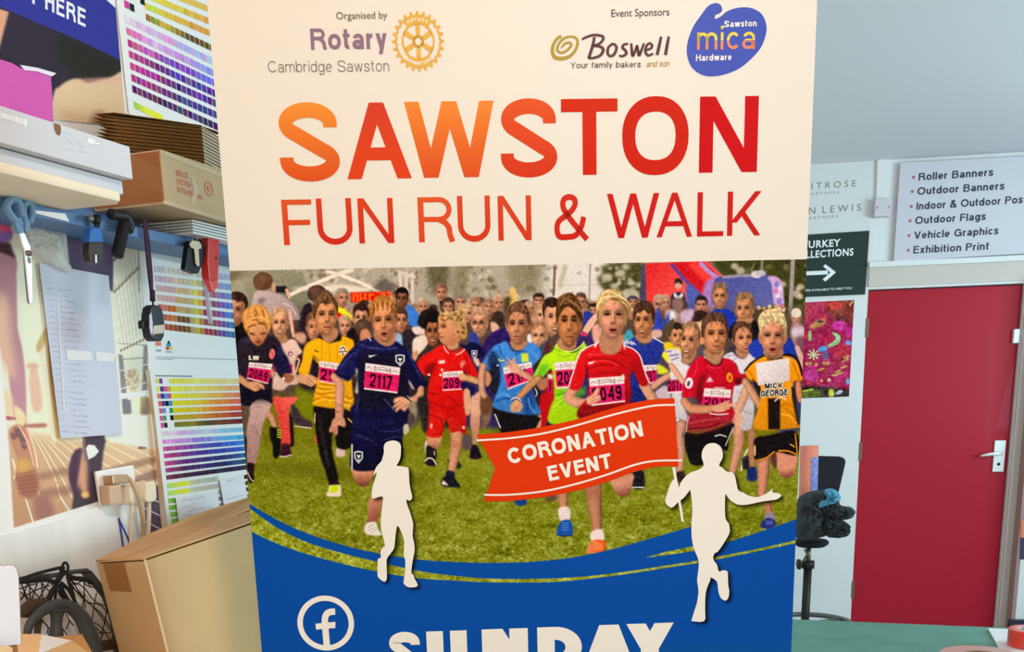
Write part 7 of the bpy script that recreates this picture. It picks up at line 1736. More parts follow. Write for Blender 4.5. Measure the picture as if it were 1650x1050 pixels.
L(B3([1090, 600, 1000, 545, 900, 490]), [9, 11, 10], (214, 148, 122), .4, shade=.25); P(B3([770, 320, 800, 340, 850, 370, 880, 310, 890, 380, 930, 440, 950, 500, 900, 540, 860, 520, 800, 470, 730, 430, 800, 440, 740, 370, 820, 410]), (220, 158, 132), .4); [L(B3(q), 1, (150, 92, 76), .4, .7) for q in ([780, 350, 850, 420], [750, 385, 840, 440], [830, 350, 880, 410])]
L(B3([470, 440, 450, 600, 460, 760, 490, 830]), [11, 11, 10, 9], (208, 148, 116), .4, shade=.3)
P(A3([850, 1000, 1000, 1040, 1060, 1060, 980, 1150, 900, 1140, 830, 1100]), (180, 116, 90), .6)
neck(B3([830, 120, 1000, 120, 1010, 190, 960, 225, 880, 225])); hd(834.5, 522, 39, 66, skin=(212, 146, 114), hair=(122, 84, 62), mouth='n', turn=-.04, ears=(1, 1), brow=1.2, hp=[-.45, .06, -.5, -.15, -.45, -.36, -.2, -.52, .05, -.56, .32, -.47, .5, -.24, .47, .05, .4, -.06, .36, -.2, .16, -.26, -.1, -.30, -.3, -.22, -.40, -.05])

# ---- boy in lime green
runner(8, 'boy in a lime green shirt with blue shoes')
P(C3([540, 165, 600, 175, 700, 190, 720, 230, 540, 240]), (40, 44, 66), .5); L(C3([625, 610, 628, 660, 632, 710]), [17, 16, 13], (196, 132, 98), .4, shade=.3)
P(C3([598, 712, 660, 700, 670, 770, 615, 785]), (232, 208, 202), .4); [L(C3([602, 725 + i * 14, 664, 716 + i * 14]), .8, (190, 160, 160), .4, .7) for i in range(4)]; P(C3([588, 862, 605, 800, 640, 775, 675, 785, 686, 830, 684, 866, 640, 876]), (44, 84, 160), .4); [L(C3([620, 800 + i * 13, 660, 795 + i * 14]), 1, (120, 160, 214), .3, .9) for i in range(4)]; L(C3([590, 868, 640, 876, 684, 868]), 1.6, (40, 50, 80), .4)
shirt(lambda v: np.asarray(v, float).reshape(-1, 2), [889, 566, 896, 556, 902, 551, 908, 562, 922, 568, 934, 563, 941, 553, 945, 560, 936, 582, 926, 615, 922, 640, 940, 650, 946, 678, 900, 684, 883, 678, 887, 655, 893, 640, 892, 612, 888, 594, 876, 606, 866, 613, 859, 608, 866, 592, 876, 574], (180, 220, 40), .84)
P(B3([1150, 580, 1240, 420, 1330, 440, 1260, 560, 1190, 610]), (96, 170, 56), 2, a=.8); P(B4([0, 780, 250, 760, 360, 760, 330, 860, 200, 900, 0, 900]), (96, 176, 48), 3, a=.7); [fold(B4, q, 2.6, c, .6) for q, c in (([0, 900, 80, 860, 160, 860], (206, 236, 70)), ([10, 980, 100, 920, 240, 900], (90, 150, 30)), ([260, 280, 200, 420, 180, 500], (130, 170, 30)), ([0, 340, 80, 360, 160, 340], (140, 170, 30)))]; [fold(B3, q, 2.4, c, .6) for q, c in (([1390, 980, 1470, 900, 1560, 860], (206, 236, 80)), ([1410, 820, 1500, 800, 1600, 760], (96, 160, 40)), ([1400, 220, 1460, 240, 1560, 240], (130, 160, 30)))]
L(B3([1410, 190, 1450, 150, 1500, 210, 1560, 230]), 2.4, (206, 226, 70), .5); L(B4([0, 240, 90, 290, 200, 280, 290, 220, 330, 170]), 2.2, (214, 234, 90), .5)
bib([893, 584, 929, 581, 924, 624, 897, 626], '205', nx0=.1, nx1=1.12)
L(B3([1190, 600, 1090, 680, 1010, 770, 930, 850]), [12, 12, 11, 8], (200, 140, 96), .4, shade=.3); P(B3([830, 950, 870, 900, 920, 870, 985, 940, 975, 1000, 940, 1035, 880, 1040, 830, 1020]), (214, 152, 110), .4); [L(B3(q), 1, (140, 90, 64), .4, .7) for q in ([950, 920, 950, 1000], [920, 950, 910, 1020], [880, 970, 870, 1030])]; L(B3([840, 880, 890, 850, 960, 890]), 2.6, (206, 196, 210), .3); L(B3([840, 895, 900, 868, 960, 900]), 1.2, (60, 40, 70), .3)
neck(A4([0, 1060, 210, 1040, 230, 1130, 200, 1190, 100, 1210, 0, 1170])); hd(916.5, 517, 42, 84, skin=(206, 138, 92), hair=(106, 72, 46), turn=.02, ears=(0, 1), brow=1.7, hp=[-.46, .06, -.5, -.12, -.46, -.34, -.36, -.46, -.16, -.52, .1, -.54, .34, -.42, .5, -.2, .5, .04, .42, -.02, .30, -.14, .12, -.25, -.06, -.27, -.2, -.22, -.36, -.1]); L(A4([30, 640, 130, 620, 240, 700, 300, 790]), 4, (70, 46, 30), .8, .8); L(A4([140, 560, 240, 620, 290, 700]), 3, (170, 118, 76), .8, .8); L(A4([20, 620, 60, 560, 130, 520]), 2.5, (170, 120, 80), .8, .7)

# ---- boy in navy and white
runner(9, 'laughing boy in a navy blue shirt behind the red shirt')
shirt(B4, [860, 180, 920, 150, 1000, 100, 1060, 190, 1110, 205, 1180, 185, 1210, 110, 1330, 160, 1362, 200, 1350, 300, 1310, 420, 1285, 470, 1280, 560, 1270, 700, 1180, 720, 1110, 900, 1100, 960, 930, 960, 920, 700, 950, 560, 1000, 300], (52, 62, 142), .7); [L(B4(q), 2, (226, 216, 224), .4) for q in ([840, 160, 900, 190], [880, 150, 960, 200], [940, 160, 1000, 200], [1230, 110, 1360, 180])]
bib(B4([1100, 470, 1285, 462, 1272, 690, 1150, 720]), '297', nx0=.0, nx1=1, t=.18)
L(B4([1240, 740, 1330, 670, 1440, 600]), [10, 10, 9], (212, 152, 122), .5, shade=.2); P(B4([1260, 820, 1330, 760, 1400, 740, 1460, 900, 1300, 900]), (196, 170, 176), 1)
neck(A4([1010, 1000, 1200, 980, 1210, 1080, 1110, 1110, 1020, 1070])); hd(1037, 516, 35, 58, skin=(216, 146, 106), hair=(88, 62, 48), mouth='s', turn=-.07, ears=(0, 1), brow=1.2, hp=[-.46, .02, -.5, -.2, -.38, -.42, -.14, -.54, .14, -.55, .40, -.44, .52, -.16, .46, .12, .40, -.02, .34, -.2, .2, -.18, .05, -.3, -.1, -.24, -.3, -.2, -.42, -.04])

# ---- boy in red and white, 2049
runner(10, 'blond boy leading in a red shirt with number 2049')
P(C3([912, 520, 1046, 498, 1046, 560, 1030, 620, 985, 640, 950, 622, 925, 570]), (208, 142, 114), .4, grad=((132, 76, 62), 1000, 780, 1005, 800))
L(C3([808, 560, 818, 680, 830, 790, 828, 850]), [28, 23, 18, 14], (190, 128, 98), .4, shade=.35); P(C3([755, 585, 860, 570, 850, 640, 800, 650, 762, 630]), (160, 98, 72), 4, a=.5)
P(C3([798, 850, 862, 835, 872, 905, 800, 905]), (234, 206, 200), .4); P(C3([768, 978, 790, 915, 830, 895, 878, 905, 885, 935, 870, 965, 820, 975]), (226, 130, 84), .4, grad=((236, 84, 36), 950, 880, 972, 880)); [L(C3([815, 912 + i * 13, 868, 925 + i * 10]), 1.2, (250, 170, 120), .3, .9) for i in range(4)]
P(C3([725, 165, 735, 95, 880, 100, 1035, 60, 1030, 110, 900, 140]), (126, 32, 38), .6)
L(B4([200, 770, 140, 890, 260, 960, 380, 950]), [16, 18, 17, 13], (216, 152, 122), .4, shade=.25)
L(B4([1110, 720, 1170, 820, 1230, 920]), [16, 17, 15], (214, 152, 122), .4, shade=.25)
shirt(B4, [490, 190, 530, 180, 560, 250, 650, 292, 740, 285, 810, 230, 830, 170, 870, 215, 980, 270, 1050, 340, 1085, 450, 1130, 590, 1165, 715, 1090, 745, 1040, 690, 960, 540, 925, 640, 945, 810, 915, 950, 910, 1060, 290, 1060, 380, 880, 390, 660, 362, 480, 350, 600, 315, 710, 250, 795, 140, 760, 190, 560, 270, 330, 370, 250], (212, 38, 42), .74)
P(B4([300, 1000, 420, 960, 700, 980, 880, 960, 900, 1060, 290, 1060]), (120, 30, 36), 3, a=.85); P(B4([860, 780, 945, 820, 915, 950, 860, 940]), (140, 26, 32), 2, a=.8); P(B4([940, 420, 1000, 380, 1080, 520, 1060, 660, 980, 560]), (150, 26, 32), 4, a=.7)
[fold(B4, q, 3, c, .6) for q, c in (([380, 400, 560, 380, 760, 430, 880, 500], (140, 18, 24)), ([390, 520, 520, 470, 700, 470], (146, 20, 26)), ([440, 600, 640, 560, 860, 590], (150, 22, 28)), ([740, 290, 860, 330, 930, 340], (140, 20, 26)), ([380, 330, 520, 330, 640, 320], (232, 70, 66)), ([420, 440, 600, 410, 760, 460], (230, 66, 62)), ([350, 480, 370, 560, 360, 640], (120, 14, 20)))]
L(B4([880, 222, 980, 265, 1060, 350, 1100, 480, 1140, 600, 1175, 690]), 2, (238, 214, 212), .4); L(B4([520, 175, 450, 205, 350, 250, 270, 330, 190, 560, 135, 745]), 2, (238, 214, 212), .4); L(B4([545, 130, 500, 180, 470, 235]), 2, (230, 190, 190), .4); P(B4([840, 160, 870, 210, 855, 270]), (240, 220, 220), .4); P(B4([470, 190, 500, 190, 475, 240]), (240, 220, 220), .4); P(B4([385, 440, 400, 432, 485, 415, 440, 445, 395, 462]), (240, 214, 210), .3, sm=False)
bib(B4([395, 640, 850, 608, 866, 945, 430, 1000]), '2049', nx0=.06, nx1=.92, t=.2); P(B4([820, 600, 850, 590, 860, 640, 845, 660]), (230, 206, 200), .4)
P(B4([370, 890, 440, 850, 490, 770, 520, 765, 530, 800, 510, 850, 545, 870, 540, 920, 480, 960, 420, 985, 370, 970]), (224, 160, 132), .4); [L(B4(q), 1.2, (156, 96, 78), .4, .7) for q in ([440, 890, 530, 850], [430, 930, 540, 900], [420, 960, 510, 940])]
neck(A4([550, 1000, 840, 1000, 830, 1120, 800, 1200, 720, 1260, 600, 1250, 540, 1180])); hd(986, 507, 51, 78, skin=(224, 158, 130), hair=(216, 172, 112), turn=.03, mouth='o', ears=(0, 0), hp=[-.40, .30, -.46, .1, -.5, -.1, -.48, -.3, -.34, -.46, -.12, -.53, .12, -.52, .34, -.42, .54, -.22, .62, -.02, .52, .0, .44, .22, .40, .2, .40, -.06, .3, -.24, .1, -.35, -.12, -.36, -.3, -.16, -.36, .06])
for q in ([560, 470, 640, 440, 740, 470, 880, 560, 960, 680], [600, 520, 700, 500, 820, 560, 920, 640], [520, 600, 570, 520, 660, 500], [500, 650, 540, 560, 600, 540]): L(A4(q), 2.6, (244, 208, 150), .7, .75)
for q in ([680, 540, 780, 560, 860, 640, 900, 740], [860, 640, 900, 760, 890, 850], [520, 700, 510, 780, 530, 850], [720, 520, 840, 560, 940, 650]): L(A4(q), 3, (130, 88, 52), .8, .75)

# ---- laughing child in white
runner(11, 'laughing boy in a white shirt with number 2017')
shirt(lambda v: np.asarray(v, float).reshape(-1, 2), [1080, 588, 1092, 582, 1104, 586, 1116, 590, 1128, 578, 1140, 575, 1130, 600, 1104, 610, 1098, 632, 1104, 660, 1110, 678, 1088, 676, 1084, 650, 1082, 630], (222, 204, 206), .86); P(C4([130, 160, 210, 190, 200, 250, 135, 210]), (56, 50, 110), .8); E(1092, 677, 3, 3, (224, 214, 224), .5)
L(C4([180, 210, 165, 320, 180, 420, 165, 560]), [17, 14, 13, 12], (206, 146, 122), .5, shade=.3); P(C4([140, 580, 200, 570, 210, 640, 160, 650]), (60, 44, 44), .8)
bib([1076, 612, 1103, 611, 1101, 632, 1076, 634], '2017', strip=.02, nx0=.0, nx1=.9, t=.2, low=.12)
L(B5([10, 410, 60, 480, 140, 590]), [9, 10, 9], (222, 160, 130), .5, shade=.2)
neck(A5([150, 1110, 290, 1050, 260, 1150, 190, 1200, 140, 1180])); hd(1111.5, 548, 32, 60, skin=(226, 158, 124), hair=(152, 108, 78), mouth='s', ang=6, turn=-.12, ears=(0, 1), hp=[-.38, -.1, -.44, -.28, -.28, -.46, 0, -.52, .32, -.44, .5, -.2, .5, .05, .42, -.05, .34, -.26, .05, -.38, -.24, -.32])

# ---- boy in white behind
runner(12, 'small boy in a white shirt between the red and orange shirts')
L(C4([620, 260, 625, 340, 600, 460, 575, 570]), [21, 18, 15, 12], (204, 142, 114), .5, shade=.3); L(C4([640, 560, 650, 500, 670, 440, 690, 400]), 2.5, (226, 206, 190), .5); P(C4([650, 470, 700, 450, 705, 545, 655, 545]), (50, 46, 50), .8); P(C4([700, 250, 740, 250, 750, 400, 740, 540, 705, 540]), (176, 118, 92), 1); P(C4([695, 545, 755, 542, 760, 635, 690, 635]), (40, 52, 100), .6)
shirt(B5, [590, 320, 690, 258, 750, 310, 830, 335, 890, 270, 965, 330, 880, 400, 840, 500, 800, 520, 860, 700, 940, 820, 940, 1000, 900, 1130, 780, 1120, 720, 960, 690, 760, 700, 640, 740, 560, 760, 430, 700, 360], (216, 202, 206), .84); [fold(B5, q, 1.6, c, .7) for q, c in (([640, 310, 720, 290], (130, 124, 150)), ([700, 360, 760, 320], (150, 140, 150)), ([760, 700, 860, 780, 930, 800], (150, 138, 146)), ([800, 900, 860, 940, 920, 960], (140, 130, 140)), ([720, 650, 790, 655], (240, 226, 224)))]
L(B5([850, 680, 820, 790, 760, 920]), [12, 14, 13], (214, 156, 128), .5, shade=.2); P(B5([690, 990, 750, 930, 820, 980, 830, 1030, 800, 1050, 790, 1120, 760, 1180, 730, 1100, 700, 1060]), (218, 158, 130), .6)
neck(B5([740, 230, 870, 230, 880, 290, 830, 330, 760, 300])); hd(1197, 545, 34, 48, skin=(222, 152, 118), hair=(96, 66, 50), mouth='s', ang=-4, turn=.1, ears=(1, 0), hp=[-.46, .12, -.5, -.2, -.38, -.46, -.08, -.58, .28, -.5, .46, -.28, .40, -.18, .2, -.36, -.1, -.36, -.32, -.2, -.4, .08])
P(B5([880, 220, 960, 110, 1040, 130, 1080, 260, 960, 330]), (50, 66, 160), .6); P(B5([1250, 170, 1330, 100, 1400, 180, 1420, 330, 1260, 270]), (44, 60, 150), .6); L(B5([1430, 210, 1480, 340, 1500, 470]), [7, 9, 8], (212, 160, 140), .6)

# ---- boy in red, number 201
runner(13, 'boy in a red football shirt with a yellow badge and open palm')
P(C4([520, 380, 530, 420, 480, 440, 440, 400]), (170, 110, 86), 1); P(C4([200, 270, 330, 275, 560, 200, 585, 225, 550, 300, 535, 410, 460, 390, 360, 510, 260, 515, 222, 430, 205, 350]), (38, 32, 34), .5); L(C4([440, 298, 480, 288, 525, 302]), 1.8, (226, 212, 208), .3); L(C4([580, 230, 550, 300, 520, 370]), 1.4, (220, 204, 204), .3); L(C4([210, 260, 200, 300, 200, 350]), 1.2, (170, 150, 150), .4)
shirt(B5, [350, 300, 400, 340, 480, 400, 560, 395, 590, 330, 690, 350, 750, 420, 790, 500, 855, 518, 842, 545, 800, 615, 725, 640, 705, 720, 690, 850, 725, 940, 690, 1020, 560, 1080, 380, 1110, 220, 1100, 205, 1010, 260, 940, 350, 840, 290, 775, 200, 772, 132, 762, 160, 600, 205, 450, 290, 335], (202, 30, 52), .8)
P(C4([225, 240, 240, 140, 420, 120, 560, 140, 570, 190, 400, 260, 230, 270]), (150, 50, 56), 2, a=.8); [fold(C4, q, 2.4, c, .6) for q, c in (([240, 200, 340, 180, 480, 160], (196, 90, 86)), ([240, 240, 380, 230, 500, 190], (96, 20, 30)), ([520, 170, 570, 130, 580, 100], (226, 40, 60)))]; L(C4([395, 122, 470, 132, 540, 126]), 2, (226, 200, 200), .3); L(C4([240, 150, 225, 200, 218, 260]), 1.4, (214, 180, 180), .4)
P(B5([330, 560, 420, 500, 360, 620, 380, 700, 340, 840, 290, 790]), (92, 18, 32), 3, a=.8); P(B5([730, 560, 830, 560, 800, 615, 740, 635]), (84, 20, 32), 1.5, a=.85); [fold(B5, q, 2.6, c, .6) for q, c in (([300, 380, 280, 500, 180, 620], (230, 60, 80)), ([400, 340, 400, 460, 500, 520], (150, 16, 36)), ([560, 420, 640, 470, 720, 480], (150, 16, 36)), ([480, 640, 600, 630, 700, 560], (140, 14, 34)), ([420, 420, 500, 440, 580, 420], (226, 60, 76)))]; L(B5([395, 335, 480, 410, 570, 395, 585, 335]), 2, (110, 20, 34), .5)
E(1110, 617, 6.5, 9, (234, 212, 214), .4, ang=8); P(B5([190, 630, 205, 585, 220, 590, 215, 630, 200, 645]), (50, 40, 70), .5); P(B5([400, 598, 446, 538, 488, 590]), (234, 210, 212), .4, sm=False); L(B5([415, 580, 470, 575]), .8, (180, 40, 60), .3, .8); E(1175.5, 608, 5, 8, (224, 146, 40), .5, ang=-8); E(1176, 608, 2, 4, (190, 50, 40), .6)
bib(B5([385, 666, 685, 682, 668, 900, 352, 880]), '2017', nx0=.08, nx1=1.0, t=.18, strip=.42); P(B5([500, 655, 610, 660, 610, 672, 500, 668]), (226, 210, 208), .4)
L(B5([160, 815, 230, 890, 380, 905, 500, 890]), [13, 15, 14, 11], (210, 142, 106), .4, shade=.3); P(B5([480, 870, 560, 840, 640, 810, 680, 795, 660, 840, 740, 825, 745, 840, 680, 880, 600, 930, 500, 930]), (220, 156, 122), .4); [L(B5(q), 1, (150, 92, 70), .4, .7) for q in ([580, 870, 670, 840], [570, 900, 690, 870])]
L(B5([845, 590, 900, 680, 990, 830, 1060, 930]), [11, 13, 12, 9], (206, 144, 112), .4, shade=.3); P(B5([1020, 910, 1080, 920, 1110, 1000, 1130, 1060, 1100, 1100, 1060, 1090, 1040, 1020]), (214, 152, 120), .5)
neck(B5([385, 230, 600, 230, 575, 330, 540, 390, 470, 385, 400, 320])); hd(1151.5, 538, 44, 66, skin=(220, 148, 108), hair=(104, 72, 58), turn=.06, ears=(1, 0), hp=[-.46, .1, -.5, -.12, -.44, -.36, -.2, -.50, .1, -.54, .34, -.46, .49, -.22, .46, -.02, .40, -.16, .24, -.29, -.05, -.31, -.26, -.24, -.36, -.08, -.38, .12]); E(1131, 549, 4, 6, (216, 144, 106), .5)

# ---- boy in orange and black
runner(14, 'fair boy in an orange and black striped shirt with a blank white bib')
L(C4([810, 450, 812, 560, 805, 660, 800, 740]), [23, 20, 16, 14], (206, 136, 108), .4, shade=.35); L(C4([830, 790, 850, 850, 862, 910]), [12, 11, 10], (190, 120, 96), .4, shade=.3); P(C4([822, 900, 885, 885, 900, 945, 830, 945]), (150, 130, 140), .5); P(C4([785, 990, 815, 940, 850, 925, 900, 945, 905, 985, 870, 1005, 830, 1010]), (52, 56, 120), .5); [L(C4([830, 950 + i * 12, 880, 955 + i * 10]), 1, (120, 130, 196), .3) for i in range(3)]
P(C4([915, 420, 1062, 430, 1060, 540, 1040, 600, 990, 620, 945, 600, 915, 520]), (212, 138, 112), .4, grad=((124, 66, 52), 1266, 755, 1268, 770)); P(C4([870, 440, 910, 430, 910, 540, 880, 520]), (96, 60, 50), 1)
P(C4([745, 315, 850, 290, 1060, 262, 1075, 440, 930, 420, 890, 430, 830, 470, 750, 488, 738, 400]), (40, 34, 34), .5); L(C4([752, 486, 830, 465, 895, 418]), 2.2, (236, 144, 40), .4); L(C4([930, 410, 1000, 412, 1066, 438]), 2.2, (236, 144, 40), .4); L(C4([1056, 280, 1072, 430]), 1.8, (236, 144, 40), .4); L(C4([1018, 360, 1050, 380]), 2, (236, 170, 60), .4); L(C4([745, 375, 745, 440]), 3, (226, 170, 120), .6)
shirt(B5, [1060, 295, 1120, 345, 1270, 312, 1290, 295, 1410, 345, 1470, 450, 1505, 580, 1400, 590, 1385, 690, 1415, 860, 1440, 1050, 1450, 1110, 960, 1130, 990, 900, 1015, 780, 1010, 650, 960, 610, 880, 560, 840, 470, 900, 395, 980, 345], (240, 150, 34), .84)
P(B5([1100, 780, 1240, 780, 1240, 1130, 1105, 1130]), (44, 36, 34), .6, sm=False); P(B5([1095, 330, 1110, 345, 1255, 320, 1260, 335, 1100, 352]), (50, 40, 40), .5); L(B5([840, 470, 920, 380, 1010, 320, 1080, 290]), 3, (44, 36, 36), .5); L(B5([1270, 290, 1390, 300, 1450, 380, 1490, 520]), 4, (44, 36, 36), .5); P(B5([920, 560, 970, 600, 1015, 650, 1005, 760, 960, 650]), (44, 36, 36), 1); P(B5([1380, 560, 1400, 590, 1490, 585, 1440, 610, 1400, 600]), (44, 36, 36), .6); P(B5([1360, 680, 1400, 660, 1420, 820, 1450, 1060, 1430, 1060, 1390, 860]), (52, 42, 38), .8)
[fold(B5, q, 2.6, c, .6) for q, c in (([1260, 860, 1320, 840, 1380, 880], (176, 90, 14)), ([1260, 960, 1350, 980, 1420, 1060], (252, 190, 80)), ([1300, 900, 1380, 960, 1410, 1040], (180, 94, 16)), ([1380, 380, 1420, 470, 1450, 560], (180, 90, 16)), ([870, 460, 920, 520, 950, 580], (180, 90, 16)), ([1330, 620, 1360, 700, 1350, 780], (252, 186, 76)))]
P(B5([960, 385, 1340, 325, 1346, 582, 988, 636]), (228, 208, 204), .3, sm=False, grad=((206, 184, 184), 1240, 580, 1270, 615))
for dx, dy in ((-1, 0), (1, 0), (0, -1), (0, 1), (-.7, .7), (.7, -.7)):
    cv.T('MICK', B5([1065, 672])[0] + (dx, dy), B5([1265, 660])[0] + (dx, dy), (0, -8.2), (238, 220, 210), .3, .14); cv.T('GEORGE', B5([1022, 762])[0] + (dx, dy), B5([1322, 745])[0] + (dx, dy), (0, -10), (238, 220, 210), .28, .12)
cv.T('MICK', B5([1065, 672])[0], B5([1265, 660])[0], (0, -8.2), (36, 28, 30), .24, .18); cv.T('GEORGE', B5([1022, 762])[0], B5([1322, 745])[0], (0, -10), (36, 28, 30), .24, .15); L(B5([1180, 810, 1240, 770, 1300, 790]), 2.6, (226, 206, 196), .6, .8)
L(B5([1440, 610, 1450, 700, 1470, 800]), [8, 10, 9], (214, 130, 90), .5, shade=.2)
neck(B5([1070, 230, 1250, 220, 1270, 290, 1160, 330, 1060, 290])); hd(1245, 541, 45, 70, skin=(222, 152, 122), hair=(226, 190, 138), turn=.0, mouth='o', brow=.5, hp=[-.42, .02, -.5, -.2, -.52, -.40, -.36, -.56, -.1, -.62, .18, -.60, .42, -.46, .52, -.2, .44, .04, .40, -.12, .28, -.30, .05, -.34, -.18, -.30, -.34, -.2, -.38, -.04])
gg = np.random.default_rng(21); [E(gg.uniform(1222, 1264), gg.uniform(493, 513), 3, 2.6, (244, 214, 170) if i % 2 else (190, 146, 96), 1, .7) for i in range(34)]
cv.who = 0

# blue foot of the design, its grass bands and the soft printed shadows
runner(20, 'plain blue lower band with curved upper edge'); own_names[20] = ('blue_band', own_names[20][1])
BLUE = (8, 82, 154)
topc = [(404, 812.6), (450, 839), (500, 861), (560, 880), (609, 891), (672, 901), (740, 905.5), (800, 906.5), (860, 904.5), (920, 898), (980, 886), (1040, 869.5), (1112, 848.5)]
top2 = [(1140, 840), (1142, 884), (1174, 872.5), (1217, 859), (1282, 836.5)]
tc = cr([(380, 797)] + topc, 5)
save = cv.a.copy(), cv.own.copy()
P(np.vstack([tc, np.array(top2), cr([(1282, 836.5), (1316, 825)], 2), [[1316, 1064], [362, 1064], [362, 790]]]), BLUE, 0, sm=False)
def regrass(pts):
    """show the photograph again inside a band"""
    a1, o1 = cv.a.copy(), cv.own.copy()
    n_ = np.zeros_like(cv.a); c2 = Canvas.__new__(Canvas); c2.__dict__.update(cv.__dict__); c2.a = n_; c2.own = np.zeros_like(cv.own); c2.who = 0
    c2.P(pts, (1, 1, 1), 0, sm=False); k = c2.a[..., :1]
    cv.a[:] = a1 * (1 - k) + np.clip(save[0] * 1.12 + 8, 0, 255) * k; cv.own[k[..., 0] > .5] = 0
st_up = cr([(380, 800), (407, 822), (450, 852), (500, 875), (560, 893), (610, 905), (672, 919), (740, 928), (800, 932), (887, 931.5), (950, 927.5), (1016, 919.5), (1080, 909.5), (1120, 903.5), (1155, 896.5), (1220, 884), (1281, 870), (1316, 862)], 4)
st_lo = cr([(1316, 867), (1280, 875), (1220, 888), (1155, 901), (1120, 907.5), (1080, 913.5), (1016, 923.5), (950, 932), (887, 937.5), (800, 938), (740, 935.5), (672, 931), (610, 921), (560, 910), (500, 894), (450, 877), (409, 858), (380, 840)], 4)
regrass(np.vstack([st_up, st_lo])); regrass(np.array([(1038, 898.5), (1075, 888), (1118, 879.5), (1120, 887), (1080, 893)]))
cv.who = 0
S1 = C5([283, 75, 310, 80, 330, 95, 335, 125, 332, 180, 318, 215, 308, 232, 345, 238, 376, 244, 384, 262, 388, 340, 398, 395, 405, 425, 400, 445, 385, 452, 370, 445, 372, 470, 390, 520, 408, 580, 412, 610, 408, 670, 418, 720, 420, 770, 408, 830, 400, 900, 412, 916, 420, 940, 437, 970, 435, 990, 385, 995, 355, 975, 352, 955, 360, 900, 362, 830, 352, 790, 355, 720, 345, 670, 316, 610, 305, 640, 298, 700, 292, 750, 268, 785, 248, 815, 245, 850, 247, 930, 238, 958, 218, 955, 192, 930, 188, 905, 190, 820, 208, 810, 207, 770, 225, 740, 235, 735, 225, 690, 212, 640, 208, 580, 215, 500, 222, 450, 215, 425, 160, 440, 152, 425, 155, 370, 175, 310, 182, 275, 163, 295, 178, 245, 212, 205, 220, 180, 228, 150, 228, 110, 245, 85])
S2 = np.vstack([C4([418, 350, 455, 358, 485, 385, 498, 430, 495, 470, 470, 520, 495, 540, 530, 570, 570, 575, 592, 605, 605, 670, 620, 715, 655, 730, 700, 755, 760, 765, 810, 750, 865, 718, 872, 700, 880, 712, 882, 730, 920, 735, 948, 750, 940, 765, 905, 785, 800, 800, 700, 822, 620, 825, 570, 800, 535, 765, 518, 745, 515, 850, 520, 930, 545, 970]),
                C6([410, 515, 412, 550, 385, 600, 350, 650, 332, 660, 325, 690, 345, 720, 355, 755, 375, 750, 400, 755, 403, 790, 405, 830, 410, 860, 405, 895, 388, 910, 365, 895, 352, 860, 345, 810, 312, 787, 310, 800, 290, 850, 283, 900, 282, 960, 278, 1018, 215, 1018, 212, 1008, 230, 950, 240, 915, 247, 860, 240, 800, 245, 760, 248, 700, 225, 640, 212, 580, 210, 500, 215, 440, 210, 370, 204, 326]),
                C4([246, 712, 200, 770, 160, 800, 120, 840, 95, 845, 65, 820, 57, 790, 70, 740, 90, 680, 120, 630, 152, 655, 163, 690, 172, 660, 200, 620, 245, 580, 310, 555, 350, 525, 345, 490, 335, 450, 345, 400, 375, 362])])
for S_ in (S1, S2):
    cv.P(S_ + (5, 4), (26, 24, 18), 3.4, a=.62, own=False)
    cv.P(S_ + (3, 2.5), (20, 20, 20), 1.6, a=.35, own=False)
# print grain
cv.noise((362, 405, 1316, 820), 1.0, 6.5, 31); cv.noise((362, 405, 1316, 830), 2.6, 5, 33); cv.noise((362, 405, 1316, 1062), 1.5, 1.6, 32)
cv.a[:] = np.clip((cv.a - 124) * 1.14 + 127, 0, 255)

zlow = SB.w(800, 1046)[2]
par = {k: v for k, v in own_names.items()}
ph = printed_grid(cv, [Bp(UL, ZPH), Bp(UR, ZPH), Bp(UR, zlow), Bp(UL, zlow)], 1060, 740, WB, 'printed_photo', ink_mat('banner_ink', .6, .03), ban, off=BAN.n * .0003, parts=par)
ph['label'] = 'printed photo of children running over grass'
m_bb = mat('blue_banner_ink', BLUE, .6, ref=WB, spec=.03)
bb = M().ngon([Bp(UL, zlow, .0003), Bp(UR, zlow, .0003), Bp(UR, .10, .0003), Bp(UL, .10, .0003)]).build('blue_base', m_bb, ban)

# ------------------------------------------------------------------- crisp artwork on the banner
m_wi = mat('banner_white_ink', (246, 231, 216), .5, ref=WB)


def flat(pts, name, m, parent, off, label=None):
    """a flat printed shape with a smooth outline (px polygon)"""
    bm = bmesh.new(); vs = [bm.verts.new(Vector([float(v) for v in SB.w(x, y, off)])) for x, y in pts]
    f = bm.faces.new(vs); f.normal_update(); bmesh.ops.triangulate(bm, faces=[f], ngon_method='EAR_CLIP')
    me = bpy.data.meshes.new(name); bm.to_mesh(me); bm.free()
    o = link(name, me, m, parent)
    if label: o['label'] = label
    return o


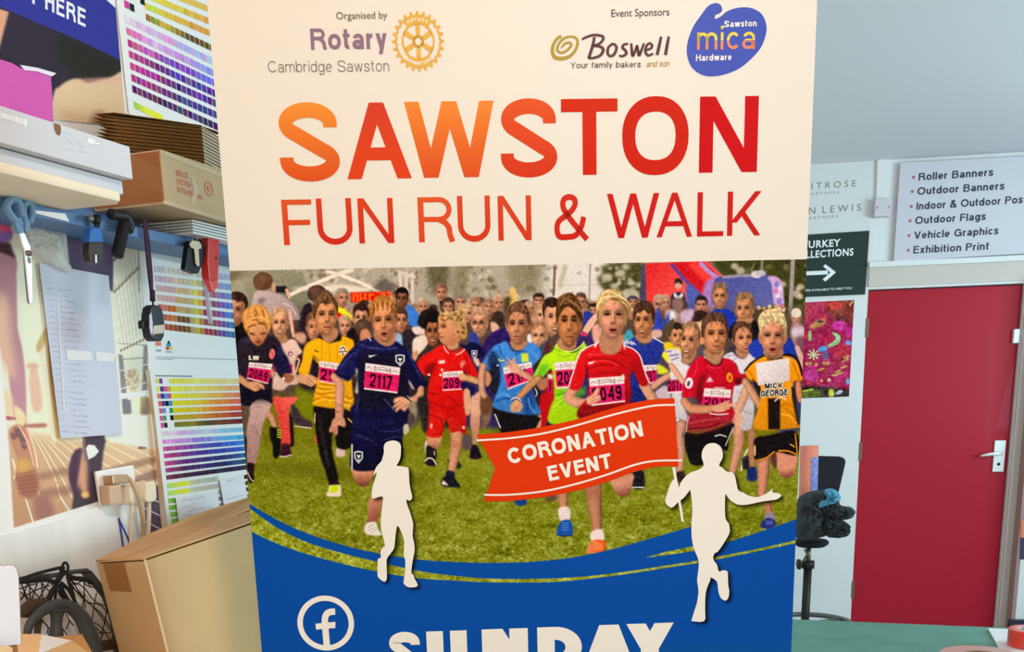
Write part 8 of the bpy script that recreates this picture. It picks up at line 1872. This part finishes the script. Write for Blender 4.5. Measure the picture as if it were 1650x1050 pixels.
flat(cr(S1, 3, True), 'runner_silhouette', m_wi, ban, .0007, 'white silhouette of a running woman')
o = flat(cr(S2, 3, True), 'runner_silhouette', m_wi, ban, .0007, 'white silhouette of a running man holding the flag')
flat(C4([110, 535, 132, 537, 200, 955, 182, 955]), 'flag_stick', m_wi, ban, .0006, 'white flag stick')
fl_t = cr(C3([105, 262, 300, 246, 500, 215, 700, 172, 850, 126, 1000, 82, 1150, 52, 1300, 42]), 5); fl_b = cr(C3([1325, 455, 1200, 456, 1050, 490, 900, 545, 700, 602, 500, 640, 300, 663, 148, 665]), 5)
m_fl = mat('flag_red_ink', (228, 60, 24), .6, ref=WB, spec=.05)
fg = flat(np.vstack([fl_t, C3([1312, 250]), fl_b, C3([218, 465])]), 'flag', m_fl, ban, .0009, 'red swallow-tailed flag reading Coronation Event')
for q in ([105, 297, 300, 284, 500, 256, 700, 208, 900, 150, 1050, 112, 1180, 87, 1302, 82], [150, 625, 300, 625, 500, 605, 700, 561, 900, 501, 1050, 447, 1180, 421, 1345, 418]):
    c = cr(C3(q), 5); Lq, Rq = _st(c, 3.0); M().strip([SB.w(x, y, .0012) for x, y in Lq], [SB.w(x, y, .0012) for x, y in Rq]).build('flag_line', m_wi, fg)


def slanted(m, s, p0, p1, cap, t, gap, off, bow=0.0):
    A, B, Cc = SB.w(*p0), SB.w(*p1), SB.w(*cap); st, wd = layout(s, t, gap); ex = (B - A) / wd; ey = Cc - A; nn = BAN.n * off
    for Lq, Rq in st:
        nn = nn + BAN.n * 1.5e-5
        g_ = lambda q: A + ex * q[0] + ey * (q[1] + bow * math.sin(math.pi * 2 * (q[0] / wd - .0))) + nn
        m.strip([g_(q) for q in Lq], [g_(q) for q in Rq])


g_ = M(); slanted(g_, 'CORONATION', C3([303, 442])[0], C3([1113, 270])[0], C3([283, 349])[0], .235, .13, .0012); g_.build('flag_lettering', m_wi, fg)
g_ = M(); slanted(g_, 'EVENT', C3([545, 543])[0], C3([926, 461])[0], C3([527, 455])[0], .235, .14, .0012); g_.build('flag_lettering', m_wi, fg)


def col_letters(name, items, base, capf, t, cols, parent, label=None, off=.0006):
    """large letters with a printed colour gradient: cols[i] = (top, bottom)"""
    V = []; Fc = []; C = []
    for (ch, x0, x1), (ct_, cb_) in zip(items, cols):
        wd, st = glyph(ch, t); xm = (x0 + x1) / 2; ym = (base(xm) + capf(xm)) / 2
        P0, P1 = SB.w(x0, ym), SB.w(x1, ym); zb, zt__ = SB.w(xm, base(xm))[2], SB.w(xm, capf(xm))[2]
        ct_, cb_ = np.asarray(ct_, float), np.asarray(cb_, float)
        for si, (Lq, Rq) in enumerate(st):
            # split long strips so that the gradient follows the height
            LL, RR = [], []
            for i in range(len(Lq) - 1):
                for k in range(4 if len(Lq) < 6 else 1):
                    f_ = k / (4 if len(Lq) < 6 else 1); LL.append(np.asarray(Lq[i]) * (1 - f_) + np.asarray(Lq[i + 1]) * f_); RR.append(np.asarray(Rq[i]) * (1 - f_) + np.asarray(Rq[i + 1]) * f_)
            LL.append(np.asarray(Lq[-1])); RR.append(np.asarray(Rq[-1])); k0 = len(V); n = len(LL)
            for q in LL + RR:
                p = np.array([*(P0 + (P1 - P0) * (q[0] / wd))[:2], zb + (zt__ - zb) * q[1]]) + BAN.n * (off + 1.5e-5 * si)
                V.append(tuple(float(v) for v in p)); y = min(1, max(0, q[1])); C.append((*alb(cb_ * (1 - y) + ct_ * y, WB), 1.0))
            Fc += [(k0 + i, k0 + i + 1, k0 + n + i + 1, k0 + n + i) for i in range(n - 1)]
    me = bpy.data.meshes.new(name); me.from_pydata(V, [], Fc); me.update()
    ca = me.color_attributes.new('Col', 'FLOAT_COLOR', 'POINT'); ca.data.foreach_set('color', np.asarray(C, np.float32).ravel())
    o = link(name, me, ink_mat('banner_ink', .6, .03), parent)
    if label: o['label'] = label
    return o


base1 = lambda x: 288 - (x - 608) * .0185; cap1 = lambda x: 165.3 - (x - 608) * .0178
R1c = (222, 66, 40)
items1 = [('S', 449.5, 546), ('A', 556.5, 661), ('W', 653.5, 797), ('S', 806.5, 897.5), ('T', 904.5, 995), ('O', 1002.5, 1109.5), ('N', 1127, 1221)]
cols1 = [((244, 146, 58), (222, 84, 40)), ((212, 70, 48), (226, 72, 38)), ((242, 138, 60), (222, 84, 42)), ((230, 92, 50), (214, 62, 38)), ((212, 56, 36), (212, 50, 34)), ((208, 50, 36), (206, 46, 34)), ((204, 36, 36), (206, 34, 36))]


def round_over(items, k): return items


# round letters reach a little over both guide lines
def split_letters(name, items, cols, base, capf, t, label, over):
    a = [(i, c) for i, c in zip(items, cols)]
    rd = [x for x in a if x[0][0] in 'SOCU&']; fl2 = [x for x in a if x[0][0] not in 'SOCU&']
    h = ban
    hd_ = col_letters(name, [i for i, _ in fl2], base, capf, t, [c for _, c in fl2], h, label)
    # same mesh is kept single: append the round ones
    o2 = col_letters('tmp', [i for i, _ in rd], lambda x: base(x) + over, lambda x: capf(x) - over, t, [c for _, c in rd], h)
    bm = bmesh.new(); bm.from_mesh(hd_.data); bm.from_mesh(o2.data); bm.to_mesh(hd_.data); bm.free()
    d = o2.data; bpy.data.objects.remove(o2); bpy.data.meshes.remove(d)
    return hd_


split_letters('title_lettering', items1, cols1, base1, cap1, .192, 'large orange to red lettering SAWSTON', 2.4)
base2 = lambda x: 394.8 - (x - 458) * .0207; cap2 = lambda x: 322 - (x - 455) * .0183
items2 = [('F', 455.5, 503.5), ('U', 511, 567.5), ('N', 577.5, 634), ('R', 674, 731), ('U', 737.5, 790), ('N', 802.5, 856), ('&', 893, 947), ('W', 978, 1062), ('A', 1058, 1115.5), ('L', 1123.5, 1166), ('K', 1172, 1226)]
cols2 = [((224, 88, 48), (222, 66, 38))] + [((220, 72, 42), (210, 50, 36))] * 2 + [((226, 90, 48), (222, 74, 42))] + [((220, 78, 44), (216, 62, 38))] * 2 + [((212, 56, 40), (208, 46, 36))] + [((206, 44, 38), (204, 40, 36))] * 4
split_letters('subtitle_lettering', items2, cols2, base2, cap2, .128, 'thin red lettering FUN RUN and WALK', 1.0)
# SUNDAY, cut by the lower edge of the picture
capS = lambda x: 1017 - (x - 688) * .0373; baseS = lambda x: capS(x) + 66
dl_ = M()
letter_boxes(dl_, SB, [('U', 688, 753), ('N', 777, 851), ('D', 866, 937.5), ('A', 940, 1022), ('Y', 1009, 1085)], baseS, capS, .33, .0007)
letter_boxes(dl_, SB, [('S', 627, 678)], lambda x: baseS(x) + 1, lambda x: capS(x) - 1, .245, .0007)
o = dl_.build('date_lettering', m_wi, ban); o['label'] = 'white lettering SUNDAY'

# round white social-media sign with the letter f
fb_c = SB.w(525, 1003.5); rx_ = .0418
circ = lambda r, n=64: [fb_c + BAN.n * .0007 + BAN.s * (r * math.cos(2 * math.pi * k / n)) + Zv * (r * math.sin(2 * math.pi * k / n)) for k in range(n + 1)]
g_ = M(); g_.strip(circ(.0418), circ(.0338)); fz = lambda x, y: SB.w(370 + x / 3.173, 800 + y / 3.173, .0009)
Lf, Rf = _st(cr(np.array([(540, 586), (515, 588), (497, 598), (488, 622), (489, 660), (498, 768)], float), 6), 33.0)
g_.strip([fz(x, y) for x, y in Lf], [fz(x, y) for x, y in Rf]); g_.ngon([fz(*q) + BAN.n * .0001 for q in ((440, 648), (541, 638), (541, 670), (442, 678))])
o = g_.build('social_media_logo', m_wi, ban); o['label'] = 'white letter f in a ring'

# organiser block
m_g1 = mat('grey_text_ink', (112, 96, 86), .5, ref=WB); m_pu = mat('mauve_text_ink', (142, 108, 126), .5, ref=WB); m_go = mat('gold_ink', (232, 174, 72), .5, ref=WB)
g_ = M(); gill(g_, SB, 'Organised by', (542, 31.3), (624.5, 30), (542, 19.8), bold=.004); g_.build('organiser_heading', m_g1, ban)
g_ = M(); text_strips(g_, SB, 'Rotary', (501.5, 80.5), (624, 78.5), (501.5, 46.3), t=.185, gap=.12); o = g_.build('organiser_name', m_pu, ban)
g_ = M(); text_strips(g_, SB, 'Cambridge Sawston', (432.5, 117), (627.5, 115.2), (432.5, 98.5), t=.085, gap=.15); g_.build('organiser_branch', mat('thin_grey_ink', (128, 114, 104), .5, ref=WB), ban)
wc = SB.w(674, 67); kR = .0341 / 38.5
pol = lambda r, a: wc + BAN.n * .0007 + BAN.s * (r * kR * math.cos(a)) + Zv * (r * kR * 1.06 * math.sin(a))
g_ = M(); tw = 2 * math.pi
ringp = lambda r, n=72: [pol(r, tw * k / n) for k in range(n + 1)]
g_.strip(ringp(34), ringp(31.5)); g_.strip(ringp(24.5), ringp(21.5))
for k in range(24):
    a = tw * k / 24; g_.ngon([pol(33.5, a - .075), pol(38.5, a - .045), pol(38.5, a + .045), pol(33.5, a + .075)])
for a0, a1 in ((50, 130), (230, 310)): g_.strip([pol(31.8, math.radians(a0 + (a1 - a0) * k / 12)) for k in range(13)], [pol(24.2, math.radians(a0 + (a1 - a0) * k / 12)) for k in range(13)])
for k in range(24):
    a = tw * k / 24 + .13
    if abs(math.cos(a)) < .62: continue
    g_.ngon([pol(31.8, a - .02), pol(31.8, a + .02), pol(29.8, a + .02), pol(29.8, a - .02)])
for k in range(6):
    a = tw * k / 6 + math.pi / 2; pr = a + math.pi / 2
    q = lambda r, w_: wc + BAN.n * .0007 + BAN.s * (kR * (r * math.cos(a) + w_ * math.cos(pr))) + Zv * (kR * 1.06 * (r * math.sin(a) + w_ * math.sin(pr)))
    g_.ngon([q(5, -2.6), q(22.5, -3.6), q(22.5, 3.6), q(5, 2.6)])
g_.strip(ringp(8.5, 36), ringp(4.5, 36))
o = g_.build('wheel_emblem', m_go, ban); o['label'] = 'gold cog wheel emblem'
g2 = M()
for tx, a0, a1, up_ in (('ROTARY', 124, 56, 1), ('INTERNATIONAL', 222, 318, -1)):
    for i, ch in enumerate(tx):
        a = math.radians(a0 + (a1 - a0) * (i + .5) / len(tx)); wd, st = glyph(ch, .2); rad_ = np.array([math.cos(a), math.sin(a)]) * up_; tan = np.array([rad_[1], -rad_[0]])
        c0 = np.array([math.cos(a), math.sin(a)]) * 28
        for Lq, Rq in st:
            f_ = lambda q: (lambda v: wc + BAN.n * .001 + BAN.s * (kR * v[0]) + Zv * (kR * 1.06 * v[1]))(c0 + tan * (q[0] - wd / 2) * 4.6 + rad_ * (q[1] - .5) * 4.6)
            g2.strip([f_(q) for q in Lq], [f_(q) for q in Rq])
g2.build('emblem_lettering', m_wi, o)

# sponsors
g_ = M(); gill(g_, SB, 'Event Sponsors', (985, 27.6), (1078.5, 25), (985, 15.6), bold=.004); g_.build('sponsor_heading', mat('dark_grey_ink', (84, 70, 64), .5, ref=WB), ban)
bz = lambda x, y: (820 + x / 3.173, y / 3.173)
m_bo = mat('dark_brown_ink', (84, 40, 46), .5, ref=WB); m_ol = mat('olive_gold_ink', (176, 146, 48), .5, ref=WB)
g_ = M()


def brush(m, conv, pts, w_, off=.0007, n=6):
    c = cr(np.array([conv(*q) for q in pts]), n); ws = np.interp(np.linspace(0, 1, len(c)), np.linspace(0, 1, len(w_)), w_) if isinstance(w_, (list, tuple)) else np.full(len(c), w_)
    T_ = np.gradient(c, axis=0); T_ /= np.linalg.norm(T_, axis=1)[:, None]; N_ = np.column_stack([-T_[:, 1], T_[:, 0]])
    m.strip([SB.w(x, y, off) for x, y in c + N_ * ws[:, None] / 2], [SB.w(x, y, off) for x, y in c - N_ * ws[:, None] / 2])


brush(g_, bz, [(268, 185), (240, 205), (222, 250), (232, 290), (270, 300), (315, 285), (345, 245), (350, 205), (325, 188), (285, 195), (255, 225), (248, 258), (270, 270), (300, 255), (318, 232), (310, 218), (285, 225), (268, 245)], [5, 4.5, 5.5, 6, 6, 5, 4.5, 4, 3.5, 4, 4, 4, 4, 4, 4, 3.5, 3.5, 3])
sl_ = g_.build('swirl_emblem', m_ol, ban); sl_['label'] = 'olive gold swirl emblem'
g_ = M()
for pts, w_ in (([(437, 190), (428, 235), (408, 298)], [4.5, 5, 5]), ([(375, 205), (385, 195), (430, 180), (475, 185), (482, 200), (465, 222), (432, 235)], [3, 3.5, 4, 4.5, 4.5, 4, 3.5]), ([(432, 235), (470, 240), (482, 258), (465, 285), (430, 297), (405, 298)], [3.5, 4.5, 5, 4.5, 4, 3.5]),
                ([(528, 225), (508, 245), (505, 275), (520, 288), (540, 275), (550, 245), (540, 228), (524, 226)], [3.5, 4.5, 4.5, 4, 4.5, 4.5, 4, 3.5]), ([(610, 225), (590, 228), (580, 243), (595, 258), (600, 275), (580, 288), (562, 284)], [3, 4, 4.5, 4.5, 4.5, 4, 3]),
                ([(625, 222), (628, 255), (632, 285), (645, 262), (655, 235), (660, 262), (666, 283), (680, 250), (690, 222)], [3.5, 4.5, 5, 4, 4, 4.5, 5, 4, 3.5]), ([(698, 258), (725, 248), (732, 232), (718, 222), (702, 238), (698, 266), (712, 284), (738, 274)], [3, 4, 4, 3.5, 4.5, 4.5, 4, 3]),
                ([(778, 188), (768, 235), (757, 282)], [4, 5.2, 5]), ([(817, 187), (808, 235), (800, 282)], [4, 5.2, 5])): brush(g_, bz, pts, w_)
g_.build('sponsor_name', m_bo, ban)
g_ = M(); text_strips(g_, SB, 'Your family bakers', (919, 110.3), (1032, 108.4), (919.5, 100.5), t=.13, gap=.14, slant=.06); g_.build('sponsor_motto', m_bo, ban)
g_ = M(); text_strips(g_, SB, 'and son', (1041, 108.3), (1078.5, 107), (1041, 98.5), t=.13, gap=.08, slant=.2); g_.build('sponsor_motto', m_ol, ban)
blobp = np.array([bz(*q) for q in ((1060, 16), (1083, 28), (1090, 52), (1078, 68), (1056, 78), (1053, 97), (1080, 86), (1120, 56), (1180, 39), (1240, 42), (1290, 70), (1314, 120), (1315, 170), (1290, 240), (1240, 300), (1170, 355), (1080, 387), (1000, 388), (940, 352), (912, 292), (912, 220), (940, 140), (980, 80), (1020, 30))])
flat(cr(blobp + (blobp - blobp.mean(0)) * .016, 5, True), 'logo_outline', mat('bright_white_ink', (248, 238, 230), .5, ref=WB), ban, .0004)
lg_ = flat(cr(blobp, 5, True), 'hardware_logo', mat('royal_blue_ink', (58, 78, 172), .5, ref=WB), ban, .0006, 'royal blue palette-shaped hardware shop logo')
g_ = M(); text_strips(g_, SB, 'Sawston', (1166.3, 44.3), (1218.8, 42.6), (1166.3, 34), t=.2, gap=.13, off=.0009); text_strips(g_, SB, 'Hardware', (1121, 98.8), (1178.5, 97), (1121, 88.3), t=.2, gap=.13, off=.0009); g_.build('logo_lettering', m_wi, lg_)
m_ye = mat('yellow_ink', (246, 206, 66), .5, ref=WB); m_or = mat('orange_ink', (238, 134, 84), .5, ref=WB)


def clip(poly, y0, keep_up):
    out = []
    for i in range(len(poly)):
        a, b = poly[i - 1], poly[i]; ia, ib = (a[1] >= y0) == keep_up, (b[1] >= y0) == keep_up
        if ia != ib: t = (y0 - a[1]) / (b[1] - a[1]); out.append((a[0] + (b[0] - a[0]) * t, y0))
        if ib: out.append(b)
    return out


A, B, Cc = SB.w(1122.8, 80.6), SB.w(1216.5, 79), SB.w(1122.8, 42.5); st, wd = layout('mica', .13, .16); ex_, ey_ = (B - A) / wd, Zv * (Cc - A)[2]
for up_, m_ in ((True, m_ye), (False, m_or)):
    g_ = M()
    for Lq, Rq in st:
        for i in range(len(Lq) - 1):
            q = clip([tuple(Lq[i]), tuple(Lq[i + 1]), tuple(Rq[i + 1]), tuple(Rq[i])], .36 + (.012 if up_ else -.012), up_)
            if len(q) > 2: g_.ngon([A + ex_ * x + ey_ * y + BAN.n * .0009 for x, y in q])
    g_.build('logo_name', m_, lg_)
